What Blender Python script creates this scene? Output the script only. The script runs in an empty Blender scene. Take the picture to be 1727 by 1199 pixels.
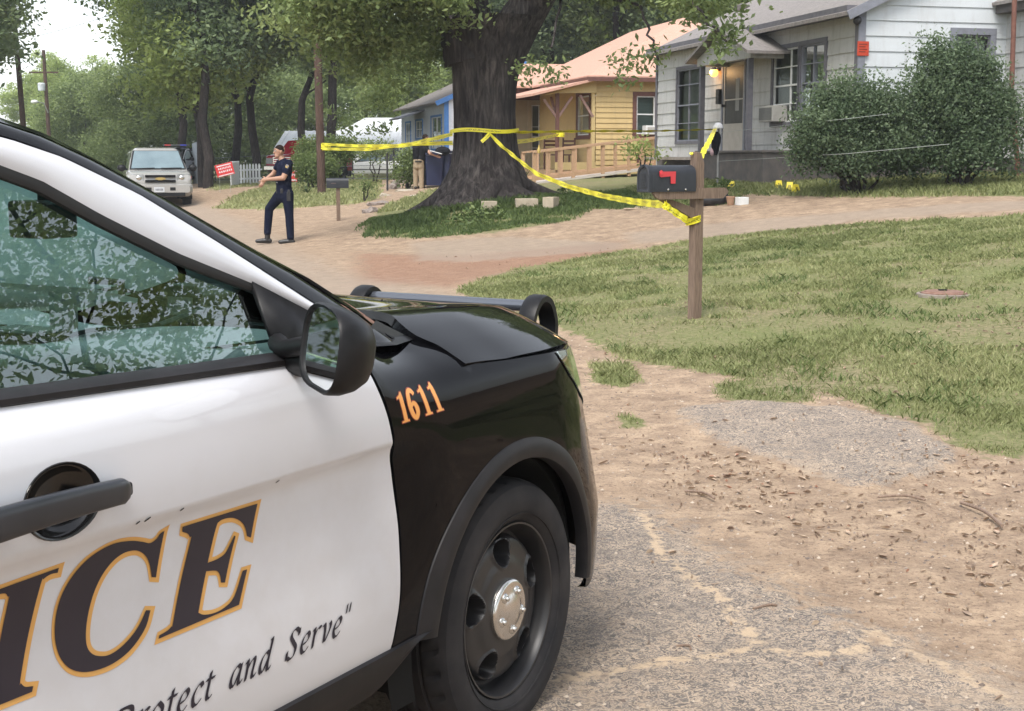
import bpy, bmesh, math, random
import numpy as np
from mathutils import Vector, Matrix
R_ = math.radians
scene = bpy.context.scene
col = scene.collection
# ---------------------------------------------------------------- camera
FPX = 2350.0; CAMH = 1.6; PITCH = math.atan((599.5-265)/FPX)
cam_d = bpy.data.cameras.new('camera'); cam = bpy.data.objects.new('camera', cam_d); col.objects.link(cam)
cam.location = (0, 0, CAMH); cam.rotation_euler = (math.pi/2-PITCH, 0, 0)
cam_d.sensor_width = 36; cam_d.lens = 36*FPX/1727; cam_d.clip_end = 2000; cam_d.clip_start = .05
scene.camera = cam
# ---------------------------------------------------------------- sky, sun, exposure
SUN_EL, SUN_AZ = R_(58), R_(200)      # high, behind the camera and to the left
w = bpy.data.worlds.new('World'); scene.world = w; w.use_nodes = True
nt = w.node_tree; nt.nodes.clear()
sky = nt.nodes.new('ShaderNodeTexSky'); sky.sky_type = 'NISHITA'; sky.sun_disc = False
sky.sun_elevation = SUN_EL; sky.sun_rotation = SUN_AZ; sky.air_density = 1.0; sky.dust_density = 1.5; sky.ozone_density = 1
hsv = nt.nodes.new('ShaderNodeHueSaturation'); hsv.inputs['Saturation'].default_value = .3
bg = nt.nodes.new('ShaderNodeBackground'); bg.inputs['Strength'].default_value = .15
wo = nt.nodes.new('ShaderNodeOutputWorld')
nt.links.new(sky.outputs[0], hsv.inputs['Color']); nt.links.new(hsv.outputs[0], bg.inputs['Color']); nt.links.new(bg.outputs[0], wo.inputs['Surface'])
sd = bpy.data.lights.new('sun', 'SUN'); sd.energy = 1.3; sd.angle = R_(22); sd.color = (1, .95, .88)
so = bpy.data.objects.new('sun', sd); col.objects.link(so)
sv = Vector((math.cos(SUN_EL)*math.sin(SUN_AZ), math.cos(SUN_EL)*math.cos(SUN_AZ), math.sin(SUN_EL)))
so.rotation_euler = sv.to_track_quat('Z', 'Y').to_euler()
scene.view_settings.view_transform = 'Standard'; scene.view_settings.look = 'None'
scene.view_settings.exposure = 1.3; scene.view_settings.gamma = 1
scene.render.engine = 'CYCLES'
scene.cycles.max_bounces = 8; scene.cycles.transparent_max_bounces = 12
scene.cycles.diffuse_bounces = 3; scene.cycles.glossy_bounces = 4; scene.cycles.caustics_reflective = False
# ---------------------------------------------------------------- picture geometry -> world
def ray(px, py):
    a = (px-863.5)/FPX; b = -(py-599.5)/FPX
    return np.array([a, math.cos(PITCH)+b*math.sin(PITCH), -math.sin(PITCH)+b*math.cos(PITCH)])
CAM = np.array([0, 0, CAMH])
def at_y(px, py, Y): r = ray(px, py); return CAM+r*(Y/r[1])
def at_z(px, py, z): r = ray(px, py); return CAM+r*((z-CAMH)/r[2])
def on_plane(px, py, P, n):
    r = ray(px, py); n = np.array(n, float); t = ((np.array(P, float)-CAM)@n)/(r@n); return CAM+r*t
# ---------------------------------------------------------------- mesh helper
def frame_from(d):
    d = Vector(d).normalized(); up = Vector((0, 0, 1)) if abs(d.z) < .95 else Vector((1, 0, 0))
    a = d.cross(up).normalized(); b = a.cross(d).normalized(); return a, b
class MB:
    def __init__(s): s.v = []; s.f = []; s.m = []
    def add(s, V, F, m=0):
        o = len(s.v); s.v.extend([tuple(map(float, p)) for p in V])
        for k in F: s.f.append(tuple(o+i for i in k)); s.m.append(m)
        return s
    def box(s, c, d, rz=0, m=0, M=None):
        hx, hy, hz = d[0]/2, d[1]/2, d[2]/2
        V = [Vector((x, y, z)) for x in (-hx, hx) for y in (-hy, hy) for z in (-hz, hz)]
        T = M if M is not None else Matrix.Rotation(rz, 3, 'Z')
        V = [T @ p+Vector(c) for p in V]
        return s.add(V, [(0, 1, 3, 2), (4, 6, 7, 5), (0, 4, 5, 1), (2, 3, 7, 6), (0, 2, 6, 4), (1, 5, 7, 3)], m)
    def bar(s, a, b, wd, ht, m=0, up=None):
        a = Vector(a); b = Vector(b); d = b-a; L = d.length; d.normalize()
        u = Vector(up) if up else (Vector((0, 0, 1)) if abs(d.z) < .95 else Vector((0, 1, 0)))
        x = d.cross(u).normalized(); z = x.cross(d).normalized()
        T = Matrix((x, d, z)).transposed()
        return s.box((a+b)/2, (wd, L, ht), M=T, m=m)
    def tube(s, pts, r, n=8, m=0, cap=True, flat=1.0):
        pts = [Vector(p) for p in pts]; k = len(pts)
        rs = r if isinstance(r, (list, tuple)) else [r]*k
        V = []; a = None
        for i, p in enumerate(pts):
            d = (pts[min(i+1, k-1)]-pts[max(i-1, 0)])
            if d.length < 1e-9: d = Vector((0, 0, 1))
            d.normalize()
            if a is None: a, b = frame_from(d)
            else:
                a = (a-d*a.dot(d)).normalized(); b = a.cross(d).normalized()
            for j in range(n):
                t = 2*math.pi*j/n; V.append(p+a*math.cos(t)*rs[i]+b*math.sin(t)*rs[i]*flat)
        F = [(i*n+j, i*n+(j+1) % n, (i+1)*n+(j+1) % n, (i+1)*n+j) for i in range(k-1) for j in range(n)]
        if cap: F += [tuple(range(n))[::-1], tuple((k-1)*n+j for j in range(n))]
        return s.add(V, F, m)
    def prism(s, poly, fn, h0, h1, m=0):
        """poly of (a,b) swept from h0 to h1; fn(a,b,h)->xyz"""
        n = len(poly); V = [fn(a, b, h0) for a, b in poly]+[fn(a, b, h1) for a, b in poly]
        F = [tuple(range(n)), tuple(range(2*n-1, n-1, -1))]+[(i, i+n, (i+1) % n+n, (i+1) % n) for i in range(n)]
        return s.add(V, F, m)
    def grid(s, P, m=0, close=False):
        """P: list of rows of points"""
        nr = len(P); nc = len(P[0]); V = [p for row in P for p in row]
        F = [(i*nc+j, i*nc+j+1, (i+1)*nc+j+1, (i+1)*nc+j) for i in range(nr-1) for j in range(nc-1)]
        if close: F += [(i*nc+nc-1, i*nc, (i+1)*nc, (i+1)*nc+nc-1) for i in range(nr-1)]
        return s.add(V, F, m)
    def lathe(s, prof, c=(0, 0, 0), ax='z', n=24, m=0):
        P = []
        for r, h in prof:
            row = []
            for j in range(n):
                t = 2*math.pi*j/n; x, y = r*math.cos(t), r*math.sin(t)
                p = {'z': (x, y, h), 'y': (x, h, y), 'x': (h, x, y)}[ax]; row.append((p[0]+c[0], p[1]+c[1], p[2]+c[2]))
            P.append(row)
        return s.grid(P, m, close=True)
    def ball(s, c, r, m=0, nu=12, nv=8):
        r = r if isinstance(r, (tuple, list)) else (r, r, r); P = []
        for i in range(nv+1):
            ph = math.pi*i/nv; P.append([(c[0]+r[0]*math.sin(ph)*math.cos(2*math.pi*j/nu), c[1]+r[1]*math.sin(ph)*math.sin(2*math.pi*j/nu), c[2]+r[2]*math.cos(ph)) for j in range(nu)])
        return s.grid(P, m, close=True)
    def build(s, name, mats, parent=None, smooth=None, bevel=0, weld=False, solid=0, fix=True):
        me = bpy.data.meshes.new(name); me.from_pydata(s.v, [], s.f)
        mats = mats if isinstance(mats, (list, tuple)) else [mats]
        for mt in mats: me.materials.append(mt)
        if len(mats) > 1: me.polygons.foreach_set('material_index', s.m)
        if weld or fix:
            bm = bmesh.new(); bm.from_mesh(me)
            if weld: bmesh.ops.remove_doubles(bm, verts=bm.verts, dist=1e-4)
            if fix: bmesh.ops.recalc_face_normals(bm, faces=bm.faces)
            bm.to_mesh(me); bm.free()
        me.update()
        if smooth is not None:
            me.polygons.foreach_set('use_smooth', [True]*len(me.polygons)); me.set_sharp_from_angle(angle=R_(smooth))
        o = bpy.data.objects.new(name, me); col.objects.link(o)
        if parent: o.parent = parent
        if solid:
            md = o.modifiers.new('s', 'SOLIDIFY'); md.thickness = solid; md.offset = 0
        if bevel:
            md = o.modifiers.new('b', 'BEVEL'); md.width = bevel; md.segments = 2; md.limit_method = 'ANGLE'; md.angle_limit = R_(40)
        return o
def thing(name, label, cat, loc=(0, 0, 0), rz=0, group=None):
    o = bpy.data.objects.new(name, None); col.objects.link(o); o.location = [float(c) for c in loc]; o.rotation_euler = (0, 0, rz)
    o['label'] = label; o['category'] = cat
    if group: o['group'] = group
    o.empty_display_size = .1
    return o
def tag(o, label, cat, group=None, kind=None):
    if kind: o['kind'] = kind
    if label: o['label'] = label
    if cat: o['category'] = cat
    if group: o['group'] = group
    return o
def dup(root, loc, rz, label, scale=1.0):
    r = root.copy(); col.objects.link(r); r.location = [float(c) for c in loc]; r.rotation_euler = (0, 0, rz); r['label'] = label
    r.scale = (scale,)*3 if isinstance(scale, (int, float)) else scale
    for ch in list(root.children):
        c = ch.copy(); col.objects.link(c); c.parent = r
        for g in list(ch.children):
            d = g.copy(); col.objects.link(d); d.parent = c
    return r
# ---------------------------------------------------------------- material helper
def new_mat(name):
    m = bpy.data.materials.new(name); m.use_nodes = True; nt = m.node_tree
    return m, nt, nt.nodes['Principled BSDF']
def N(nt, t, **kw):
    n = nt.nodes.new(t)
    for k, v in kw.items():
        if k in n.inputs: n.inputs[k].default_value = v
        else: setattr(n, k, v)
    return n
def rgba(c): return (c[0], c[1], c[2], 1)
def ramp(nt, src, stops):
    r = nt.nodes.new('ShaderNodeValToRGB'); e = r.color_ramp.elements
    while len(e) < len(stops): e.new(.5)
    for i, (p, c) in enumerate(stops):
        e[i].position = p; e[i].color = rgba(c) if not isinstance(c, (int, float)) else (c, c, c, 1)
    nt.links.new(src, r.inputs[0]); return r.outputs[0]
def mix(nt, fac, a, b):
    m = nt.nodes.new('ShaderNodeMix'); m.data_type = 'RGBA'
    for sock, v in ((m.inputs[0], fac), (m.inputs[6], a), (m.inputs[7], b)):
        if isinstance(v, bpy.types.NodeSocket): nt.links.new(v, sock)
        else: sock.default_value = v if isinstance(v, (int, float)) else rgba(v)
    return m.outputs[2]
def math_(nt, op, a, b=0.0, clamp=False):
    m = nt.nodes.new('ShaderNodeMath'); m.operation = op; m.use_clamp = clamp
    for sock, v in ((m.inputs[0], a), (m.inputs[1], b)):
        if isinstance(v, bpy.types.NodeSocket): nt.links.new(v, sock)
        else: sock.default_value = v
    return m.outputs[0]
def noise(nt, vec, scale, detail=4, rough=.55, dist=0):
    n = N(nt, 'ShaderNodeTexNoise', Scale=scale, Detail=detail, Roughness=rough, Distortion=dist); nt.links.new(vec, n.inputs['Vector']); return n.outputs[0]
def coords(nt, kind='Object', scale=(1, 1, 1)):
    tc = nt.nodes.new('ShaderNodeTexCoord'); mp = nt.nodes.new('ShaderNodeMapping'); mp.inputs['Scale'].default_value = scale
    nt.links.new(tc.outputs[kind], mp.inputs[0]); return mp.outputs[0]
def bump(nt, bsdf, h, strength=.3, dist=.01):
    b = N(nt, 'ShaderNodeBump', Strength=strength, Distance=dist); nt.links.new(h, b.inputs['Height']); nt.links.new(b.outputs[0], bsdf.inputs['Normal'])
def pmat(name, c1, c2=None, scale=6, rough=.6, metal=0, bmp=0, coat=0, sc=(1, 1, 1), spec=.5, emit=None, es=0, detail=5, lo=.3, hi=.7):
    m, nt, b = new_mat(name); b.inputs['Roughness'].default_value = rough; b.inputs['Metallic'].default_value = metal
    b.inputs['Specular IOR Level'].default_value = spec; b.inputs['Coat Weight'].default_value = coat; b.inputs['Coat Roughness'].default_value = .03
    if c2 is None: c2 = tuple(x*.8 for x in c1)
    v = coords(nt, 'Object', sc); n = noise(nt, v, scale, detail)
    nt.links.new(ramp(nt, n, [(lo, c1), (hi, c2)]), b.inputs['Base Color'])
    if bmp: bump(nt, b, n, bmp, .02)
    if emit: b.inputs['Emission Color'].default_value = rgba(emit); b.inputs['Emission Strength'].default_value = es
    return m
def glass_mat(name, tint, rough=0.0, refl=1.0):
    m, nt, b = new_mat(name); nt.nodes.remove(b); out = nt.nodes['Material Output']
    tr = nt.nodes.new('ShaderNodeBsdfTransparent'); tr.inputs[0].default_value = rgba(tint)
    gl = nt.nodes.new('ShaderNodeBsdfGlossy'); gl.inputs['Roughness'].default_value = rough; gl.inputs[0].default_value = (.92, 1, .97, 1)
    fr = nt.nodes.new('ShaderNodeFresnel'); fr.inputs[0].default_value = 1.5
    mx = nt.nodes.new('ShaderNodeMixShader'); nt.links.new(math_(nt, 'MULTIPLY', fr.outputs[0], refl, True), mx.inputs[0])
    nt.links.new(tr.outputs[0], mx.inputs[1]); nt.links.new(gl.outputs[0], mx.inputs[2]); nt.links.new(mx.outputs[0], out.inputs[0]); return m
def smooth_line(pts, k=5, closed=False):
    out = []; n = len(pts)
    for i in range(n if closed else n-1):
        p = [Vector(pts[(i+j) % n] if closed else pts[min(max(i+j, 0), n-1)]) for j in (-1, 0, 1, 2)]
        for q in range(k):
            t = q/k; out.append(tuple(.5*((2*p[1])+(p[2]-p[0])*t+(2*p[0]-5*p[1]+4*p[2]-p[3])*t*t+(3*p[1]-p[0]-3*p[2]+p[3])*t**3)))
    if not closed: out.append(tuple(pts[-1]))
    return out
# ---------------------------------------------------------------- terrain height: thin-plate spline through measured spots
CP = np.array([(-5, 0, 0), (0, 3, 0), (3, 3, 0), (2, 6, .02), (0, 8, .02), (-2, 10, 0), (-4, 26, 0), (-10, 10, 0), (-12, 30, 0), (-9.5, 45, .12), (-12, 80, .3), (-20, 60, .2),
  (-3, 80, .9), (1.6, 12.3, .21), (3.8, 12, .45), (2.6, 7.1, .1), (5, 9, .35), (7, 18, .83), (3, 20, .42), (.3, 20.5, .18), (2, 23.5, .5), (6.4, 25.5, 1.12), (3.6, 36, 1.0), (12, 24, 1.25), (15, 10, .95),
  (-.8, 28, .55), (-4, 33, .14), (-6, 45, .45), (-2.5, 40, .55), (2.7, 45, 1.05), (.6, 41, .9), (-4, 62, .75), (-7, 68, .7), (-8.7, 46, .3), (-60, 100, .2), (60, 100, 2.5), (-60, -20, 0), (60, -20, 1.5), (0, -20, 0), (0, 220, 1), (60, 40, 2.2), (-40, 20, 0)], float)
def _phi(r2): return np.where(r2 > 1e-9, .5*r2*np.log(np.maximum(r2, 1e-9)), 0)
def _tps():
    n = len(CP); X = CP[:, :2]; K = _phi(((X[:, None]-X[None])**2).sum(-1))+np.eye(n)*.5
    P = np.hstack([np.ones((n, 1)), X]); A = np.zeros((n+3, n+3)); A[:n, :n] = K; A[:n, n:] = P; A[n:, :n] = P.T
    return np.linalg.solve(A, np.concatenate([CP[:, 2], np.zeros(3)]))
_W = _tps()
def zg(x, y):
    x = np.atleast_1d(np.asarray(x, float)); y = np.atleast_1d(np.asarray(y, float)); sh = x.shape; x = x.ravel(); y = y.ravel(); out = np.zeros(len(x))
    for i in range(0, len(x), 20000):
        q = np.stack([x[i:i+20000], y[i:i+20000]], 1); r2 = ((q[:, None]-CP[None, :, :2])**2).sum(-1)
        out[i:i+20000] = _phi(r2)@_W[:len(CP)]+_W[-3]+q@_W[-2:]
    near = np.exp(-((x-0)**2+(y-3)**2)/60)
    out = out*(1-near)
    out += .17*np.exp(-(((x+.7)/1.9)**2+((y-27.6)/1.3)**2)**1.5)           # mound of the big tree
    out += .03*np.sin(x*1.3+y*.7)*np.cos(y*.9-x*.4)*(1-near)*np.clip((np.hypot(x, y)-5)/5, 0, 1)
    out += .007*np.sin(8.3*x+2.6*np.sin(2.3*y))*np.sin(6.9*y+2.2*np.sin(1.9*x))+.004*np.sin(19*x+y*7)*np.sin(17*y-5*x)
    out = np.clip(out, -.3, 3.2)
    return out.reshape(sh)
def z1(x, y): return float(zg(x, y)[0])
def hit(px, py, lo=1.5, hi=160):
    r = ray(px, py); ys = np.geomspace(lo, hi, 900); t = ys/r[1]; P = CAM[None]+t[:, None]*r[None]
    d = P[:, 2]-zg(P[:, 0], P[:, 1]); k = np.where(d < 0)[0]
    if len(k) == 0: return at_y(px, py, hi)
    k = k[0]
    if k == 0: return P[0]
    f = d[k-1]/(d[k-1]-d[k]); return P[k-1]+(P[k]-P[k-1])*f
def gpt(x, y, dz=0): return (x, y, z1(x, y)+dz)
def wpoly(pts): return np.array([hit(*p)[:2] for p in pts])
def inside(x, y, poly):
    c = np.zeros(x.shape, bool); n = len(poly)
    for i in range(n):
        x0, y0 = poly[i]; x1, y1 = poly[(i+1) % n]
        with np.errstate(divide='ignore', invalid='ignore'):
            c ^= ((y0 > y) != (y1 > y)) & (x < (x1-x0)*(y-y0)/(y1-y0+1e-12)+x0)
    return c
def dist_line(x, y, pl, closed=False):
    d = np.full(x.shape, 1e9); n = len(pl)
    for i in range(n if closed else n-1):
        a = pl[i]; b = pl[(i+1) % n]; ab = b-a; L = (ab**2).sum()+1e-9
        t = np.clip(((x-a[0])*ab[0]+(y-a[1])*ab[1])/L, 0, 1); d = np.minimum(d, np.hypot(x-a[0]-t*ab[0], y-a[1]-t*ab[1]))
    return d
def softmask(x, y, poly, wd):
    """0..1, .5 on the outline, ramp width wd metres (scaled with distance for far outlines)"""
    d = dist_line(x, y, poly, True); s = np.where(inside(x, y, poly), d, -d); return np.clip(.5+s/(2*wd), 0, 1)
GRASS = [([(770, 492), (870, 452), (1050, 425), (1200, 402), (1450, 377), (1727, 362), (3000, 358), (3000, 1020), (1900, 830), (1727, 772), (1650, 768), (1600, 745), (1560, 715), (1480, 692), (1380, 662), (1290, 645), (1180, 628), (1050, 606), (985, 570), (900, 535)], .22),
 ([(1205, 650), (1290, 640), (1380, 655), (1370, 678), (1290, 680), (1215, 672)], .12), ([(995, 612), (1060, 612), (1085, 640), (1050, 655), (1000, 645)], .12), ([(1040, 700), (1085, 705), (1090, 722), (1050, 722)], .06),
 ([(612, 398), (640, 352), (720, 322), (900, 306), (1100, 318), (1250, 330), (1240, 343), (1000, 352), (960, 372), (840, 392), (700, 402)], .35),
 ([(1100, 296), (1300, 300), (2600, 290), (2600, 333), (1500, 332), (1250, 328), (1110, 316)], .4),
 ([(360, 352), (395, 332), (440, 318), (520, 300), (640, 300), (640, 335), (600, 345), (480, 352)], .5),
 ([(335, 300), (350, 290), (700, 276), (700, 300), (440, 312), (360, 322)], .8), ([(880, 296), (1110, 290), (1110, 318), (880, 312)], .4)]
ASPH = [([(700, 1500), (930, 820), (1010, 845), (1100, 862), (1250, 960), (1400, 1035), (1560, 1100), (1900, 1210), (1900, 1500)], .45),
 ([(1135, 692), (1250, 676), (1420, 688), (1540, 716), (1615, 768), (1580, 800), (1450, 822), (1330, 788), (1200, 738)], .14)]
GRAV = [([(200, 350), (340, 338), (420, 372), (520, 430), (640, 470), (800, 500), (500, 520), (300, 420)], .6), ([(690, 408), (860, 398), (1060, 408), (1050, 420), (800, 442), (700, 440)], .25),
 ([(1050, 392), (1250, 372), (1480, 352), (1900, 336), (1900, 352), (1450, 372), (1230, 398), (1060, 412)], .3)]
RED = [([(600, 425), (800, 430), (1050, 405), (1050, 425), (880, 455), (760, 485), (600, 480)], .5)]
CRK = [[(1000, 790), (1040, 815), (1062, 838), (1105, 905), (1112, 938), (1170, 985), (1215, 1015), (1235, 1048), (1282, 1092)], [(940, 1155), (1060, 1135), (1170, 1118), (1282, 1098), (1360, 1112), (1460, 1105), (1470, 1060), (1500, 1085), (1700, 1190)], [(1015, 800), (1080, 822), (1110, 845), (1160, 872)]]
ROADP = [(700, 1600), (880, 700), (790, 500), (620, 405), (480, 352), (335, 322), (250, 300), (-200, 300), (-600, 500), (-3000, 1600)]
ROADP2 = [(700, 1600), (930, 700), (1100, 700), (1250, 670), (1420, 682), (1560, 712), (1640, 770), (2200, 1100), (2500, 1600)]
DRIVE = [(700, 408), (860, 396), (1100, 372), (1300, 348), (1900, 333), (1900, 358), (1450, 375), (1200, 400), (1050, 424), (870, 450), (760, 482), (640, 440)]
def masks(x, y):
    g = np.zeros(x.shape); a = g.copy(); v = g.copy(); r = g.copy(); c = g.copy()
    for p, wd in GRASS: g = np.maximum(g, softmask(x, y, wpoly(p), wd))
    for p, wd in ASPH: a = np.maximum(a, softmask(x, y, wpoly(p), wd))
    for p, wd in GRAV: v = np.maximum(v, softmask(x, y, wpoly(p), wd))
    for p, wd in RED: r = np.maximum(r, softmask(x, y, wpoly(p), wd))
    for p in CRK: c = np.maximum(c, np.clip(1-dist_line(x, y, wpoly(p))/.06, 0, 1))
    far = np.clip((np.hypot(x+2, (y-20)*.6)-30)/10, 0, 1); g = np.maximum(g, far*.8)
    left = np.clip((-8.5-np.maximum(0, y-15)*.16-x)/2, 0, 1); g = np.maximum(g, left)
    return g, a, v, r, c
def _axis(segs):
    out = []
    for a, b, d in segs: out += list(np.arange(a, b-1e-6, d))
    return np.array(out+[segs[-1][1]])
XS = _axis([(-260, -60, 40), (-60, -14, 2.3), (-14, -2, .3), (-2, 5, .05), (5, 10, .16), (10, 20, .8), (20, 60, 4), (60, 260, 40)])
YS = _axis([(-70, -10, 15), (-10, 2.6, .6), (2.6, 8, .05), (8, 14, .1), (14, 32, .2), (32, 60, .8), (60, 120, 4), (120, 420, 60)])
gx, gy = np.meshgrid(XS, YS); GZ = zg(gx, gy); GM = masks(gx, gy)
GLIFT = .016*np.clip((GM[1]-.42)*5, 0, 1)*np.clip((gy-2)/2, 0, 1); GZ = GZ+GLIFT
def ground_material():
    m, nt, b = new_mat('ground_cover'); v = coords(nt); L = nt.links.new
    at = {}
    for k in ('grass', 'asph', 'grav', 'red', 'crack'):
        a = N(nt, 'ShaderNodeAttribute', attribute_name=k); at[k] = a.outputs['Fac']
    n1 = noise(nt, v, .8, 6); n2 = noise(nt, v, 4.5, 6, .6); n3 = noise(nt, v, 26, 5, .65); n4 = noise(nt, v, 140, 3, .7); n5 = noise(nt, v, 11, 5, .62, .6)
    dirt = ramp(nt, n2, [(.3, (.255, .18, .125)), (.5, (.36, .262, .182)), (.68, (.48, .355, .245))])
    dirt = mix(nt, ramp(nt, n5, [(.5, 0.0), (.66, .7)]), dirt, (.21, .15, .108))
    dirt = mix(nt, math_(nt, 'MULTIPLY', ramp(nt, math_(nt, 'ADD', at['red'], math_(nt, 'MULTIPLY', math_(nt, 'SUBTRACT', n2, .5), 1.2)), [(.35, 0.0), (.75, 1.0)]), .7), dirt, (.26, .135, .088))
    dirt = mix(nt, ramp(nt, n4, [(.52, 0.0), (.7, .55)]), dirt, (.15, .11, .08)); n6 = noise(nt, v, 52, 4, .7); dirt = mix(nt, ramp(nt, n6, [(.54, 0.0), (.66, .75)]), dirt, (.14, .10, .075)); dirt = mix(nt, ramp(nt, n6, [(.30, .7), (.42, 0.0)]), dirt, (.50, .40, .29))
    gfac = ramp(nt, math_(nt, 'ADD', at['grav'], math_(nt, 'MULTIPLY', math_(nt, 'SUBTRACT', n2, .5), 1.0)), [(.35, 0.0), (.8, .6)])
    grav = mix(nt, ramp(nt, n4, [(.42, 0.0), (.6, 1.0)]), (.25, .205, .165), (.36, .295, .235))
    base = mix(nt, gfac, dirt, grav)
    # worn asphalt, its pits filled with pale sand
    asp = mix(nt, ramp(nt, n3, [(.4, 0.0), (.62, .7)]), (.135, .118, .108), (.24, .206, .178))
    vor = N(nt, 'ShaderNodeTexVoronoi', Scale=95.0, feature='F1'); L(v, vor.inputs['Vector'])
    asp = mix(nt, ramp(nt, vor.outputs['Distance'], [(.12, .85), (.36, 0.0)]), asp, (.44, .375, .31))
    squig = noise(nt, v, 34, 2, .5, 1.6)
    sq = ramp(nt, math_(nt, 'ABSOLUTE', math_(nt, 'SUBTRACT', squig, .5)), [(.025, 1.0), (.075, 0.0)])
    asp = mix(nt, math_(nt, 'MULTIPLY', sq, ramp(nt, n2, [(.35, .5), (.6, 1.0)])), asp, (.48, .38, .285))
    cr = ramp(nt, math_(nt, 'ADD', at['crack'], math_(nt, 'MULTIPLY', math_(nt, 'SUBTRACT', n3, .5), 2.4)), [(.49, 0.0), (.8, .85)])
    asp = mix(nt, cr, asp, (.54, .41, .28))
    asp = mix(nt, ramp(nt, math_(nt, 'ADD', n1, math_(nt, 'MULTIPLY', n5, .6)), [(.80, 0.0), (1.0, .8)]), asp, (.42, .32, .23))
    af = ramp(nt, math_(nt, 'ADD', at['asph'], math_(nt, 'MULTIPLY', math_(nt, 'SUBTRACT', n5, .5), 1.3)), [(.4, 0.0), (.62, 1.0)])
    base = mix(nt, af, base, asp)
    soil = mix(nt, ramp(nt, n3, [(.35, 0.0), (.65, 1.0)]), (.115, .125, .05), (.31, .25, .155))
    soil = mix(nt, ramp(nt, n1, [(.35, 0.0), (.6, .6)]), soil, (.14, .175, .055))
    gf = ramp(nt, math_(nt, 'ADD', at['grass'], math_(nt, 'MULTIPLY', math_(nt, 'SUBTRACT', n5, .5), 1.1)), [(.42, 0.0), (.6, 1.0)])
    base = mix(nt, gf, base, soil)
    L(base, b.inputs['Base Color']); b.inputs['Roughness'].default_value = .93; b.inputs['Specular IOR Level'].default_value = .2
    h = math_(nt, 'ADD', math_(nt, 'MULTIPLY', n3, .8), math_(nt, 'ADD', math_(nt, 'MULTIPLY', n4, .35), math_(nt, 'MULTIPLY', n2, 1.2)))
    bump(nt, b, h, .7, .03)
    return m
GROUND_M = ground_material()
def terrain():
    ny, nx = gx.shape; cx = (gx[:-1, :-1]+gx[1:, 1:])/2; cy = (gy[:-1, :-1]+gy[1:, 1:])/2
    road = (inside(cx, cy, wpoly(ROADP)) | inside(cx, cy, wpoly(ROADP2))) | ((cx < 2.4) & (cx > -6) & (cy < 4.2) & (cy > -40)); drv = inside(cx, cy, wpoly(DRIVE)) & ~road
    lab = np.zeros(cx.shape, int); lab[drv] = 2; lab[road] = 1
    idx = np.arange(ny*nx).reshape(ny, nx)
    V = np.stack([gx, gy, GZ], -1).reshape(-1, 3)
    for k, nm in ((0, 'ground'), (1, 'road'), (2, 'driveway')):
        sel = lab == k; q = np.stack([idx[:-1, :-1][sel], idx[:-1, 1:][sel], idx[1:, 1:][sel], idx[1:, :-1][sel]], 1)
        used, inv = np.unique(q, return_inverse=True); q = inv.reshape(-1, 4)
        me = bpy.data.meshes.new(nm); me.vertices.add(len(used)); me.vertices.foreach_set('co', V[used].astype(np.float32).ravel())
        me.loops.add(q.size); me.loops.foreach_set('vertex_index', q.ravel().astype(np.int32))
        me.polygons.add(len(q)); me.polygons.foreach_set('loop_start', np.arange(0, q.size, 4, dtype=np.int32)); me.polygons.foreach_set('loop_total', np.full(len(q), 4, np.int32))
        me.polygons.foreach_set('use_smooth', [True]*len(q)); me.update(calc_edges=True)
        for kn, arr in zip(('grass', 'asph', 'grav', 'red', 'crack'), GM):
            a = me.attributes.new(kn, 'FLOAT', 'POINT'); a.data.foreach_set('value', arr.ravel()[used].astype(np.float32))
        me.materials.append(GROUND_M); o = bpy.data.objects.new(nm, me); col.objects.link(o); o['kind'] = 'structure'
terrain()
# ================================================================ houses
def siding(name, c1, c2, step, axisz=True, dirt=(.25, .22, .2), rough=.8, low=1.6, seam=.08):
    m, nt, b = new_mat(name); tc = nt.nodes.new('ShaderNodeTexCoord'); v = tc.outputs['Object']
    n = noise(nt, v, 1.3, 6, .6); n2 = noise(nt, v, 9, 6, .7)
    mp = nt.nodes.new('ShaderNodeMapping'); mp.inputs['Scale'].default_value = (6, 6, .9); nt.links.new(v, mp.inputs[0]); n3 = noise(nt, mp.outputs[0], 1.2, 4, .6)
    c = ramp(nt, n, [(.3, c1), (.7, c2)])
    c = mix(nt, ramp(nt, n3, [(.5, 0.0), (.75, .5)]), c, dirt); c = mix(nt, ramp(nt, n2, [(.58, 0.0), (.8, .35)]), c, dirt)
    nt.links.new(c, b.inputs['Base Color']); b.inputs['Roughness'].default_value = rough; bump(nt, b, n2, .12, .01); return m
M_SIDG = siding('grey_siding', (.50, .50, .49), (.42, .415, .40), .28, dirt=(.20, .185, .17)); M_SIDW = siding('white_siding', (.58, .61, .63), (.52, .55, .57), .28, dirt=(.42, .42, .42))
M_TRIM = pmat('grey_trim', (.10, .10, .12), (.15, .145, .16), 8, .7); M_TRIML = pmat('light_grey_trim', (.22, .23, .27), (.17, .175, .2), 8, .7)
M_FOUND = pmat('foundation', (.085, .08, .08), (.14, .12, .11), 5, .9, bmp=.3); M_SHING = pmat('grey_shingle', (.17, .155, .15), (.27, .245, .23), 14, .95, bmp=.4, sc=(1, 1, 1)); M_SHINGP = pmat('peach_shingle', (.48, .27, .20), (.55, .33, .25), 10, .9, bmp=.2)
M_YEL = siding('yellow_siding', (.55, .41, .19), (.50, .37, .17), .15, dirt=(.38, .28, .14)); M_YELD = pmat('yellow_board', (.55, .42, .2), (.47, .36, .17), 5, .8); M_BRN = pmat('brown_trim', (.10, .045, .035), (.14, .06, .045), 8, .7)
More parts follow.
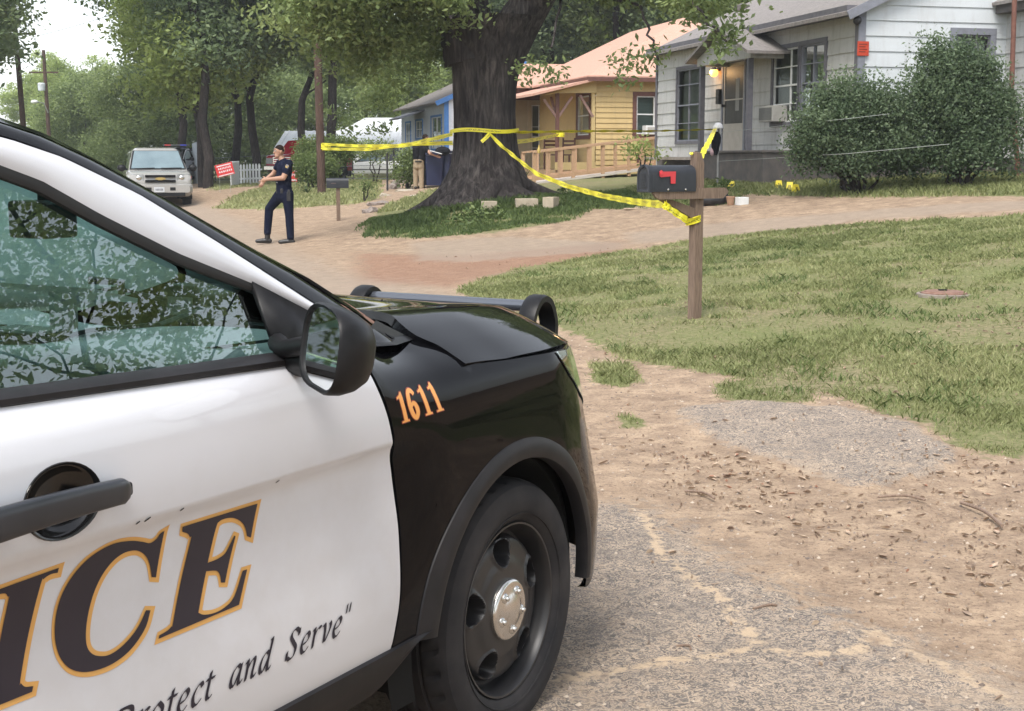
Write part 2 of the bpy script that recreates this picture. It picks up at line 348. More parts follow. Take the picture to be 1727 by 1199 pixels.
M_WOOD = pmat('fresh_lumber', (.48, .31, .19), (.36, .22, .13), 8, .8, sc=(2, 2, 12), bmp=.1); M_WOODW = pmat('weathered_wood', (.17, .115, .085), (.30, .215, .16), 16, .85, sc=(8, 8, .6), bmp=.3)
M_WHT = pmat('white_frame', (.70, .71, .70), (.6, .61, .6), 10, .5); M_PANE = pmat('window_pane', (.035, .045, .05), (.07, .08, .085), 3, .12); M_CURT = pmat('curtain', (.22, .225, .22), (.30, .30, .29), 6, .9, sc=(14, 14, .4))
M_BLIND = pmat('green_blind', (.20, .27, .26), (.30, .38, .36), 5, .35, sc=(.2, .2, 24)); M_DOORW = pmat('door_cream', (.45, .42, .38), (.38, .35, .31), 6, .6); M_SCREEN = pmat('screen_mesh', (.035, .035, .035), (.06, .06, .058), 5, .5)
M_CREAM = pmat('cream_wall', (.36, .31, .22), (.3, .26, .18), 5, .8); M_BLUE = pmat('blue_trim', (.07, .21, .50), (.06, .17, .42), 6, .7); M_PALEB = siding('pale_siding', (.50, .54, .60), (.44, .48, .54), .2, dirt=(.36, .39, .43)); M_WHS = siding('clean_siding', (.70, .72, .74), (.62, .64, .66), .2, dirt=(.5, .5, .5))
M_METW = pmat('white_metal_roof', (.75, .76, .78), (.66, .68, .72), 3, .5); M_AC = pmat('ac_case', (.40, .39, .36), (.33, .32, .3), 8, .6); M_ACG = pmat('ac_grille', (.16, .16, .15), (.10, .10, .10), 4, .6, sc=(1, 1, 60))
class Wall:
    """vertical wall frame: s runs along A, z up, d outwards along Nrm"""
    def __init__(s, P, A, Nrm): s.P = np.array([P[0], P[1], 0.]); s.A = np.array([A[0], A[1], 0.]); s.N = np.array([Nrm[0], Nrm[1], 0.])
    def w(s, a, z, d=0.): return tuple(s.P+s.A*a+s.N*d+np.array([0, 0, z]))
    def px(s, px, py, d=0.): q = on_plane(px, py, s.P+s.N*d, s.N)-s.P; return float(q@s.A), float(q[2])
    def box(s, mb, a0, a1, z0, z1_, d0, d1, m=0):
        V = [s.w(a, z, d) for a in (a0, a1) for d in (d0, d1) for z in (z0, z1_)]
        mb.add(V, [(0, 1, 3, 2), (4, 6, 7, 5), (0, 4, 5, 1), (2, 3, 7, 6), (0, 2, 6, 4), (1, 5, 7, 3)], m)
def lap_wall(mb, W, a0, a1, z0, ztop, step, lap=.018, holes=(), m=0):
    """clapboard courses; ztop(a) gives the wall top; holes are (a0,a1,z0,z1)"""
    k = 0; z = z0
    zmax = max(ztop(a0), ztop(a1), ztop((a0+a1)/2))
    while z < zmax-1e-3:
        zt = min(z+step, zmax); cuts = sorted(set([a0, a1]+[h for q in holes for h in q[:2]]+[a0+(a1-a0)*i/12 for i in range(13)])); cuts = [c for c in cuts if a0-1e-6 <= c <= a1+1e-6]
        for i in range(len(cuts)-1):
            c0, c1 = cuts[i], cuts[i+1]; cm = (c0+c1)/2; segs = [(z, zt)]
            for q in holes:
                if q[0] <= cm <= q[1]:
                    ns = []
                    for s0, s1 in segs:
                        if q[3] <= s0 or q[2] >= s1: ns.append((s0, s1)); continue
                        if q[2] > s0: ns.append((s0, q[2]))
                        if q[3] < s1: ns.append((q[3], s1))
                    segs = ns
            for s0, s1 in segs:
                def dd(zz): return lap*(1-(zz-z)/step)
                t0, t1 = min(s1, ztop(c0)), min(s1, ztop(c1)); b0, b1 = min(s0, t0), min(s0, t1)
                if t0-b0 < 1e-4 and t1-b1 < 1e-4: continue
                mb.add([W.w(c0, b0, dd(b0)), W.w(c1, b1, dd(b1)), W.w(c1, t1, dd(t1)), W.w(c0, t0, dd(t0))], [(0, 1, 2, 3)], m)
                if abs(s0-z) < 1e-6: mb.add([W.w(c0, b0, 0), W.w(c1, b1, 0), W.w(c1, b1, lap), W.w(c0, b0, lap)], [(0, 1, 2, 3)], m)
        z = zt
def window(W, parent, a0, a1, z0, z1_, trim, sash, pane=None, curtain=None, tw=.09, bars=(), mull=(), depth=.06, name='window', jig=0, meet=.5):
    mb = MB()
    for b in ((a0-tw, a1+tw, z1_, z1_+tw), (a0-tw, a1+tw, z0-tw, z0)): W.box(mb, *b, .0, .045)
    for b in ((a0-tw, a0, z0, z1_), (a1, a1+tw, z0, z1_)): W.box(mb, *b, .0, .042)
    f = mb.build(name, trim, parent)
    mb = MB(); W.box(mb, a0, a1, z0, z1_, -.16, -.15); mb.build('curtain', curtain or M_CURT, f)
    mb = MB(); mb.add([W.w(a0, z0, -.03), W.w(a1, z0, -.03), W.w(a1, z1_, -.03), W.w(a0, z1_, -.03)], [(0, 1, 2, 3)]); mb.build('pane', glass_house, f)
    mb = MB(); t = .035; zm = z0+(z1_-z0)*meet
    for b in ((a0, a0+t, z0, z1_), (a1-t, a1, z0, z1_), (a0+t, a1-t, z0, z0+t), (a0+t, a1-t, z1_-t, z1_), (a0+t, a1-t, zm-t/2, zm+t/2)): W.box(mb, *b, -.035, .01)
    for fr in mull: a = a0+(a1-a0)*fr; W.box(mb, a-.012, a+.012, z0+t, z1_-t, -.032, .004)
    for fr in bars: z = z0+(z1_-z0)*fr; W.box(mb, a0+t, a1-t, z-.010, z+.010, -.031, .003)
    mb.build('sash', sash, f)
    return f
glass_house = glass_mat('house_glass', (.6, .64, .62), .02, .6)
def slab_roof(mb, pts, th, m=0):
    """pts: polygon in 3D (top face); thickness downwards"""
    n = len(pts); V = list(pts)+[(p[0], p[1], p[2]-th) for p in pts]; mb.add(V, [tuple(range(n)), tuple(range(2*n-1, n-1, -1))]+[(i, i+n, (i+1) % n+n, (i+1) % n) for i in range(n)], m)
HA = np.array([-.242, .970]); HB = np.array([.970, .242])
def grey_house():
    P1 = np.array([6.42, 26.3]); W = Wall((P1[0], P1[1]), HA, -HB); L = 10.7
    zc = W.px(1437, 268)[1]; ze = W.px(1437, 18)[1]; z_s = 1.585; L = W.px(1108, 150)[0]
    root = thing('grey_house', 'weathered pale grey clapboard house with a small gabled porch and a lit wall lamp', 'house', (P1[0], P1[1], 1.1))
    def obj_(mb, nm, mt, par=root, **k):
        par_loc = Vector((P1[0], P1[1], 1.1)); return mb.build(nm, mt, par, **k)
    # world-space meshes under an empty: undo the empty's location
    off = Matrix.Translation(-Vector((P1[0], P1[1], 1.1)))
    D = 7.2; ridge = ze+.48*D/2
    # openings on the facade
    wl0, _ = W.px(1181, 170); wl1, _ = W.px(1143, 170); _, wlb = W.px(1160, 238); _, wlt = W.px(1160, 116)
    r0, _ = W.px(1392, 120); r1, _ = W.px(1306, 120); _, rt = W.px(1350, 78); _, rb = W.px(1310, 207)
    d0, _ = W.px(1257, 170); d1, _ = W.px(1222, 170); _, db = W.px(1240, 255); _, dt = W.px(1240, 106)
    holes = [(wl0, wl1, wlb, wlt), (r0, r1, rb, rt), (d0, d1, db, dt)]
    mb = MB(); lap_wall(mb, W, 0, L, z_s, lambda a: ze, .28, holes=holes, lap=.02)
    obj_(mb, 'wall', M_SIDG)
    G = Wall((P1[0], P1[1]), HB, -HA)
    g0, gt = G.px(1612, 58); g1, _ = G.px(1668, 90); gb = gt-1.25
    mb = MB(); lap_wall(mb, G, 0, D, z_s, lambda a: ze+.48*min(a, D-a), .28, holes=[(g0, g1, gb, gt)], lap=.02); obj_(mb, 'gable_wall', M_SIDW)
    bk = Wall(P1+HB*D, HA, HB); mb = MB(); bk.box(mb, 0, L, .9, ze, -.05, 0); fr = Wall(P1+HA*L, HB, HA); fr.box(mb, 0, D, .9, ze, -.05, 0); mb.add([fr.w(0, ze), fr.w(D, ze), fr.w(D/2, ridge)], [(0, 1, 2)]); obj_(mb, 'back_wall', M_SIDG)
    mb = MB(); W.box(mb, -.03, L+.03, .3, z_s-.004, -.35, -.012); G.box(mb, -.01, D, .3, z_s-.004, -.35, -.013); obj_(mb, 'foundation', M_FOUND)
    mb = MB(); W.box(mb, -.02, .10, z_s, ze, .021, .045); obj_(mb, 'corner_board', M_TRIM); mb = MB(); G.box(mb, -.045, .10, z_s, ze, .021, .045); obj_(mb, 'corner_board', M_TRIML); mb = MB(); W.box(mb, L-.1, L+.02, z_s, ze, .021, .04); obj_(mb, 'corner_board', M_TRIM)
    mb = MB(); W.box(mb, -.05, L+.05, ze-.10, ze+.06, .02, .30); obj_(mb, 'eave_fascia', M_TRIM)
    # roof
    mb = MB(); o = .34; ov = .18
    for sg in (0, 1):
        e0 = -o if sg == 0 else D+o
        pts = [W.w(-ov, ze-.48*o+.10, -e0), W.w(L+ov, ze-.48*o+.10, -e0), W.w(L+ov, ridge+.10, -D/2), W.w(-ov, ridge+.10, -D/2)]
        slab_roof(mb, pts, .07)
    rf = obj_(mb, 'roof', M_SHING)
    mb = MB(); 
    for sg in (0, 1):
        a_, b_ = (W.w(-ov-.01, ze-.48*o+.02, o), W.w(-ov-.01, ridge+.02, -D/2)) if sg == 0 else (W.w(-ov-.01, ze-.48*o+.02, -D-o), W.w(-ov-.01, ridge+.02, -D/2))
        mb.bar(a_, b_, .03, .16)
    obj_(mb, 'rake_board', M_TRIML, rf)
    # windows
    window(W, root, wl0, wl1, wlb, wlt, M_TRIM, M_TRIML, bars=(.78, .25), mull=(.5,), tw=.07)
    rm = (W.px(1350, 120)[0])
    window(W, root, r0, rm-.06, rb, rt, M_TRIM, M_TRIML, bars=(.75, .25), mull=(.5,), tw=.09)
    window(W, root, rm+.06, r1, rb, rt, M_TRIM, M_WHT, bars=(.75, .25), mull=(.33,), tw=.09)
    window(G, root, g0, g1, gb, gt, M_TRIML, M_TRIM, curtain=M_WHT, mull=(.62,), tw=.12)
    a0, _ = W.px(1325, 195); a1, _ = W.px(1301, 195); _, za = W.px(1310, 206); _, zb = W.px(1310, 179)
    mb = MB(); W.box(mb, a0, a1, za, zb, -.1, .30); ac = obj_(mb, 'air_conditioner', M_AC, bevel=.015); mb = MB(); W.box(mb, a0+.04, a1-.04, za+.04, zb-.04, .29, .305); obj_(mb, 'grille', M_ACG, ac)
    # door
    mb = MB()
    for b in ((d0-.08, d0, db, dt+.08), (d1, d1+.08, db, dt+.08), (d0, d1, dt, dt+.08)): W.box(mb, *b, 0, .05)
    dr = obj_(mb, 'door', M_TRIML); mb = MB(); W.box(mb, d0, d1, db, dt, -.1, -.06); obj_(mb, 'inner_door', M_CREAM, dr)
    mb = MB(); W.box(mb, d0, d1, db, db+.62, .0, .03); H_ = dt-db
    for b in ((d0, d0+.07, db+.62, dt), (d1-.07, d1, db+.62, dt), (d0+.07, d1-.07, dt-.07, dt), (d0+.07, d1-.07, db+H_*.58, db+H_*.58+.03)): W.box(mb, *b, .0, .03)
    obj_(mb, 'storm_frame', M_DOORW, dr); mb = MB(); W.box(mb, d0+.07, d1-.07, db+.62, dt-.07, .005, .012); obj_(mb, 'storm_screen', M_SCREEN, dr)
    mb = MB(); W.box(mb, d0+.32, d0+.52, db+.9, dt-.35, .013, .016); obj_(mb, 'door_curtain', M_CURT, dr)
    mb = MB(); W.box(mb, d1-.09, d1-.05, db+1.0, db+1.06, .03, .10); obj_(mb, 'handle', M_DARKH, dr)
    hp, hz = W.px(1218, 163); mb = MB(); W.box(mb, hp-.09, hp+.09, hz-.17, hz+.17, .02, .13); obj_(mb, 'letter_box', M_DARKH, bevel=.01)
    # lamp: wall bracket with a lit bulb
    la, lz = W.px(1204, 121, .16); mb = MB(); W.box(mb, la-.06, la+.06, lz+.02, lz+.16, .02, .06); mb.tube([W.w(la, lz+.12, .05), W.w(la, lz+.12, .14), W.w(la, lz+.06, .16)], .018, 8); mb.lathe([(.05, .06), (.075, .02), (.07, .0), (.03, .0)], W.w(la, lz+.04, .16), n=16)
    lp = obj_(mb, 'wall_lamp', M_DARKH); mb = MB(); mb.ball(W.w(la, lz-.02, .16), .10); obj_(mb, 'bulb', pmat('lit_bulb', (1, .7, .35), (1, .7, .35), 3, .5, emit=(1, .36, .05), es=2.0), lp, smooth=60)
    ld = bpy.data.lights.new('porch_lamp_light', 'POINT'); ld.energy = 5; ld.color = (1, .62, .28); ld.shadow_soft_size = .08
    lo = bpy.data.objects.new('porch_lamp_light', ld); col.objects.link(lo); lo.location = Vector(W.w(la, lz-.02, .30))
    # porch: gabled hood on two posts, block of steps
    dp = .75; pl, _ = W.px(1178, 180, dp); pr, _ = W.px(1261, 180, dp); _, pt = W.px(1178, 100, dp); _, fb = W.px(1220, 258, dp+.25)
    for a in (pl-.05, pr+.05): mb = MB(); W.box(mb, a-.055, a+.055, fb, pt-.02, dp-.11, dp); obj_(mb, 'porch_post', M_TRIM)
    pm = (pl+pr)/2; hw = (pl-pr)/2+.12; _, pa = W.px(1211, 52, dp)
    mb = MB(); V = [W.w(pm-hw, pt, dp), W.w(pm+hw, pt, dp), W.w(pm, pa-.05, dp)]; mb.add(V, [(0, 1, 2)]); V2 = [W.w(pm-hw, pt, dp-.05), W.w(pm+hw, pt, dp-.05), W.w(pm, pa-.05, dp-.05)]; mb.add(V2, [(0, 2, 1)])
    W.box(mb, pm-hw, pm+hw, pt-.16, pt, dp-.12, dp+.01); W.box(mb, pm-hw, pm-hw+.12, pt-.16, pt, .02, dp-.12); W.box(mb, pm+hw-.12, pm+hw, pt-.16, pt, .02, dp-.12); obj_(mb, 'porch_gable', M_SIDG)
    mb = MB(); 
    for sg in (-1, 1): slab_roof(mb, [W.w(pm, pa+.06, dp+.2), W.w(pm+sg*(hw+.25), pt-.03, dp+.2), W.w(pm+sg*(hw+.25), pt-.03, -.3), W.w(pm, pa+.06, -.9)], .06)
    obj_(mb, 'porch_roof', M_SHING)
    b0, _ = W.px(1287, 257, 1.2); b1, _ = W.px(1175, 257, 1.2); mb = MB(); W.box(mb, b0, b1, .4, fb, .03, 1.2); W.box(mb, b0-.04, b1+.04, fb, fb+.05, .025, 1.24); obj_(mb, 'porch_step', M_FOUND, bevel=.01)
    c0, _ = W.px(1172, 262); mb = MB(); W.box(mb, b1+.06, L-.5, z_s-.05, z_s+.02, .03, .5); W.box(mb, b1+.06, L-.9, z_s-.30, z_s-.24, .03, .8); obj_(mb, 'side_step', pmat('old_board', (.26, .22, .19), (.36, .31, .27), 7, .9))
    v0, vz = W.px(1306, 255); mb = MB(); W.box(mb, v0-.18, v0+.18, z_s+.02, z_s+.16, .018, .03); obj_(mb, 'crawl_vent', M_DARKH)
    # roof vent pipe
    q = W.w(L-1.0, ridge-1.0, -1.9); mb = MB(); mb.lathe([(.13, -.6), (.13, .25), (.2, .25), (.2, .38), (.02, .45)], q, n=14); obj_(mb, 'roof_vent', M_FOUND, rf)
    # small camera ball under the corner eave
    mb = MB(); mb.ball(W.w(-.08, ze-.22, .10), .08); obj_(mb, 'eave_camera', M_DARKH, smooth=60)
    # side wing
    t0 = G.px(1693, 150)[0]; Wn = Wall(P1+HB*t0, -HA, -HB); _, zw = Wn.px(1710, 22)
    mb = MB(); lap_wall(mb, Wn, 0.0, 3.4, z_s, lambda a: zw, .28, lap=.02); Wf = Wall(P1+HB*t0-HA*3.4, HB, -HA); lap_wall(mb, Wf, 0, 4.5, z_s, lambda a: zw, .28, lap=.02); obj_(mb, 'wing_wall', M_SIDG)
    mb = MB(); Wn.box(mb, -.01, 3.4, .3, z_s-.004, -.3, -.012); Wf.box(mb, 0, 4.5, .3, z_s-.004, -.3, -.012); obj_(mb, 'wing_foundation', M_FOUND); mb = MB(); Wn.box(mb, .0, 3.7, zw, zw+.16, -.2, .26); obj_(mb, 'wing_fascia', M_FOUND)
    mb = MB(); slab_roof(mb, [Wn.w(0, zw+.20, .35), Wn.w(3.8, zw+.20, .35), Wn.w(3.8, zw+1.3, -2.3), Wn.w(0, zw+1.3, -2.3)], .06); obj_(mb, 'wing_roof', M_SHING)
    return root, W, G
M_DARKH = pmat('dark_iron', (.02, .02, .022), (.04, .038, .038), 9, .6)
def fix_children(root):
    """meshes were written in world coordinates: shift them into the empty's frame"""
    Mi = (Matrix.Translation(root.location) @ root.rotation_euler.to_matrix().to_4x4()).inverted()
    seen = set()
    def rec(o):
        for c in o.children:
            if c.type == 'MESH' and c.data.name not in seen: seen.add(c.data.name); c.data.transform(Mi)
            rec(c)
    rec(root)
GREY, GW, GG = grey_house(); fix_children(GREY)
def yellow_house():
    Pc = at_y(1005, 200, 42.)[:2]; W = Wall(Pc, HA, -HB); G = Wall(Pc, HB, -HA)
    root = thing('yellow_house', 'yellow clapboard house with peach shingle roof, brown trim and covered porch', 'house', (Pc[0], Pc[1], 1.0))
    ze = G.px(1005, 132)[1]; zb = .75; D = 8.5; L = 11.5
    w0, _ = G.px(1073, 200); w1, _ = G.px(1104, 200); _, wt = G.px(1085, 162); _, wb = G.px(1085, 226)
    mb = MB(); lap_wall(mb, G, 0, D, zb, lambda a: ze, .155, holes=[(w0, w1, wb, wt)], lap=.022)
    f0, _ = W.px(995, 190); f1, _ = W.px(975, 190); _, ft = W.px(985, 162); _, fb = W.px(985, 228)
    lap_wall(mb, W, 0, 6.4, zb, lambda a: ze, .155, holes=[(f0, f1, fb, ft)], lap=.02); mb.build('wall', M_YEL, root)
    mb = MB(); X = Wall(Pc+HB*D, HA, HB); X.box(mb, 0, L, .7, ze, -.05, 0); X = Wall(Pc+HA*L, HB, HA); X.box(mb, 0, D, .7, ze, -.05, 0); mb.build('back_wall', M_YELD, root)
    window(G, root, w0, w1, wb, wt, M_BRN, M_WHT, curtain=M_BLIND, tw=.12, meet=.52); window(W, root, f0, f1, fb, ft, M_BRN, M_WHT, tw=.12)
    a0, _ = G.px(1083, 220); a1, _ = G.px(1103, 220); _, z0 = G.px(1090, 227); _, z1_ = G.px(1090, 212); mb = MB(); G.box(mb, a0, a1, z0, z1_, 0, .35); ac = mb.build('air_conditioner', M_WHT, root, bevel=.01); mb = MB(); G.box(mb, a0+.05, a1-.05, z0+.05, z1_-.05, .34, .356); mb.build('grille', M_AC, ac)
    mb = MB(); a0, zv = G.px(1081, 268); G.box(mb, a0-.14, a0+.14, zv-.12, zv+.12, .02, .035); mb.build('crawl_vent', M_BRN, root)
    # hip roof over the front block, lower wing behind with its ridge across
    o = .35; zr = G.px(1092, 74)[1]+1.2; c = D/2
    R = lambda a, b, z: W.w(a, z, -b)
    mb = MB(); e = ze+.06; Lm = 6.4; rA = R(c-.2, c, zr)
    slab_roof(mb, [R(-o, -o, e), R(-o, D+o, e), rA], .06)
    slab_roof(mb, [R(-o, -o, e), rA, R(Lm+3, c, zr), R(Lm+3, -o, e)], .06)
    slab_roof(mb, [R(-o, D+o, e), R(Lm+3, D+o, e), R(Lm+3, c, zr), rA], .06)
    Gw = Wall(Pc+HA*6.4, HB, -HA); _, zwe = Gw.px(900, 146); _, zwr = Gw.px(900, 112); q0, _ = Gw.px(943, 146)
    slab_roof(mb, [Gw.w(q0-2.6, zwe, .3), Gw.w(q0+1.2, zwe, .3), Gw.w(q0+3.2, zwr+.25, -2.4), Gw.w(q0-2.6, zwr+.25, -2.4)], .06)
    slab_roof(mb, [Gw.w(q0-2.6, zwe, -5.1), Gw.w(q0+1.2, zwe, -5.1), Gw.w(q0+3.2, zwr+.25, -2.4), Gw.w(q0-2.6, zwr+.25, -2.4)], .06)
    rf = mb.build('roof', M_SHINGP, root)
    mb = MB(); mb.bar(R(-o, -o, e-.10), R(-o, D+o, e-.10), .03, .12); mb.bar(R(-o, -o, e-.10), R(5, -o, e-.10), .03, .12); mb.build('eave_fascia', M_BRN, rf)
    # wing wall (back of the porch)
    q_l, _ = Gw.px(805, 200); mb = MB(); dw0, _ = Gw.px(896, 200); dw1, _ = Gw.px(922, 200); _, dwt = Gw.px(905, 177); dwb = 1.2
    lap_wall(mb, Gw, q_l, 0.1, .8, lambda a: zwe-.25, .155, holes=[(dw0, dw1, dwb, dwt)]); Gw.box(mb, q_l, .2, zwe-.45, zwe-.08, .0, .05, 1); mb.build('wing_wall', [M_CREAM, M_BRN], root)
    f = window(Gw, root, dw0, dw1, dwb, dwt, M_CREAM, M_WHT, tw=.14, mull=(.5,), bars=(.33, .66), name='door')
    # shed porch roof: side panel, beam, posts, braces
    H = Wall(Pc, -HB, -HA); _, s1 = H.px(1005, 134); 
    wd = 1.75; za = ze-.06; zl = H.px(915, 160)[1]
    mb = MB(); slab_roof(mb, [H.w(-.1, za+.10, .35), H.w(wd+.3, zl+.02, .35), H.w(wd+.3, zl+.02, -7.2), H.w(-.1, za+.10, -7.2)], .07); mb.build('porch_roof', M_SHINGP, rf)
    mb = MB(); hb = H.px(950, 156)[1]; V = [H.w(0, za, .06), H.w(wd, zl-.04, .06), H.w(1.2, hb-.02, .06), H.w(0, hb, .06)]; V2 = [H.w(0, za, .0), H.w(wd, zl-.04, .0), H.w(1.2, hb-.02, .0), H.w(0, hb, .0)]; mb.add(V+V2, [(0, 1, 2, 3), (7, 6, 5, 4), (0, 4, 5, 1), (1, 5, 6, 2), (2, 6, 7, 3)]); mb.build('porch_side_panel', M_YELD, root)
    Pp = [(1.18, 0.0), (1.18, -6.9)]
    for a, d in Pp+[(.08, 0.02)]:
        mb = MB(); H.box(mb, a-.05, a+.05, .95, hb, d-.1, d); mb.build('porch_post', M_BRN if a > .5 else M_YELD, root)
    bw = pmat('brace_wood', (.22, .13, .11), (.3, .19, .16), 6, .8)
    for a, d in Pp:
        for q_e in (H.w(a-.45, hb-.12, d-.05), H.w(a+.42, hb-.20, d-.05), H.w(a, hb-.12, d-.75)): mb = MB(); mb.bar(H.w(a, hb-.75, d-.05), q_e, .07, .07); mb.build('porch_brace', bw, root)
    mb = MB(); mb.bar(H.w(.1, hb-.7, .0), H.w(.5, hb-.08, .0), .07, .07); mb.build('porch_brace', bw, root)
    mb = MB(); H.box(mb, -.0, 1.25, .8, 1.22, -7, .0); mb.build('porch_deck', pmat('deck_wood', (.30, .20, .11), (.4, .27, .15), 6, .8), root)
    mb = MB(); H.box(mb, .0, 1.25, 1.225, 1.45, -.05, .01); mb.build('porch_kick_board', M_YELD, root)
    return root
YEL = yellow_house(); fix_children(YEL)
def ramp_rail():
    Pc = at_y(901, 256, 39.5)[:2]; G = Wall(Pc, HB, -HA); root = thing('wheelchair_ramp', 'bare lumber wheelchair ramp with railing in front of the yellow house', 'ramp', (Pc[0], Pc[1], .8))
    def P(px, py): return G.px(px, py)
    t0 = P(902, 257); t1 = P(1108, 233); b0 = P(905, 309); b1 = P(1108, 284)
    def zt(a): return t0[1]+(t1[1]-t0[1])*(a-t0[0])/(t1[0]-t0[0])
    def zb(a): return b0[1]+(b1[1]-b0[1])*(a-b0[0])/(b1[0]-b0[0])
    for dd in (0, -1.25):
        mb = MB(); mb.bar(G.w(t0[0]-.05, zt(t0[0]), dd), G.w(t1[0]+.6, zt(t1[0]+.6), dd), .12, .05); mb.build('top_rail', M_WOOD, root)
        mb = MB(); mb.bar(G.w(t0[0], zt(t0[0])-.74, dd), G.w(t1[0]+.6, zt(t1[0]+.6)-.74, dd), .04, .10); mb.build('bottom_rail', M_WOOD, root)
        for px_ in (901, 926, 943, 967, 992, 1017, 1038, 1061, 1084, 1106):
            a, _ = P(px_, 270); mb = MB(); big = px_ in (901, 967, 1017, 1061, 1106); G.box(mb, a-.045*(1 if big else .7), a+.045*(1 if big else .7), zb(a)-.12 if big else zb(a)+.1, zt(a)-.03, dd-.05, dd+.03); mb.build('post', M_WOOD, root)
    mb = MB(); V = [G.w(t0[0], zb(t0[0])+.02, .05), G.w(t1[0]+.6, zb(t1[0]+.6)+.05, .05), G.w(t1[0]+.6, zb(t1[0]+.6)+.05, -1.3), G.w(t0[0], zb(t0[0])+.02, -1.3)]; slab_roof(mb, V, .06); mb.build('deck', pmat('pale_board', (.55, .50, .45), (.45, .41, .36), 6, .8), root)
    fix_children(root)
ramp_rail()
def blue_house():
    Pc = at_y(751, 200, 60.)[:2]; W = Wall(Pc, HA, -HB); G = Wall(Pc, HB, -HA); ze = G.px(752, 168)[1]; zb = .7; L, _ = W.px(677, 200); L = min(max(L, 6), 14)
    root = thing('white_house', 'small white house with bright blue trim seen left of the big tree trunk', 'house', (Pc[0], Pc[1], .8))
    hs = []
    for a, b_, t, bt in ((745, 728, 196, 250), (713, 702, 203, 232), (693, 685, 207, 245)):
        s0, zt = W.px(a, t); s1, zz = W.px(b_, t); hs.append((s0, s1, W.px(a, bt)[1], zt))
    mb = MB(); lap_wall(mb, W, 0, L, zb, lambda a: ze, .2, holes=hs); mb.build('wall', M_PALEB, root)
    mb = MB(); lap_wall(mb, G, 0, 7, zb, lambda a: ze+.45*min(a, 7-a), .2); mb.build('gable_wall', M_WHS, root)
    for h in hs: window(W, root, *h, M_BLUE, M_WHT, tw=.09, mull=(.5,))
    mb = MB(); G.box(mb, -.06, .14, zb, ze, .025, .06); mb.build('corner_board', M_BLUE, root)
    mb = MB()
    for e0 in (-.4, 7.4): slab_roof(mb, [W.w(-.25, ze-.18+.08, -e0), W.w(L+.3, ze-.18+.08, -e0), W.w(L+.3, ze+1.65, -3.5), W.w(-.25, ze+1.65, -3.5)], .07)
    rf = mb.build('roof', M_SHING, root); mb = MB(); mb.bar(G.w(-.45, ze-.18, .27), G.w(3.5, ze+1.55, .27), .05, .2); mb.build('rake_board', M_BLUE, rf)
    mb = MB(); slab_roof(mb, [W.w(hs[1][0]-.6, hs[1][3]+.1, 1.2), W.w(hs[1][1]+.6, hs[1][3]+.1, 1.2), W.w(hs[1][1]+.6, hs[1][3]+.5, .02), W.w(hs[1][0]-.6, hs[1][3]+.5, .02)], .08); mb.build('door_hood', M_TRIML, root)
    mb = MB(); X = Wall(Pc+HA*L, HB, HA); X.box(mb, 0, 7, zb, ze, -.05, 0); mb.build('back_wall', M_PALEB, root); fix_children(root)
blue_house()
def far_house():
    Y = 95.; P = at_y(578, 230, Y)[:2]; G = Wall(P, (1, 0), (0, -1)); root = thing('white_roof_house', 'low white roofed house far behind the hedge and the white convertible', 'house', (P[0], P[1], .9))
    _, ze = G.px(600, 224); _, zr = G.px(600, 196); x1, _ = G.px(680, 224)
    mb = MB(); lap_wall(mb, G, 0, x1, .8, lambda a: ze, .3); G.box(mb, 0, x1, .8, ze, -7, -.05); mb.build('wall', M_WHS, root)
    mb = MB(); slab_roof(mb, [G.w(-.4, ze, .4), G.w(x1+.4, ze, .4), G.w(x1, zr, -3.5), G.w(1.2, zr, -3.5)], .08); slab_roof(mb, [G.w(-.4, ze, -7.4), G.w(x1+.4, ze, -7.4), G.w(x1, zr, -3.5), G.w(1.2, zr, -3.5)], .08)
    mb.add([G.w(-.4, ze-.05, .4), G.w(1.2, zr-.05, -3.5), G.w(-.4, ze-.05, -7.4)], [(0, 1, 2)]); mb.build('roof', M_METW, root)
    mb = MB(); G.box(mb, 3, 4.2, 1.5, 2.8, .02, .06); mb.build('window', M_PANE, root); fix_children(root)
    for nm, x0_, x1_, Y, yt, yb, lab in (('carport', 545, 676, 84., 225, 243, 'long white flat carport roof on thin posts beyond the hedge'), ('awning', 462, 542, 80., 226, 249, 'white metal awning showing above the red truck')):
        P = at_y(x0_, 230, Y)[:2]; G = Wall(P, (1, 0), (0, -1)); root = thing(nm, lab, nm, (P[0], P[1], .9)); xr, zt = G.px(x1_, yt); _, zb = G.px(x1_, yb)
        mb = MB(); V = [G.w(0, zb, 0), G.w(xr, zb, 0), G.w(xr, zt+.25, -4), G.w(0, zt+.25, -4)]; slab_roof(mb, V, .22)
        for k in range(int(xr/.5)): a = .25+k*.5; mb.bar(G.w(a, zb+.015, 0), G.w(a, zt+.265, -4), .05, .03)
        mb.build('roof_panel', M_METW, root)
        for a in (.1, xr/2, xr-.1):
            for d in (0, -3.9): mb = MB(); G.box(mb, a-.04, a+.04, .5, zb, d-.08, d); mb.build('post', M_WHT, root)
        fix_children(root)
far_house()
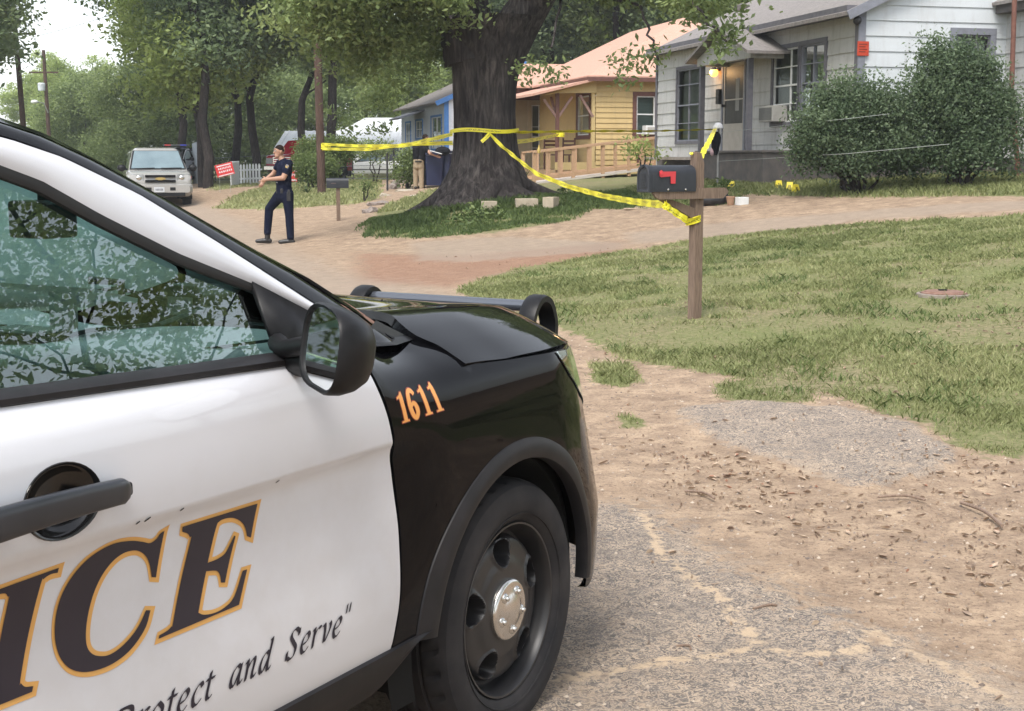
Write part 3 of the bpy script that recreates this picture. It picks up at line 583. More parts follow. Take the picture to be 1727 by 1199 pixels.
# ================================================================ trees, shrubs
def leaf_mat(name, dark, mid, light, rough=.55, back=.48):
    m, nt, b = new_mat(name); a = N(nt, 'ShaderNodeAttribute', attribute_name='tone')
    v = coords(nt); n = noise(nt, v, .45, 3); f = math_(nt, 'ADD', math_(nt, 'MULTIPLY', a.outputs['Fac'], .7), math_(nt, 'MULTIPLY', n, .5))
    c = ramp(nt, f, [(.25, dark), (.55, mid), (.9, light)]); nt.links.new(c, b.inputs['Base Color']); b.inputs['Roughness'].default_value = rough; b.inputs['Specular IOR Level'].default_value = .35
    tl = nt.nodes.new('ShaderNodeBsdfTranslucent'); nt.links.new(c, tl.inputs[0]); mx = nt.nodes.new('ShaderNodeMixShader'); mx.inputs[0].default_value = back
    nt.links.new(b.outputs[0], mx.inputs[1]); nt.links.new(tl.outputs[0], mx.inputs[2]); nt.links.new(mx.outputs[0], nt.nodes['Material Output'].inputs[0]); return m
ML_OAK = leaf_mat('oak_leaf', (.095, .14, .052), (.185, .245, .095), (.32, .39, .16)); ML_DARK = leaf_mat('dark_leaf', (.085, .13, .065), (.155, .22, .11), (.26, .33, .165))
ML_LIT = leaf_mat('bright_leaf', (.16, .22, .06), (.29, .37, .11), (.45, .53, .19)); ML_SHRUB = leaf_mat('shrub_leaf', (.045, .075, .038), (.095, .145, .075), (.19, .25, .14), .55)
ML_HEDGE = leaf_mat('hedge_leaf', (.06, .09, .03), (.12, .17, .055), (.21, .27, .09)); ML_BLADE = leaf_mat('blade_leaf', (.16, .185, .07), (.27, .30, .12), (.42, .41, .21), .6, .3); ML_WEED = leaf_mat('weed_leaf', (.055, .09, .028), (.115, .165, .052), (.2, .25, .09), .6, .3)
M_BARK = None
def bark(name, c1, c2, c3, sc=1.0):
    m, nt, b = new_mat(name); v = coords(nt, 'Object', (9*sc, 9*sc, 1.3*sc)); n = noise(nt, v, 1.4, 7, .65, .6); n2 = noise(nt, coords(nt), 1.1, 4); n3 = noise(nt, v, 5, 5, .7)
    c = ramp(nt, n, [(.38, c1), (.52, c2), (.7, c3)]); c = mix(nt, ramp(nt, n2, [(.42, 0.0), (.62, .6)]), c, c1); nt.links.new(c, b.inputs['Base Color']); b.inputs['Roughness'].default_value = .95; b.inputs['Specular IOR Level'].default_value = .15
    bump(nt, b, math_(nt, 'ADD', n, math_(nt, 'MULTIPLY', n3, .4)), 1.0, .06); return m
M_BARK = bark('oak_bark', (.028, .024, .024), (.070, .061, .058), (.15, .132, .122)); M_BARK2 = bark('thin_bark', (.022, .018, .017), (.05, .042, .038), (.10, .085, .075), 2); M_POLE = bark('pole_wood', (.07, .045, .035), (.12, .075, .058), (.17, .115, .09), 2)
def leaves_mesh(name, pts, size, rng, mat, tone, up=.35, shape='leaf', droop=0):
    """pts Nx3; one diamond/leaf quad each; tone Nx"""
    n = len(pts); nr = rng.normal(size=(n, 3)); nr[:, 2] = np.abs(nr[:, 2])*(.6+up)+up; nr /= np.linalg.norm(nr, axis=1)[:, None]
    a = np.cross(nr, rng.normal(size=(n, 3))); a /= np.linalg.norm(a, axis=1)[:, None]; b = np.cross(nr, a)
    s = (size*(.6+.8*rng.random(n)))[:, None]; 
    if droop: a[:, 2] -= droop; 
    v = np.stack([pts-a*s*.5, pts+b*s*.27-a*s*.05, pts+a*s*.55, pts-b*s*.27-a*s*.05], 1).reshape(-1, 3)
    me = bpy.data.meshes.new(name); me.vertices.add(4*n); me.vertices.foreach_set('co', v.astype(np.float32).ravel()); me.loops.add(4*n); me.loops.foreach_set('vertex_index', np.arange(4*n, dtype=np.int32))
    me.polygons.add(n); me.polygons.foreach_set('loop_start', np.arange(0, 4*n, 4, dtype=np.int32)); me.polygons.foreach_set('loop_total', np.full(n, 4, np.int32)); me.update(calc_edges=True)
    at = me.attributes.new('tone', 'FLOAT', 'POINT'); at.data.foreach_set('value', np.repeat(tone, 4).astype(np.float32)); me.materials.append(mat); return me
def crown_pts(rng, blobs, n, clump=.45, shell=.55, per=45, flat=.55):
    """clumps scattered through ellipsoids, denser to the shell"""
    vol = np.array([b[3]*b[4]*b[5] for b in blobs])**.75; k = rng.choice(len(blobs), size=max(1, n//per), p=vol/vol.sum()); B = np.array(blobs)[k]
    d = rng.normal(size=(len(k), 3)); d /= np.linalg.norm(d, axis=1)[:, None]; r = (shell+(1-shell)*rng.random(len(k)))[:, None]; cc = B[:, :3]+d*r*B[:, 3:6]
    ct = rng.random(len(k)); cs = clump*(.5+rng.random(len(k)))
    i = np.repeat(np.arange(len(k)), per); off = np.clip(rng.normal(size=(len(i), 3)), -1.7, 1.7)*cs[i][:, None]*np.array([1, 1, flat]); pts = cc[i]+off
    tone = np.clip(.25+.45*ct[i]+.25*rng.random(len(i))+.18*off[:, 2]/cs[i], 0, 1); return pts, tone
def put(me, name, parent=None, loc=None):
    o = bpy.data.objects.new(name, me); col.objects.link(o)
    if parent: o.parent = parent
    if loc is not None: o.location = loc
    return o
def limb(mb, a, b, r0, r1, rng, n=7, wob=.12, seg=7, m=0):
    a = Vector(a); b = Vector(b); L = (b-a).length; pts = []
    for i in range(seg+1): t = i/seg; p = a.lerp(b, t); w = wob*L*.15*math.sin(math.pi*t); pts.append(p+Vector((rng.normal()*w, rng.normal()*w, rng.normal()*w*.5)))
    mb.tube(pts, [r0+(r1-r0)*(i/seg) for i in range(seg+1)], n, m=m)
    return pts
TREE_DATA = {}
def tree_kind(key, H, R, cb, n, leaf, mat, rt, seed, lean=0, shell=.5, per=45, clump=.5):
    """H height, R crown radius, cb crown base"""
    rng = np.random.default_rng(seed); blobs = []
    for i in range(15):
        t = (i+.5)/15; z = cb+(H-cb)*t; rr = R*math.sin(math.pi*min(1, .18+.8*t))**.7; a = rng.random()*6.28; d = rr*.55*rng.random()**.5
        blobs.append((d*math.cos(a)*1.3, d*math.sin(a)*1.3, z, rr*(.42+.25*rng.random()), rr*(.42+.25*rng.random()), rr*(.30+.2*rng.random())))
    pts, tone = crown_pts(rng, blobs, n, clump, shell, per); me = leaves_mesh('crown_'+key, pts, leaf, rng, mat, tone)
    mb = MB(); limb(mb, (0, 0, -.3), (lean, 0, H*.8), rt*.8, rt*.2, rng, 10, .10, 10)
    for b in blobs[::1]: h = max(cb*.75, b[2]-abs(b[0])*.5-1); limb(mb, (lean*h/H, 0, h), b[:3], rt*.2, .02, rng, 6, .3, 6)
    o = mb.build('trunk', M_BARK2, None, smooth=60); tm = o.data; bpy.data.objects.remove(o); TREE_DATA[key] = (tm, me)
def plant_tree(key, x, y, label, cat='tree', s=1.0, rz=0., name='tree', group='trees of the wood behind the houses', dz=0, sz=None):
    t = thing(name, label, cat, gpt(x, y, dz), rz, group); t.scale = (s, s, sz or s); tm, cm = TREE_DATA[key]; put(tm, 'trunk', t); put(cm, 'crown', t); return t
tree_kind('broad', 16, 4.4, 5.0, 50000, .22, ML_OAK, .26, 1); tree_kind('tall', 19, 4.2, 5.4, 56000, .22, ML_DARK, .28, 2, .3); tree_kind('bright', 14, 3.9, 3.2, 44000, .20, ML_LIT, .2, 3); tree_kind('gappy', 17, 5.5, 3.5, 22000, .14, ML_OAK, .16, 9, shell=.3, per=130, clump=.42); tree_kind('low', 8, 4.2, .8, 34000, .20, ML_OAK, .14, 4)
tree_kind('far', 17, 6.5, 1.2, 42000, .34, ML_LIT, .25, 5)
def xat(px, Y): return (px-863.5)/FPX*Y/ math.cos(PITCH)*1.0
TR = [ # key, px, Y, scale, rotation, label
 ('tall', -15, 52, 1.0, .3, 'dark tree at the far left edge of the picture'), ('broad', -55, 70, 1.1, 1, 'tree behind the dark tree at the left edge'),
 ('far', -110, 110, .95, 0, 'distant tree low at the left edge behind the first utility pole'), ('far', 95, 150, .72, 1.4, 'farthest pale tree under the open patch of sky'), ('far', 178, 128, .60, 2.2, 'distant tree right of the street lamp pole'), ('bright', 120, 122, .72, .7, 'light green low tree between the two utility poles'),
 ('low', 160, 100, .95, 3.3, 'rounded low tree beside the far end of the road'), ('tall', 318, 74, 1.12, .9, 'tall dark tree whose crown borders the white sky'), ('low', 250, 82, .9, 2.1, 'low leafy tree behind the silver SUV'), ('bright', 350, 58, 1.1, 2.4, 'bright green tree above the silver SUV'),
 ('tall', 359, 55, .95, 4.1, 'tall tree with a dark trunk behind the tilted red sign'), ('broad', 408, 64, 1.02, 5.2, 'tree with a thin straight trunk behind the picket fence'), ('broad', 437, 60, .98, 1.2, 'tree with a trunk right behind the officer'), ('low', 400, 90, 1.2, .2, 'low tree filling the gap behind the picket fence'),
 ('broad', 520, 76, 1.15, 2.8, 'tree rising behind the white awning'), ('low', 480, 100, 1.3, 2.0, 'low tree behind the red truck'), ('tall', 566, 56, .95, .4, 'slim tree just right of the taped utility pole'), ('bright', 610, 105, 1.1, 3.1, 'light green tree behind the white roofed house'), ('far', 690, 115, .8, 1.8, 'tree behind the house with blue trim'),
 ('broad', 830, 84, 1.05, 4.4, 'tree hidden mostly by the big oak trunk'), ('tall', 915, 72, 1.0, 5.5, 'dark tree above the left end of the peach roof'), ('bright', 960, 78, 1.35, .5, 'light green tree above the middle of the peach roof'), ('broad', 1040, 70, 1.15, 3.9, 'tree behind the peak of the peach roof'),
 ('bright', 1075, 92, 1.5, 1.1, 'paler green tree deep behind the peach roof'), ('tall', 1130, 66, 1.0, 2.6, 'dark tree between the yellow and the grey house'), ('broad', 1225, 60, 1.05, 1.7, 'tree behind the porch gable of the grey house'), ('broad', 1330, 62, 1.1, 4.9, 'tree behind the ridge of the grey house'), ('far', 760, 125, .9, 2.9, 'distant tree beyond the blue trimmed house'), ('far', 1000, 125, .95, 4.0, 'distant tree deep in the wood')]
for key, px_, Y, s, rz, lab in TR: plant_tree(key, xat(px_, Y), Y, lab, s=s, rz=rz)
# trees outside the frame that the glass and the paint mirror
for key, x, y, s, rz, lab in (('gappy', 15, 3, 1.0, .4, 'tree beyond the right edge of the picture'), ('gappy', 20, 9, 1.0, 1.9, 'second tree beyond the right edge'), ('gappy', 26, -3, 1.1, 2, 'pale tree far to our right'), ('gappy', 17, -6, 1.1, 3.4, 'tree behind us on the right'), ('tall', 9, -13, 1.1, 5.0, 'tall tree behind us'), 
    ('broad', -9, 14, .9, 1.2, 'tree across the road hidden by the police car'), ('low', -1, -16, 1.2, 2, 'low tree behind the camera'), ('tall', -14, 24, .9, 3, 'tree left of the road hidden by the police car')):
    if x < 0 and y > 0: continue
    plant_tree(key, x, y, lab, s=s, rz=rz, group='trees beyond the frame')
# ---------------------------------------------------------------- the big oak
def big_oak():
    rng = np.random.default_rng(11); Y = 28.2; cx = xat(817, Y); base = z1(cx, Y)-.1; root = thing('oak_tree', 'huge old oak with a thick dark forked trunk wrapped in yellow tape', 'tree', (cx, Y, base))
    # outline of the bole, measured left/right edges by height
    prof = [(352, 716, 922), (330, 732, 905), (318, 743, 895), (305, 750, 889), (290, 757, 884), (275, 762, 877), (250, 765, 872), (225, 766, 869), (190, 766, 867), (150, 764, 868), (110, 762, 874), (80, 756, 886), (50, 750, 902), (30, 746, 915)]
    rows = []; n = 72; ph = [rng.random()*6.28 for _ in range(8)]
    for py, xl, xr in prof:
        L = at_y(xl, py, Y); Rr = at_y(xr, py, Y); c = (L[0]+Rr[0])/2-cx; r = (Rr[0]-L[0])/2; z = L[2]-base; row = []
        lowf = max(0, (py-285)/45)
        for j in range(n):
            t = 2*math.pi*j/n; fl = 1+.035*math.sin(7*t+ph[0])+.025*math.sin(13*t+ph[1]+py*.02)+.02*math.sin(23*t+ph[2]); fl += lowf*.09*math.sin(5*t+ph[3])
            row.append((c+r*math.cos(t)*fl, min(r, 1.15)*.92*math.sin(t)*fl, z))
        rows.append(row)
    V = []
    for i in range(len(rows)-1):
        for q in range(4):
            f = q/4; V.append([tuple(Vector(a).lerp(Vector(b), f)) for a, b in zip(rows[i], rows[i+1])])
    V.append(rows[-1]); mb = MB(); mb.grid(V, close=True)
    def W(px_, py, dy=0): p = at_y(px_, py, Y+dy); return (p[0]-cx, p[1]-Y, p[2]-base)
    # two great limbs
    def big(pts, rs, k=14):
        p = smooth_line([tuple(q) for q in pts], 4); m = len(p); R2 = [float(np.interp(i/(m-1), np.linspace(0, 1, len(rs)), rs)) for i in range(m)]; mb.tube(p, R2, 26)
    big([W(800, 100), W(787, 50), W(780, 0, .1), W(768, -80, .4), W(740, -200, .8), W(700, -330, 1)], [.62, .55, .50, .42, .30, .15])
    big([W(835, 110), W(862, 60), W(893, 10, -.1), W(925, -40, -.3), W(975, -140, -.8), W(1040, -260, -1.2)], [.52, .46, .40, .34, .24, .12])
    lims = [(W(770, -60, .3), W(640, 20, -2.2), .22), (W(768, -80, .3), W(560, -60, -3), .22), (W(760, -100, .3), W(660, -10, 2.5), .18), (W(930, -50, -.4), W(1080, 10, -3), .18), (W(960, -110, -.6), W(1230, -10, -5), .18), (W(775, 40, 0), W(690, 70, 1.5), .12),
            (W(975, -140, -.8), W(1150, -80, 2), .2), (W(740, -200, .8), W(880, -260, -3), .18), (W(800, 20, .4), W(760, 30, -3), .1), (W(960, -60, -1), W(930, 80, -2.6), .03), (W(1150, -20, -4.3), W(1225, 70, -5.2), .025), (W(1080, 10, -3), W(1110, 100, -3.6), .025)]
    for a, b, r in lims: limb(mb, a, b, r, .02, rng, 9, .14, 9)
    # buttress roots
    for a_, L_, r in ((185, 2.1, .17), (215, 1.7, .15), (250, 1.3, .16), (285, 1.2, .15), (320, 1.6, .16), (352, 2.0, .15), (20, 1.6, .15), (150, 1.7, .15)):
        a_ = R_(a_); d_ = Vector((math.cos(a_), math.sin(a_), 0)); pl = []
        for t_ in (0, .12, .25, .4, .6, .8, 1.0):
            q = d_*(.62+(L_-.62)*t_)+Vector((-d_.y, d_.x, 0))*.12*math.sin(t_*5+a_*3); zz = z1(cx+q.x, Y+q.y)-base; pl.append((q.x, q.y, zz+.26*(1-t_)**2.6+.03-.12*t_))
        mb.tube(smooth_line(pl, 3), [float(v) for v in np.interp(np.linspace(0, 1, len(smooth_line(pl, 3))), [0, .3, 1], [.24, r*1.1, r*.35])], 12)
    mb.build('trunk', M_BARK, root, smooth=70)
    # crown: dense mass above, hanging sprays in view
    def bl(px_, py, dy, rx, ry, rz): p = W(px_, py, dy); return (p[0], p[1], p[2], rx, ry, rz)
    blobs = [bl(700, -40, -1, 1.5, 1.5, .8), bl(620, -20, -2, 1.3, 1.3, .7), bl(560, -40, -3, 1.3, 1.2, .7), bl(640, 50, -1.5, .8, .9, .5), bl(700, 75, 0, .65, .8, .42), bl(670, 125, .5, .6, .7, .36), bl(720, 20, -.5, .8, .8, .5), bl(600, 90, -1, .6, .7, .42), bl(632, 160, 1.5, .4, .6, .25),
             bl(570, 50, -2, .9, .8, .6), bl(520, 20, -3, .9, .8, .6), bl(778, 22, -1.6, .35, .4, .35), bl(730, -10, -2, .7, .6, .4), bl(960, -38, -2, .7, .7, .3), bl(1040, -28, -2.5, .8, .8, .32), bl(1120, -18, -3, .8, .8, .38), bl(1180, -5, -4.5, .55, .7, .33), bl(1225, -30, -5, .5, .7, .28), bl(1000, -65, -2, 1.4, 1.2, .5), bl(1150, -70, -3.5, 1.4, 1.2, .5),
             bl(1180, -160, -3, 2, 2, 1), bl(900, -200, 0, 3, 3, 1.4), bl(700, -200, 0, 3, 3, 1.5), bl(820, -330, 0, 3.5, 3, 1.5), bl(1000, -250, -1, 2.6, 3, 1.3), bl(560, -160, -2, 2, 2, 1)]
    pts, tone = crown_pts(rng, blobs[:20], 38000, .24, .35, 38); p2, t2 = crown_pts(rng, blobs[20:], 30000, .5, .5, 45)
    ex = []
    for px_, py, dy in ((1230, 60, -5), (1222, 80, -5.1), (1212, 92, -5.1), (1240, 45, -5), (1205, 60, -4.8), (1110, 85, -3.5), (1060, 95, -3.4), (1065, 115, -3.4), (1040, 100, -3.2), (1100, 105, -3.5), (875, 118, -2.4), (890, 125, -2.4), (930, 118, -2.5), (935, 128, -2.5), (900, 108, -2.4), (1050, 140, -3.3), (650, 215, 1.5), (625, 222, 1.5), (1200, 40, -4.8), (1240, 30, -5), (1160, 35, -4), (1000, 40, -2.4), (560, 190, -.5), (585, 215, 0), (1225, 70, -5), (1235, 52, -5)):
        p = np.array(W(px_, py, dy)); ex.append(p+rng.normal(size=(42, 3))*np.array([.13, .16, .10]))
    ex = np.concatenate(ex); allp = np.concatenate([pts, p2, ex]); al = np.concatenate([tone, t2, .2+.4*rng.random(len(ex))]); put(leaves_mesh('oak_crown', allp, .105, rng, ML_OAK, al, droop=.25), 'crown', root)
    return root
big_oak()
# ---------------------------------------------------------------- shrubs and hedges
def shrub(name, label, px_, Y, blobs, n, leaf, mat, cat='shrub', per=30, clump=.16, stems=7, group=None, seed=0, shell=.45, up=.2):
    x = xat(px_, Y); z = z1(x, Y); rng = np.random.default_rng(seed); root = thing(name, label, cat, (x, Y, z), 0, group); pts, tone = crown_pts(rng, blobs, n, clump, shell, per, .8)
    k = pts[:, 2] > -.02; put(leaves_mesh('foliage', pts[k], leaf, rng, mat, tone[k], up), 'foliage', root); mb = MB()
    for b in blobs[:stems]: limb(mb, (b[0]*.15, b[1]*.15, -.05), b[:3], .035, .008, rng, 6, .4, 6)
    mb.build('stem', M_BARK2, root, smooth=60); return root
def pblobs(px0, Y, lst):
    """blobs from outline spots: (px,py,depth offset,radius x,z)"""
    x0 = xat(px0, Y); z0 = z1(x0, Y); out = []
    for px_, py, dy, rx, rz_ in lst: p = at_y(px_, py, Y+dy); out.append((p[0]-x0, dy, p[2]-z0, rx, rx*.9, rz_))
    return out
shrub('shrub', 'wide dark green shrub hiding the lower half of the double window', 1440, 24.3, pblobs(1440, 24.3, [(1430, 205, 0, .62, .6), (1385, 215, -.2, .45, .48), (1480, 210, .1, .5, .55), (1420, 160, .1, .38, .32), (1470, 165, .1, .36, .34), (1370, 250, -.1, .42, .34), (1440, 265, -.2, .6, .33), (1510, 255, 0, .45, .4), (1395, 175, 0, .3, .3), (1355, 205, 0, .22, .25), (1530, 225, .1, .34, .42), (1528, 270, 0, .34, .25), (1520, 185, .1, .24, .26), (1350, 265, 0, .18, .2)]), 40000, .058, ML_SHRUB, group=None, seed=21, clump=.15, per=70, shell=.35, stems=10)
shrub('shrub', 'taller rounded grey green shrub under the single gable window', 1610, 23.8, pblobs(1610, 23.8, [(1610, 185, 0, .68, .7), (1570, 170, -.1, .5, .55), (1650, 190, .1, .5, .6), (1590, 115, 0, .42, .4), (1650, 130, .1, .40, .36), (1575, 88, 0, .2, .28), (1630, 95, 0, .25, .28), (1690, 200, 0, .3, .42), (1550, 240, -.1, .42, .36), (1620, 255, -.1, .6, .36), (1690, 170, .1, .22, .3), (1712, 225, 0, .22, .4), (1705, 275, 0, .22, .25), (1660, 245, 0, .45, .34), (1535, 190, 0, .25, .3)]), 46000, .058, ML_SHRUB, seed=22, clump=.15, per=70, shell=.35, stems=11)
shrub('hedge', 'clipped square topped hedge right of the officer behind the taped pole', 560, 52, pblobs(560, 52, [(520, 250, 0, .5, .35), (545, 248, 0, .5, .33), (572, 248, 0, .5, .33), (592, 250, 0, .26, .28), (550, 260, 0, .6, .28), (580, 261, 0, .4, .24), (525, 272, 0, .45, .35)]), 16000, .09, ML_HEDGE, 'hedge', clump=.14, seed=23, shell=.6)
shrub('hedge', 'lower clipped hedge left of the taped utility pole', 532, 48, pblobs(532, 48, [(512, 275, 0, .42, .3), (535, 278, 0, .45, .3), (555, 280, 0, .35, .28), (525, 292, 0, .6, .3), (550, 295, 0, .4, .25)]), 10000, .08, ML_HEDGE, 'hedge', clump=.12, seed=24, shell=.6)
shrub('sapling', 'small slim tree in front of the white convertible', 636, 50, pblobs(636, 50, [(632, 248, 0, .5, .22), (650, 252, 0, .35, .2), (620, 255, 0, .35, .18), (640, 262, 0, .4, .15)]), 1800, .09, ML_OAK, 'sapling', seed=25, stems=3)
shrub('bush', 'loose bush just left of the man in khaki trousers', 690, 44, pblobs(690, 44, [(690, 275, 0, .35, .4), (684, 292, 0, .38, .35), (700, 290, 0, .3, .35), (688, 262, 0, .2, .2)]), 4200, .08, ML_WEED, 'bush', seed=26)
shrub('bush', 'tiny thin bush on the lawn in front of the white convertible', 618, 40, pblobs(618, 40, [(614, 308, 0, .22, .14), (624, 312, 0, .15, .12)]), 300, .07, ML_WEED, 'bush', seed=27, stems=2)
shrub('plant', 'light green leafy plant at the left corner of the grey house', 1092, 34.5, pblobs(1092, 34.5, [(1085, 250, 0, .28, .12), (1098, 262, 0, .15, .15), (1070, 252, 0, .15, .08)]), 380, .09, ML_LIT, 'plant', seed=28, stems=3)
def yucca(px_, py, label, h=.5, n=26, Y=None, name='yucca', mat=None, group=None):
    p = hit(px_, py) if Y is None else np.array(gpt(xat(px_, Y), Y)); rng = np.random.default_rng(int(px_)); mb = MB()
    for i in range(n):
        a = rng.random()*6.28; el = R_(15+65*rng.random()); L = h*(.6+.5*rng.random()); d = Vector((math.cos(a)*math.cos(el), math.sin(a)*math.cos(el), math.sin(el))); s_ = Vector((-math.sin(a), math.cos(a), 0))*.022
        m = d*L*.5; e = d*L-Vector((0, 0, L*.25)); mb.add([s_*.6, -s_*.6, m-s_, m+s_, e], [(0, 1, 2, 3), (3, 2, 4)])
    o = mb.build(name, mat or ML_WEED, None); o.location = p; tag(o, label, 'plant', group); return o
yucca(517, 326, 'spiky yucca plant beside the officer and the low hedge', .62); yucca(618, 325, 'spiky plant on the lawn under the sapling', .4, 14)
yucca(880, 300, 'dark spiky plant beside the right side of the oak trunk', .9, 40, Y=37.5)
# ================================================================ police car (local axes: x forward, y inward from its right flank, z up)
def pch(xs, ys):
    xs = np.array(xs, float); ys = np.array(ys, float); h = np.diff(xs); d = np.diff(ys)/h; m = np.zeros(len(xs))
    m[0] = d[0]; m[-1] = d[-1]
    for i in range(1, len(xs)-1):
        m[i] = 0 if d[i-1]*d[i] <= 0 else (h[i-1]+h[i])*3/((2*h[i]+h[i-1])/d[i-1]+(h[i]+2*h[i-1])/d[i])
    def f(x):
        x = min(max(float(x), xs[0]), xs[-1]); i = min(int(np.searchsorted(xs, x, 'right'))-1, len(h)-1); i = max(i, 0); t = (x-xs[i])/h[i]
        return (2*t**3-3*t*t+1)*ys[i]+(t**3-2*t*t+t)*h[i]*m[i]+(-2*t**3+3*t*t)*ys[i+1]+(t**3-t*t)*h[i]*m[i+1]
    return f
PHI = R_(29.7)
CAR_RZ = math.pi/2-PHI; CAR_O = np.array([.0203, 3.7051, 0.0])
_F = np.array([math.sin(PHI), math.cos(PHI), 0]); _Wd = np.array([-math.cos(PHI), math.sin(PHI), 0])
def bezel(c1, rough, coat=0, metal=0, spec=.5):
    m, nt, b = new_mat('car_finish'); b.inputs['Base Color'].default_value = rgba(c1); b.inputs['Roughness'].default_value = rough
    b.inputs['Coat Weight'].default_value = coat; b.inputs['Coat Roughness'].default_value = .03; b.inputs['Metallic'].default_value = metal; b.inputs['Specular IOR Level'].default_value = spec
    return m
def paint(c1, dirt, low, dirt_shade_col=(.33, .26, .19), name='paint'):  # dirt towards the sills; also paints the white door's shade below its crease
    m, nt, b = new_mat(name); v = coords(nt); n = noise(nt, v, 9, 7, .7); n2 = noise(nt, v, 60, 3, .6)
    sx = nt.nodes.new('ShaderNodeSeparateXYZ'); nt.links.new(v, sx.inputs[0])
    f = ramp(nt, math_(nt, 'ADD', math_(nt, 'MULTIPLY', math_(nt, 'SUBTRACT', low, sx.outputs[2]), 1.6), math_(nt, 'MULTIPLY', n, .8)), [(.25, 0.0), (1.0, dirt)])
    spots = ramp(nt, n2, [(.66, 0.0), (.76, dirt*.7)])
    nt.links.new(mix(nt, math_(nt, 'MAXIMUM', f, math_(nt, 'MULTIPLY', spots, f)), c1, dirt_shade_col), b.inputs['Base Color'])
    b.inputs['Roughness'].default_value = .45; b.inputs['Specular IOR Level'].default_value = .0; b.inputs['Coat Weight'].default_value = 1 if c1[0] > .1 else .75; b.inputs['Coat IOR'].default_value = 1.45 if c1[0] > .1 else 1.27
    nt.links.new(math_(nt, 'ADD', math_(nt, 'MULTIPLY', f, .25), .03), b.inputs['Coat Roughness'])
    return m
M_WHITE = paint((.66, .67, .71), .30, .90, name='white_paint'); M_BLACK = paint((.004, .004, .005), .07, .62, (.12, .095, .085), name='black_paint')
M_PLAS = pmat('black_plastic', (.006, .006, .007), (.012, .012, .013), 30, .42, bmp=.03, spec=.25); M_FLARE = pmat('flare_plastic', (.012, .012, .013), (.022, .020, .022), 12, .5, bmp=.04, spec=.25)
M_RUB = pmat('tyre_rubber', (.016, .016, .018), (.042, .038, .038), 7, .8, bmp=.05, spec=.25); M_RIM = pmat('steel_rim', (.014, .014, .016), (.032, .030, .030), 9, .36, spec=.5)
M_DARK = pmat('void_black', (.004, .004, .004), (.006, .006, .006), 3, .9)
M_CHR = pmat('satin_chrome', (.62, .60, .57), (.30, .24, .19), 42, .24, 1.0, lo=.55, hi=.85)
M_SEAL = pmat('rubber_seal', (.008, .008, .009), (.014, .014, .014), 20, .6)
M_HANDLE = pmat('handle_grey', (.022, .025, .031), (.032, .035, .042), 12, .28)
M_GLOSS = pmat('gloss_black', (.008, .008, .009), (.012, .012, .012), 5, .12)
M_GOLD = pmat('gold_decal', (.72, .40, .12), (.66, .35, .10), 6, .35); M_INK = pmat('ink_decal', (.015, .013, .025), (.022, .018, .03), 6, .35)
M_ORANGE = pmat('amber_decal', (.86, .40, .11), (.82, .36, .09), 6, .4)
M_DASH = pmat('dash_grey', (.72, .74, .73), (.62, .64, .63), 60, .62, bmp=.03); M_DEV = pmat('device_black', (.045, .052, .052), (.07, .075, .075), 20, .4)
M_SEAT = pmat('seat_cloth', (.045, .045, .05), (.07, .07, .075), 80, .85)
M_GLASS = glass_mat('tinted_glass', (.54, .84, .76), .004, 4.2); M_CLEAR = glass_mat('windshield_glass', (.92, .97, .95), 0, 1.2)
M_LENS = glass_mat('headlight_lens', (.75, .78, .74), .03, 2.0)
_door = pch([.30, .36, .42, .47, .52, .60, .70, .80, .895, .918, .945, 1.0, 1.08, 1.13, 1.165, 1.20, 1.22], [.06, .035, .012, .003, .004, .014, .030, .036, .031, .022, .003, .0, .005, .016, .040, .066, .08])
_fend = pch([.22, .30, .36, .5, .7, .9, .97, 1.03, 1.065, 1.09, 1.11, 1.135, 1.17, 1.22], [.03, .012, .006, .0, -.004, -.004, .0, .010, .028, .06, .10, .16, .22, .3])
_plan = pch([-5, .02, .32, .50, .65, .80, .89, .945], [0, 0, .0, .024, .080, .165, .27, .42])
def ssm(a, b, x): t = min(max((x-a)/(b-a), 0), 1); return t*t*(3-2*t)
def S(u, z):
    t = ssm(-.72, -.34, u); w = _door(z)*(1-t)+_fend(z)*t
    sh = max(0, z-.5)*.37*ssm(-.2, .5, u)
    return w+_plan(u+sh)
def SD(u, z, off=0): return (u, S(u, z)-off, z)
seam_u = pch([.30, .44, .464, .6, .712, .861, 1.0, 1.12, 1.17, 1.3], [-.66, -.612, -.603, -.562, -.553, -.572, -.610, -.662, -.685, -.75])
def belt(u): return 1.162+(-.90-min(u, -.6))*.032
def gh(u, z, off=0): return (u, .06+.35*(z-1.05)-off, z)
def decal(poly, fn, name, mat, parent, step=.025, solid=0):
    bm = bmesh.new(); vs = [bm.verts.new((a, b, 0)) for a, b in poly]; 
    es = [bm.edges.new((vs[i], vs[(i+1) % len(vs)])) for i in range(len(vs))]
    bmesh.ops.triangle_fill(bm, edges=es, use_beauty=True)
    xs = [p[0] for p in poly]; ys = [p[1] for p in poly]
    for k, (lo, hi) in enumerate(((min(xs), max(xs)), (min(ys), max(ys)))):
        c = lo+step
        while c < hi:
            co = (c, 0, 0) if k == 0 else (0, c, 0); no = (1, 0, 0) if k == 0 else (0, 1, 0)
            bmesh.ops.bisect_plane(bm, geom=bm.verts[:]+bm.edges[:]+bm.faces[:], plane_co=co, plane_no=no); c += step
    for v in bm.verts: v.co = fn(v.co.x, v.co.y)
    bmesh.ops.recalc_face_normals(bm, faces=bm.faces)
    me = bpy.data.meshes.new(name); bm.to_mesh(me); bm.free(); me.materials.append(mat)
    me.polygons.foreach_set('use_smooth', [True]*len(me.polygons))
    o = bpy.data.objects.new(name, me); col.objects.link(o); o.parent = parent
    if solid: md = o.modifiers.new('s', 'SOLIDIFY'); md.thickness = solid; md.offset = 0
    return o
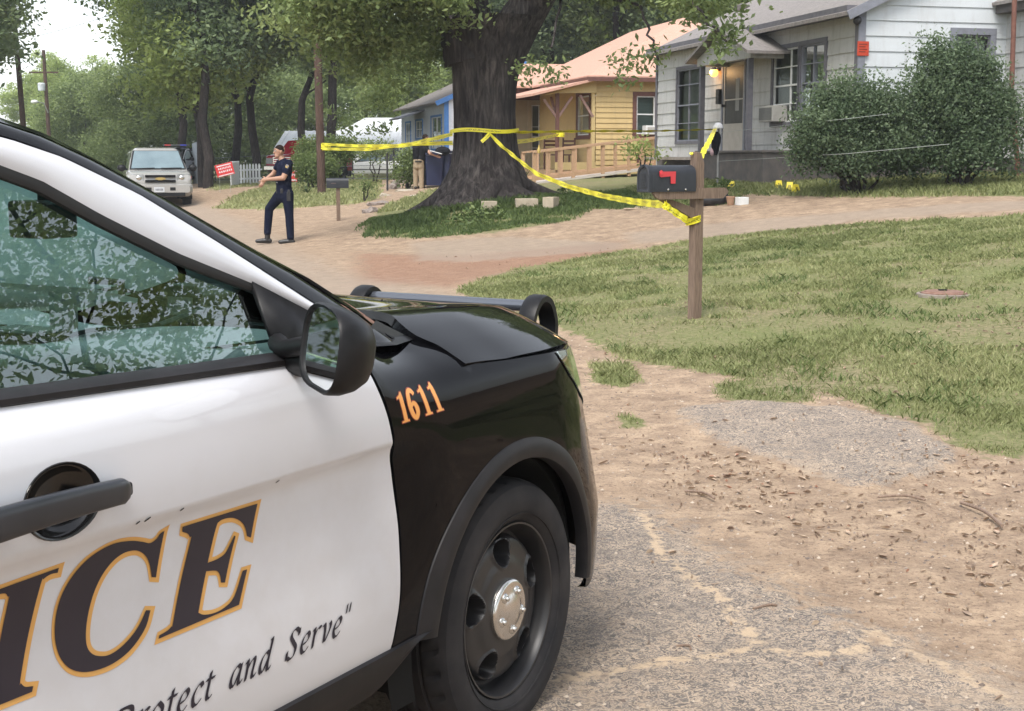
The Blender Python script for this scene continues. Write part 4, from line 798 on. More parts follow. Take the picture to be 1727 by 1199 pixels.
def offset_poly(poly, d):
    P = [Vector(p) for p in poly]; n = len(P); A = sum(P[i].x*P[(i+1) % n].y-P[(i+1) % n].x*P[i].y for i in range(n)); s = 1 if A > 0 else -1; out = []
    for i in range(n):
        e0 = (P[i]-P[i-1]).normalized(); e1 = (P[(i+1) % n]-P[i]).normalized(); n0 = Vector((e0.y, -e0.x))*s; n1 = Vector((e1.y, -e1.x))*s
        b = n0+n1
        if b.length < .3: b = n0+n1*.5
        b.normalize(); k = 1/max(.55, b.dot(n0)); out.append(tuple(P[i]+b*d*k))
    return out
def soft_poly(pts, ang=42, k=4):
    """round the gentle turns of an outline, keep its sharp corners"""
    n = len(pts); P = [Vector(p) for p in pts]; sharp = []
    for i in range(n): a = P[i]-P[i-1]; b = P[(i+1) % n]-P[i]; sharp.append(abs(math.degrees(a.angle_signed(b))) > ang)
    out = []
    for i in range(n):
        p0, p1, p2, p3 = P[i-1], P[i], P[(i+1) % n], P[(i+2) % n]
        if sharp[i]: p0 = p1-(p2-p1)
        if sharp[(i+1) % n]: p3 = p2+(p2-p1)
        if sharp[i] and sharp[(i+1) % n]: out.append(tuple(p1)); continue
        for q in range(k): t = q/k; out.append(tuple(.5*((2*p1)+(p2-p0)*t+(2*p0-5*p1+4*p2-p3)*t*t+(3*p1-p0-3*p2+p3)*t**3)))
    return out
# pen-stroke italic alphabet, em units
GL = {'T': (.58, [[(.08, .5), (.1, .65), (.56, .65), (.54, .5)], [(.32, .64), (.30, 0)], [(.2, 0), (.4, 0)]]), 'P': (.6, [[(.14, .64), (.14, 0)], [(.05, 0), (.24, 0)], [(.06, .65), (.34, .65), (.46, .56), (.44, .40), (.3, .32), (.15, .32)]]),
 'S': (.5, [[(.43, .49), (.43, .62), (.40, .60), (.30, .665), (.17, .62), (.14, .50), (.25, .36), (.36, .22), (.32, .06), (.18, -.01), (.08, .05), (.05, .02), (.05, .19)]]),
 'o': (.5, [[(.25, .44), (.12, .32), (.09, .14), (.2, 0), (.36, .12), (.39, .3), (.25, .44)]]), 'r': (.39, [[(.04, .40), (.13, .44), (.12, .2), (.11, 0)], [(.12, .22), (.2, .38), (.30, .44), (.36, .40)]]),
 't': (.3, [[(.16, .58), (.13, .3), (.11, .08), (.16, .0), (.27, .07)], [(.03, .43), (.29, .43)]]), 'e': (.44, [[(.11, .19), (.25, .23), (.36, .34), (.29, .44), (.17, .38), (.09, .2), (.13, .03), (.22, 0), (.36, .1)]]),
 'c': (.44, [[(.36, .35), (.30, .44), (.18, .38), (.09, .2), (.13, .03), (.22, 0), (.36, .1)]]), 'a': (.5, [[(.36, .38), (.26, .44), (.13, .32), (.08, .12), (.14, .0), (.24, .08), (.36, .3)], [(.39, .44), (.34, .1), (.38, 0), (.47, .08)]]),
 'n': (.5, [[(.03, .38), (.11, .44), (.11, .2), (.09, 0)], [(.11, .2), (.22, .38), (.33, .44), (.36, .34), (.31, .08), (.36, 0), (.45, .08)]]),
 'd': (.5, [[(.36, .38), (.26, .44), (.13, .32), (.08, .12), (.14, .0), (.24, .08), (.36, .3)], [(.34, .67), (.42, .68), (.36, .3), (.34, .08), (.38, 0), (.47, .08)]]),
 'v': (.44, [[(.03, .40), (.12, .44), (.16, .3), (.17, .02), (.3, .16), (.38, .34), (.34, .44)]]), ' ': (.5, []), '"': (.36, [[(.12, .68), (.10, .47)], [(.26, .68), (.24, .47)]])}
def slide(u, z):
    """measured on the flat flank plane -> the same spot on the hollowed door skin"""
    E = CAM-CAR_O; e = np.array([E@_F, E@_Wd, E[2]]); p = np.array([u, 0., z]); d = p-e; w = 0.
    for _ in range(5): t = (w-e[1])/d[1]; q = e+d*t; w = S(q[0], q[2])
    return q[0], q[2]
def pen_text(txt, u_end, z0, em, name, mat, parent, off=.0016):
    adv = sum(GL[c][0] for c in txt)*em; x = u_end-adv; k = 0
    nib = Vector((.060, .034))*em
    for c in txt:
        wd, st = GL[c]; mb = MB()
        for s in st:
            pl = smooth_line(s, 5); k += 1; V = []
            for a, b in pl:
                p = Vector((x+(a+.27*b)*em, z0+b*em))
                for sg in (-1, 1): q = p+nib*sg*(.9 if c != '"' else .55); q = slide(q.x, q.y); V.append(SD(q[0], q[1], off+(k % 5)*.00012))
            mb.add(V, [(2*i, 2*i+1, 2*i+3, 2*i+2) for i in range(len(pl)-1)])
            V = []
            nb2 = Vector((-.006, .012))*em   # gives the hairlines a little body
            for a, b in pl:
                p = Vector((x+(a+.27*b)*em, z0+b*em))
                for sg in (-1, 1): q = p+nb2*sg; q = slide(q.x, q.y); V.append(SD(q[0], q[1], off+.0008+(k % 5)*.00012))
            mb.add(V, [(2*i, 2*i+1, 2*i+3, 2*i+2) for i in range(len(pl)-1)])
        x += wd*em
        if st: mb.build(name, mat, parent, smooth=60)
def mirror_w(fn): return lambda *a: (lambda p: (p[0], 2.0-p[1], p[2]))(fn(*a))
def both(build):
    for mir in (False, True): build(mir)
def MBM(mir):
    m = MB()
    if mir:
        old = m.add
        def add(V, F, mm=0): return old([(p[0], 2.0-p[1], p[2]) for p in V], F, mm)
        m.add = add
    return m
def lin(a, b, n): return [a+(b-a)*i/(n-1) for i in range(n)]
def interp(pl, t):
    """point on polyline (list of tuples) at 0..1 by first param length"""
    P = [Vector(p) for p in pl]; L = [0]
    for i in range(1, len(P)): L.append(L[-1]+(P[i]-P[i-1]).length)
    s = t*L[-1]
    for i in range(1, len(P)):
        if s <= L[i]+1e-12: f = (s-L[i-1])/max(1e-9, L[i]-L[i-1]); return P[i-1].lerp(P[i], f)
    return P[-1]
FR = .36; RA = .465                     # wheel height, arch radius in the body
WLOW = [(-1.93, 1.640), (-1.70, 1.628), (-1.477, 1.587), (-1.387, 1.556), (-1.266, 1.490), (-1.088, 1.405), (-.874, 1.322), (-.735, 1.256), (-.60, 1.180)]
WUP = [(-1.93, 1.695), (-1.65, 1.675), (-1.435, 1.632), (-1.324, 1.600), (-1.152, 1.526), (-.97, 1.424), (-.695, 1.262), (-.56, 1.168)]
SIL = [(-3.2, .40, 1.70), (-2.6, .385, 1.735), (-1.95, .375, 1.735), (-1.60, .37, 1.715), (-1.378, .358, 1.675), (-1.277, .348, 1.645), (-1.15, .328, 1.588), (-.965, .295, 1.494), (-.759, .259, 1.389), (-.606, .233, 1.317), (-.459, .204, 1.232), (-.289, .167, 1.127)]
def wheel(parent, u, mir, steer=0):
    mb = MBM(mir)
    prof = [(.243, .040), (.252, .026), (.275, .013), (.300, .009), (.325, .011), (.345, .020), (.3555, .036)]
    n = 160; P = []
    for r, w in prof: P.append([(r*math.cos(2*math.pi*j/n), w, r*math.sin(2*math.pi*j/n)) for j in range(n)])
    tread = [(.3600, .046, 1), (.3630, .062, 1), (.3635, .084, 0), (.3565, .087, 0), (.3565, .096, 0), (.3640, .099, 0), (.3640, .128, 0), (.3565, .131, 0), (.3565, .140, 0), (.3640, .143, 0), (.3640, .172, 0), (.3565, .175, 0), (.3565, .184, 0), (.363, .187, 0), (.362, .215, 1), (.355, .235, 0), (.33, .25, 0), (.25, .245, 0)]
    for r, w, k in tread:
        P.append([((r-(.010 if k and (j % 5) in (0,) else 0))*math.cos(2*math.pi*(j+(w*14))/n), w, (r-(.010 if k and (j % 5) in (0,) else 0))*math.sin(2*math.pi*(j+(w*14))/n)) for j in range(n)])
    def place(P): return [[(p[0]+u, p[1], p[2]+FR+.0) for p in row] for row in P]
    mb.grid(place(P), close=True); t = mb.build('tyre', M_RUB, parent, smooth=28)
    # raised ring and lettering-like ribs on the sidewall
    mr = MBM(mir); mr.grid(place([[(r*math.cos(2*math.pi*j/90), w, r*math.sin(2*math.pi*j/90)) for j in range(90)] for r, w in [(.268, .0185), (.2685, .0125), (.272, .011), (.2725, .016)]]), close=True)
    mr.build('sidewall_ring', M_RUB, t, smooth=40)
    mb = MBM(mir); nt_ = 216; P = []
    holes = [R_(a) for a in (94, 22, -50, -122, 166)]
    prof = [(.246, .044), (.2465, .034), (.243, .028), (.238, .029), (.234, .036), (.230, .052), (.226, .078), (.219, .092), (.208, .090)]
    radii = [r for r in lin(.203, .105, 30)]
    base = pch([.08, .105, .125, .150, .185, .198, .203, .21], [.040, .041, .043, .050, .056, .062, .078, .100])
    for r, w in prof: P.append([(r*math.cos(2*math.pi*j/nt_), w, r*math.sin(2*math.pi*j/nt_)) for j in range(nt_)])
    for r in radii+[.09, .05, .002]:
        row = []
        for j in range(nt_):
            th = 2*math.pi*j/nt_; w = base(r)
            for h in holes:
                dth = (th-h+math.pi) % (2*math.pi)-math.pi
                a = abs(dth)*r/max(.02, .036+.012*(r-.160)/.03); b = abs(r-.161)/.034; q = (a**2.6+b**2.6)**(1/2.6)
                if q < 1.35: w += .055*ssm(1.05, .88, q)-.006*max(0, 1-abs(q-1.15)/.2)
            row.append((r*math.cos(th), w, r*math.sin(th)))
        P.append(row)
    mb.grid(place(P), close=True); rim = mb.build('rim', M_RIM, parent, smooth=40)
    for h in holes:
        hb = MBM(mir); c = (u+.166*math.cos(h), (.104), FR+.166*math.sin(h)); pl = []
        for k in range(24):
            t = 2*math.pi*k/24; a = .028*abs(math.cos(t))**.8*np.sign(math.cos(t)); b = .023*abs(math.sin(t))**.8*np.sign(math.sin(t))
            pl.append((c[0]-math.sin(h)*a+math.cos(h)*b, c[1], c[2]+math.cos(h)*a+math.sin(h)*b))
        hb.add(pl, [tuple(range(24))]); hb.build('rim_hole_shade', M_DARK, rim)  # black disc stands in for the shade deep inside each hole
    cp = MBM(mir); cp.grid(place([[(r*math.cos(2*math.pi*j/48), w, r*math.sin(2*math.pi*j/48)) for j in range(48)] for r, w in [(.086, .052), (.087, .034), (.083, .027), (.076, .0245), (.060, .026), (.045, .020), (.028, .014), (.012, .0125), (.001, .012)]]), close=True)
    cap = cp.build('hub_cap', M_CHR, parent, smooth=50)
    for k in range(5):
        nu = MBM(mir)
        a = R_(58+72*k); c = (u+.055*math.cos(a), 0, FR+.055*math.sin(a))
        nu.grid([[(c[0]+r*math.cos(2*math.pi*j/12), w, c[2]+r*math.sin(2*math.pi*j/12)) for j in range(12)] for r, w in [(.0155, .028), (.014, .0225), (.0095, .0190), (.0075, .0185), (.007, .0135), (.004, .0115), (.0005, .011)]], close=True)
        nu.build('wheel_nut', M_CHR, cap, smooth=50)
def make_police_car(loc, rz, label, decals=True, group=None):
    root = thing('police_car', label, 'police car', loc, rz, group)
    # -------- doors
    def door(mir):
        us = sorted(set([round(x, 4) for x in lin(0, 1, 40)]+[round(.135+.0021*k, 4) for k in range(74)])); ts = sorted(set([round(x, 4) for x in lin(0, 1, 50)]+[round(.685+.0037*k, 4) for k in range(52)])); nu = len(us); rows = []
        for t in ts:
            row = []
            for s in us:
                z0 = .445; zz = z0+(1.165-z0)*t; ur = -1.862; uf = seam_u(zz)-.004
                u = ur+(uf-ur)*s; z = z0+(belt(u)-z0)*t; row.append(SD(u, z))
            rows.append(row)
        mb = MBM(mir); mb.grid(rows); hole = lambda p: ((p[0]+1.590)/.083)**2+((p[2]-1.017)/.064)**2 < 1
        mb.f = [f for f in mb.f if not any(hole(rows[i//nu][i % nu]) for i in f)]; mb.m = mb.m[:len(mb.f)]
        for e in (rows[0], [r[-1] for r in rows], [r[0] for r in rows]): mb.grid([e, [(p[0], p[1]+.03, p[2]) for p in e]])
        d = mb.build('front_door', M_WHITE, root, smooth=35)
        if not mir: door.d = d
        # rear door and quarter
        rows = [[SD(u, z, 0) for u in lin(-2.72, -1.870, 24)] for z in lin(.445, belt(-2), 36)]
        rows = [[((-1.870-(-1.870-p[0])) if True else 0, p[1], p[2]) for p in r] for r in rows]
        out = []
        for r in rows:
            z = r[0][2]; lim = -2.865+math.sqrt(max(0, (RA+.02)**2-(z-FR)**2)) if z < FR+RA+.02 else -9
            ul = max(-2.72, lim); out.append([SD(ul+(-1.870-ul)*k/23, z) for k in range(24)])
        mb = MBM(mir); mb.grid(out); mb.build('rear_door', M_WHITE, root, smooth=35)
        Q = [(-2.4, .3)]
        # rear quarter, polar about the rear wheel
        bd = [(-2.37, .44), (-2.395, .52), (-2.45, .66), (-2.60, .80), (-2.725, .86), (-2.725, 1.2), (-3.2, 1.2), (-3.72, 1.19), (-3.80, .9), (-3.82, .6), (-3.75, .30), (-3.3, .25)]
        P = []
        for t in lin(0, 1, 70):
            b = interp(bd, t); c = Vector((-2.865, FR)); d_ = (Vector((b[0], b[1]))-c); a = c+d_.normalized()*RA if d_.length > RA+.01 else Vector((b[0], b[1]))
            P.append([(lambda q: (q.x, S(q.x, max(q.y, .3))+.55*max(0, -3.35-q.x)**2, q.y))(a.lerp(Vector((b[0], b[1])), k/10)) for k in range(11)])
        mb = MBM(mir); mb.grid(P); mb.build('rear_quarter', M_BLACK, root, smooth=50)
    both(door)
    # -------- fender, polar mesh round the wheel
    top = [(-.675, 1.163), (-.60, 1.166), (-.50, 1.160), (-.40, 1.150), (-.275, 1.133), (-.243, 1.112), (-.225, 1.073), (-.10, 1.066), (.009, 1.060), (.25, 1.052), (.44, 1.044), (.56, 1.034)]
    def fender(mir):
        bd = [(-.449, .442)]+[(seam_u(z)+.004, z) for z in lin(.445, 1.155, 26)]+top+[(.56, z) for z in lin(1.0, .30, 14)]+[(.50, .292), (.462, .298)]
        dense = []
        for i in range(len(bd)-1):
            k = max(1, int((Vector(bd[i+1])-Vector(bd[i])).length/.02)); dense += [tuple(Vector(bd[i]).lerp(Vector(bd[i+1]), q/k)) for q in range(k)]
        dense.append(bd[-1]); P = []
        for b in dense:
            c = Vector((0, FR)); d_ = Vector(b)-c; a = c+d_.normalized()*RA if d_.length > RA+.004 else c+d_.normalized()*(d_.length-.001)
            P.append([SD(q.x, q.y) for q in (a.lerp(Vector(b), (k/22)) for k in range(23))])
        mb = MBM(mir); mb.grid(P); ed = [r[-1] for r in P]; mb.grid([ed, [(p[0], p[1]+.03, p[2]-.004) for p in ed]])
        f = mb.build('front_fender', M_BLACK, root, smooth=35)
        # dark backing behind the gaps
        mb = MBM(mir); mb.grid([[(seam_u(z)+du, S(seam_u(z), z)+.018, z) for du in (-.03, .03)] for z in lin(.4, 1.16, 20)]); mb.build('door_gap', M_DARK, root)
        # wheel arch flare with the foot that runs into the sill
        for uc, nm, a0, a1 in ((0, 'arch_flare', -3, 172), (-2.865, 'arch_flare', 4, 180)):
            P = []
            for k in range(91):
                a = R_(a0+(a1-a0)*k/90); row = []
                ex = .03*ssm(115, 172, math.degrees(a)) if uc == 0 else 0
                for r, o in ((RA+.020+ex, -.004), (RA+.017+ex, .004), (RA+.002, .011), (RA-.022, .014), (RA-.036, .010), (RA-.040, .000), (RA-.038, -.03)):
                    u = uc+r*math.cos(a); z = FR+r*math.sin(a); row.append((u, S(u if uc == 0 else min(u, -1), max(z, .3))-o, z))
                P.append(row)
            mb = MBM(mir); mb.grid(P); fl = mb.build(nm, M_FLARE, root, smooth=40)
        # rocker cladding
        foot = [(-.437, .447), (-.470, .40), (-.56, .328), (-.72, .318)]
        P = []
        for t in lin(0, 1, 60):
            b = Vector((-.446, .446)).lerp(Vector((-2.36, .446)), t); z1_ = .318+.125*ssm(.11, .0, t); row = []
            ub = b.x if t > .03 else b.x
            for q, o in ((0, -.002), (.04, .010), (.35, .016), (.5, .010), (.62, .012), (.9, .006), (1, -.03)):
                z = .446+(z1_-.446)*q; row.append((ub, S(-1, z)-o, z))
            P.append(row)
        mb = MBM(mir); mb.grid(P); mb.build('rocker_cladding', M_FLARE, root, smooth=40)
        for uc in (0, -2.865):
            n = 60; mb = MBM(mir); an = [R_(1+196*k/(n-1)) for k in range(n)]
            mb.grid([[(uc+rq*math.cos(a), w, FR+rq*math.sin(a)) for a in an] for rq, w in ((RA+.03, .10), (RA-.035, .07), (RA-.035, .12), (RA-.035, .25), (RA-.035, .42))])
            mb.add([(uc+(RA-.035)*math.cos(a), .42, FR+(RA-.035)*math.sin(a)) for a in an], [tuple(range(n))]); mb.build('wheel_well', M_DARK, root)
        # hub disc carries the wheel's pieces
        hb = MBM(mir); hb.grid([[(uc_[0]+r*math.cos(2*math.pi*j/40), w, FR+r*math.sin(2*math.pi*j/40)) for j in range(40)] for uc_ in [(0,)] for r, w in ((.001, .118), (.15, .118), (.2, .13), (.2, .24), (.001, .24))], close=True)
        wf = hb.build('wheel', M_DARK, root, smooth=40); wheel(wf, 0, mir)
        hb = MBM(mir); hb.grid([[(-2.865+r*math.cos(2*math.pi*j/40), w, FR+r*math.sin(2*math.pi*j/40)) for j in range(40)] for r, w in ((.001, .118), (.15, .118), (.2, .13), (.2, .24), (.001, .24))], close=True)
        wr = hb.build('wheel', M_DARK, root, smooth=40); wheel(wr, -2.865, mir)
    both(fender)
    # -------- nose: bumper, grille, headlights
    nose = [(.56, 0), (.65, .080), (.72, .118), (.80, .165), (.86, .225), (.905, .30), (.94, .42), (.957, .60), (.965, .80), (.968, 1.0)]
    def nrow(z):
        row = []
        for k, t in enumerate(lin(0, 1, 26)):
            p = interp(nose, t); sh = -max(0, z-.5)*.37+(-.05*max(0, .42-z)/.2)
            u = p[0]+sh*ssm(.56, .8, p[0]) if True else 0
            if p[0] <= .80: w = S(u, z) if k else S(.56, z)
            else: w = p[1]
            row.append((u, w, z))
        # ease the lateral position so that it joins the flank
        w0 = row[0][1]; 
        for k in range(1, len(row)): row[k] = (row[k][0], max(row[k][1], row[k-1][1]+.001), row[k][2])
        return row
    zs = lin(.30, 1.034, 30); rows = [nrow(z) for z in zs]
    rows = [[(.56+.0 if i == 0 else q[0], q[1], q[2]) for i, q in enumerate(r)] for r in rows]
    mb = MB(); full = [r+[(p[0], 2-p[1], p[2]) for p in r[-2::-1]] for r in rows]; mb.grid(full)
    mb.grid([full[-1], [(p[0]-.3, min(max(p[1], .3), 1.7), p[2]-.02) for p in full[-1]]])
    mb.build('front_bumper', M_BLACK, root, smooth=45)
    mb = MB()
    for k in range(9):
        z = .56+k*.045; mb.bar((.955-(z-.5)*.37, .42, z), (.955-(z-.5)*.37, 1.58, z), .03, .02)
    mb.box((.80, 1.0, .74), (.22, 1.25, .42), m=1); mb.build('grille', [M_PLAS, M_DARK], root)
    def lamp(mir):
        fn = (lambda u, z: (u, S(u, z)-.005, z)) if not mir else (lambda u, z: (u, 2-S(u, z)+.005, z))
        i_ = [on_car(*q) for q in ((936, 593), (943, 603), (951, 616), (961, 634), (973, 653), (984, 668))]; i_ = [(min(a, .60), b) for a, b in i_]; p = i_+[(.72, .80), (.74, .88), (.70, .95), (.64, 1.0), (.52, 1.030)]
        h = decal(p, (lambda u, z: (u, S(u, z)-.001, z)) if not mir else (lambda u, z: (u, 2-S(u, z)+.001, z)), 'headlight', pmat('lamp_silver', (.30, .31, .31), (.16, .17, .17), 25, .25, .6), root)
        decal(p, fn, 'lens', M_LENS, h)
        decal([(i_[1][0]+.015, i_[1][1]-.004), (i_[1][0]+.06, i_[1][1]), (i_[4][0]+.05, i_[4][1]+.03), (i_[4][0]+.015, i_[4][1]+.015), (i_[2][0]+.02, i_[2][1])], (lambda u, z: (u, S(u, z)-.0025, z)) if not mir else (lambda u, z: (u, 2-S(u, z)+.0025, z)), 'amber_reflector', pmat('amber', (.75, .26, .06), (.5, .16, .03), 60, .2), h)
    both(lamp)
    # -------- hood
    wE = [.030, .033, .040, .055, .085, .12, .17, .22, .28, .35, .45, .6, .8, 1.0]
    ufr = pch([.03, .035, .055, .12, .22, .35, .6, 1.0], [-.02, .06, .25, .512, .655, .735, .785, .80])
    urr = pch([.03, .10, .16, .3, .6, 1.0], [-.228, -.236, -.268, -.20, -.06, .0])
    zed = pch([-.5, -.228, .009, .25, .51, .66, .74, .80, .9], [1.082, 1.078, 1.064, 1.056, 1.043, 1.022, 1.004, .985, .97])
    hc = pch([-.4, -.2, .1, .3, .5, .62, .70, .76, .80], [1.205, 1.198, 1.185, 1.172, 1.15, 1.125, 1.09, 1.045, .985])
    we_u = pch([-.24, .0, .25, .512, .655, .735, .785, .80], [.03, .03, .055, .12, .22, .35, .6, 1.0])
    latf = pch([0, .03, .10, .19, .24, .30, .42, .95], [0, .14, .46, .80, .93, .95, .92, 1.0])
    def hood_pt(u, w):
        ww = min(w, 2-w); d = max(0, ww-we_u(u)); z = zed(u)+max(0, hc(u)-zed(u))*latf(d)
        return (u, w, z)
    cols = []
    W_ = wE+[2-x for x in wE[-2::-1]]
    Wd = []
    for i in range(len(W_)-1): Wd += lin(W_[i], W_[i+1], 4)[:-1]
    Wd.append(W_[-1])
    for w in Wd:
        ww = min(w, 2-w); a, b = urr(ww), ufr(ww); cols.append([hood_pt(a+(b-a)*(1-max(0,1-t)**1.5), w) for t in lin(0, 1, 40)])
    mb = MB(); mb.grid(cols)
    for e in (cols[0], cols[-1], [c[0] for c in cols], [c[-1] for c in cols]): mb.grid([e, [(p[0], p[1]+(.012 if p[1] < 1 else -.012), p[2]-.022) for p in e]])
    mb.build('hood', M_BLACK, root, smooth=38)
    mb = MB(); ed = [c[-1] for c in cols]; mb.grid([[(p[0]-.004, p[1], p[2]-.006) for p in ed], [(p[0]-.03, p[1]+(.03 if p[1] < 1 else -.03), p[2]-.03) for p in ed]])
    for sgn in (0, 1): mb.grid([[(u, (S(u, zed(u)-.01)+.006) if not sgn else 2-(S(u, zed(u)-.01)+.006), zed(u)-.008), (u, (S(u, zed(u)-.01)+.05) if not sgn else 2-(S(u, zed(u)-.01)+.05), zed(u)-.012)] for u in lin(-.22, .52, 20)])
    mb.build('hood_gap', M_DARK, root)
    # -------- greenhouse
    def green(mir):
        lo = WLOW; up = WUP; n = 60
        a = [gh(*interp(lo, t)[:2], -.004) for t in lin(0, 1, n)]; b = [gh(*interp(up, t)[:2], -.002) for t in lin(0, 1, n)]
        rows = []
        for k in range(n):
            A = Vector(a[k]); B = Vector(b[k]); row = [A+Vector((0, .02, 0)), A]
            for q in (.12, .3, .5, .7, .88): p = A.lerp(B, q); p.y -= .010*math.sin(math.pi*q); row.append(p)
            row += [B, B+Vector((0, .02, .0))]; rows.append(row)
        mb = MBM(mir); mb.grid(rows); mb.build('door_frame', M_WHITE, root, smooth=45)
        # dark weather seal inside the frame, window edge
        rows = []
        for k in range(n):
            A = Vector(a[k]); cdir = (Vector(a[k])-Vector(b[k])).normalized(); rows.append([A+Vector((0, .001, 0))-cdir*.004, A+cdir*.010+Vector((0, .000, 0)), A+cdir*.022+Vector((0, .006, 0)), A+cdir*.024+Vector((0, .018, 0))])
        mb = MBM(mir); mb.grid(rows); mb.build('window_seal', M_SEAL, root, smooth=45)
        # black A pillar / roof rail
        s2 = [(u, w, z) for u, w, z in SIL[2:]]; s2[0] = (-1.95, .375, 1.735)
        n = 70; rows = []
        for t in lin(0, 1, n):
            u0 = interp(up, t); p = Vector(gh(u0[0], u0[1], -.002)); q = interp(s2, t**.93)
            p2 = p+(q-p).normalized()*.010+Vector((0, .012, 0)); p3 = p+(q-p).normalized()*.016+Vector((0, .000, 0))
            row = [p+Vector((0, .02, 0)), p2, p3]
            for k in (.3, .5, .62, .66, .70, .85, 1.0):
                m_ = p3.lerp(q, k); bul = .014*math.sin(math.pi*min(1, k)); dip = .010 if .64 < k < .68 else 0
                row.append(m_+Vector((0, -bul+dip, 0)))
            row.append(q+Vector((-.01, .035, -.012))); rows.append(row)
        mb = MBM(mir); mb.grid(rows); mb.build('roof_pillar', M_BLACK, root, smooth=28)
        # glass
        pts = [tuple(interp(lo, t)[:2]) for t in lin(0, .86, 30)]+[(-.823, belt(-.823)-.005), (-1.4, belt(-1.4)-.005), (-1.93, belt(-1.93)-.005)]
        fn = (lambda u, z: (u, .075+.35*(z-1.05)+.012, z)) if not mir else (lambda u, z: (u, 2-(.075+.35*(z-1.05)+.012), z))
        decal(pts, fn, 'side_window', M_GLASS, root, .3)
        # sail panel and the plastic filler in front of it
        sail = [(-.895, 1.332), (-.880, 1.20), (-.845, belt(-.845)+.004), (-.72, 1.168), (-.60, 1.172), (-.61, 1.186), (-.735, 1.254)]
        fn = (lambda u, z: (u, .066+.35*(z-1.05), z)) if not mir else (lambda u, z: (u, 2-(.066+.35*(z-1.05)), z))
        decal(sail, fn, 'mirror_sail', M_PLAS, root, .3, solid=.012)
        mb = MBM(mir); V = [(-.70, .082, 1.164), (-.575, .108, 1.172), (-.45, .15, 1.205), (-.275, .178, 1.145), (-.262, .165, 1.136), (-.42, .11, 1.143), (-.58, .075, 1.160)]
        mb.add(V, [(0, 1, 5, 6), (1, 2, 3, 5), (3, 4, 5)]); mb.build('cowl_corner', M_PLAS, root)
        # belt moulding
        rows = []
        for u in lin(-1.93, -.80, 30): z = belt(u); rows.append([(u, S(u, z)+.004, z-.002), (u, S(u, z)-.006, z+.004), (u, S(u, z)-.006, z+.014), (u, S(u, z)+.010, z+.022), (u, S(u, z)+.05, z+.024)])
        mb = MBM(mir); mb.grid(rows); mb.build('belt_moulding', M_FLARE, root, smooth=40)
        # rear part of the cabin side
        mb = MBM(mir); mb.grid([[gh(u, z, -.004) for z in (1.19, 1.24)] for u in lin(-1.93, -3.45, 10)]); mb.grid([[gh(u, z, -.004) for z in (1.60, 1.70)] for u in lin(-1.93, -3.15, 10)])
        for u in (-1.93, -2.72, -3.2): mb.add([gh(u, 1.2, -.002), gh(u-.11, 1.2, -.002), gh(u-.11, 1.66, -.002), gh(u, 1.66, -.002)], [(0, 1, 2, 3)])
        mb.build('rear_pillar', M_BLACK, root)
        mb = MBM(mir); mb.add([gh(-1.95, 1.2, -.015), gh(-3.4, 1.2, -.015), gh(-3.15, 1.64, -.015), gh(-1.95, 1.66, -.015)], [(0, 1, 2, 3)]); mb.build('rear_side_window', M_GLASS, root)
    both(green)
    edge = [(p[0]-.01, p[1]+.03, p[2]-.012) for p in SIL[4:]]
    rows = []
    for t in lin(0, 1, 16):
        p = interp(edge, 1-t); row = []
        for k in lin(0, 1, 25): row.append((p.x+(.24-.10*t)*max(0,math.sin(math.pi*k))**.8, p.y+(2-2*p.y)*k, p.z+.035*math.sin(math.pi*k)*(1 if t > .5 else .6)))
        rows.append(row)
    MB().grid(rows).build('windshield', M_CLEAR, root, smooth=60)
    mb = MB(); mb.grid([[(p[0]+.012, p[1], p[2]-.01) for p in rows[0]], [(p[0]+.10, p[1], p[2]-.035) for p in rows[0]], [(p[0]+.22, p[1]*.9+.1, p[2]-.08) for p in rows[0]]]); mb.build('cowl_panel', M_PLAS, root, smooth=40)
    for w0 in (.35, 1.1): mb = MB(); mb.tube([(-.10, w0, 1.155), (-.12, w0+.3, 1.185), (-.13, w0+.6, 1.20)], .009, 6); mb.build('windshield_wiper', M_PLAS, root, smooth=40)
    rr = []
    for t in lin(0, 1, 14):
        p = interp([SIL[4], SIL[3], SIL[2], SIL[1], SIL[0]], t); row = []
        for k in lin(0, 1, 25): row.append((p.x+(.14*(1-t))*max(0,math.sin(math.pi*k))**.8-(.01 if t == 0 else 0), p.y+(2-2*p.y)*k, p.z+.035*max(0,math.sin(math.pi*k))**.7))
        rr.append(row)
    mb = MB(); mb.grid(rr); mb.grid([rr[-1], [(-3.55, .2+1.6*k, 1.2) for k in lin(0, 1, 25)]]); mb.grid([[(-3.55, .2+1.6*k, 1.2) for k in lin(0, 1, 5)], [(-3.85, .3+1.4*k, 1.0) for k in lin(0, 1, 5)], [(-3.88, .3+1.4*k, .3) for k in lin(0, 1, 5)]])
    mb.build('roof', M_BLACK, root, smooth=50)
    mb = MB(); mb.box((-2.2, 1.0, 1.85), (.28, 1.2, .09)); lb = mb.build('light_bar', M_DEV, root, bevel=.02)
    mb = MB(); mb.box((-2.2, .62, 1.862), (.285, .3, .07)); mb.build('red_lens', pmat('red_lens', (.5, .01, .01), (.4, .01, .01), 9, .2), lb)
    mb = MB(); mb.box((-2.2, 1.38, 1.862), (.285, .3, .07)); mb.build('blue_lens', pmat('blue_lens', (.01, .03, .5), (.01, .02, .4), 9, .2), lb)
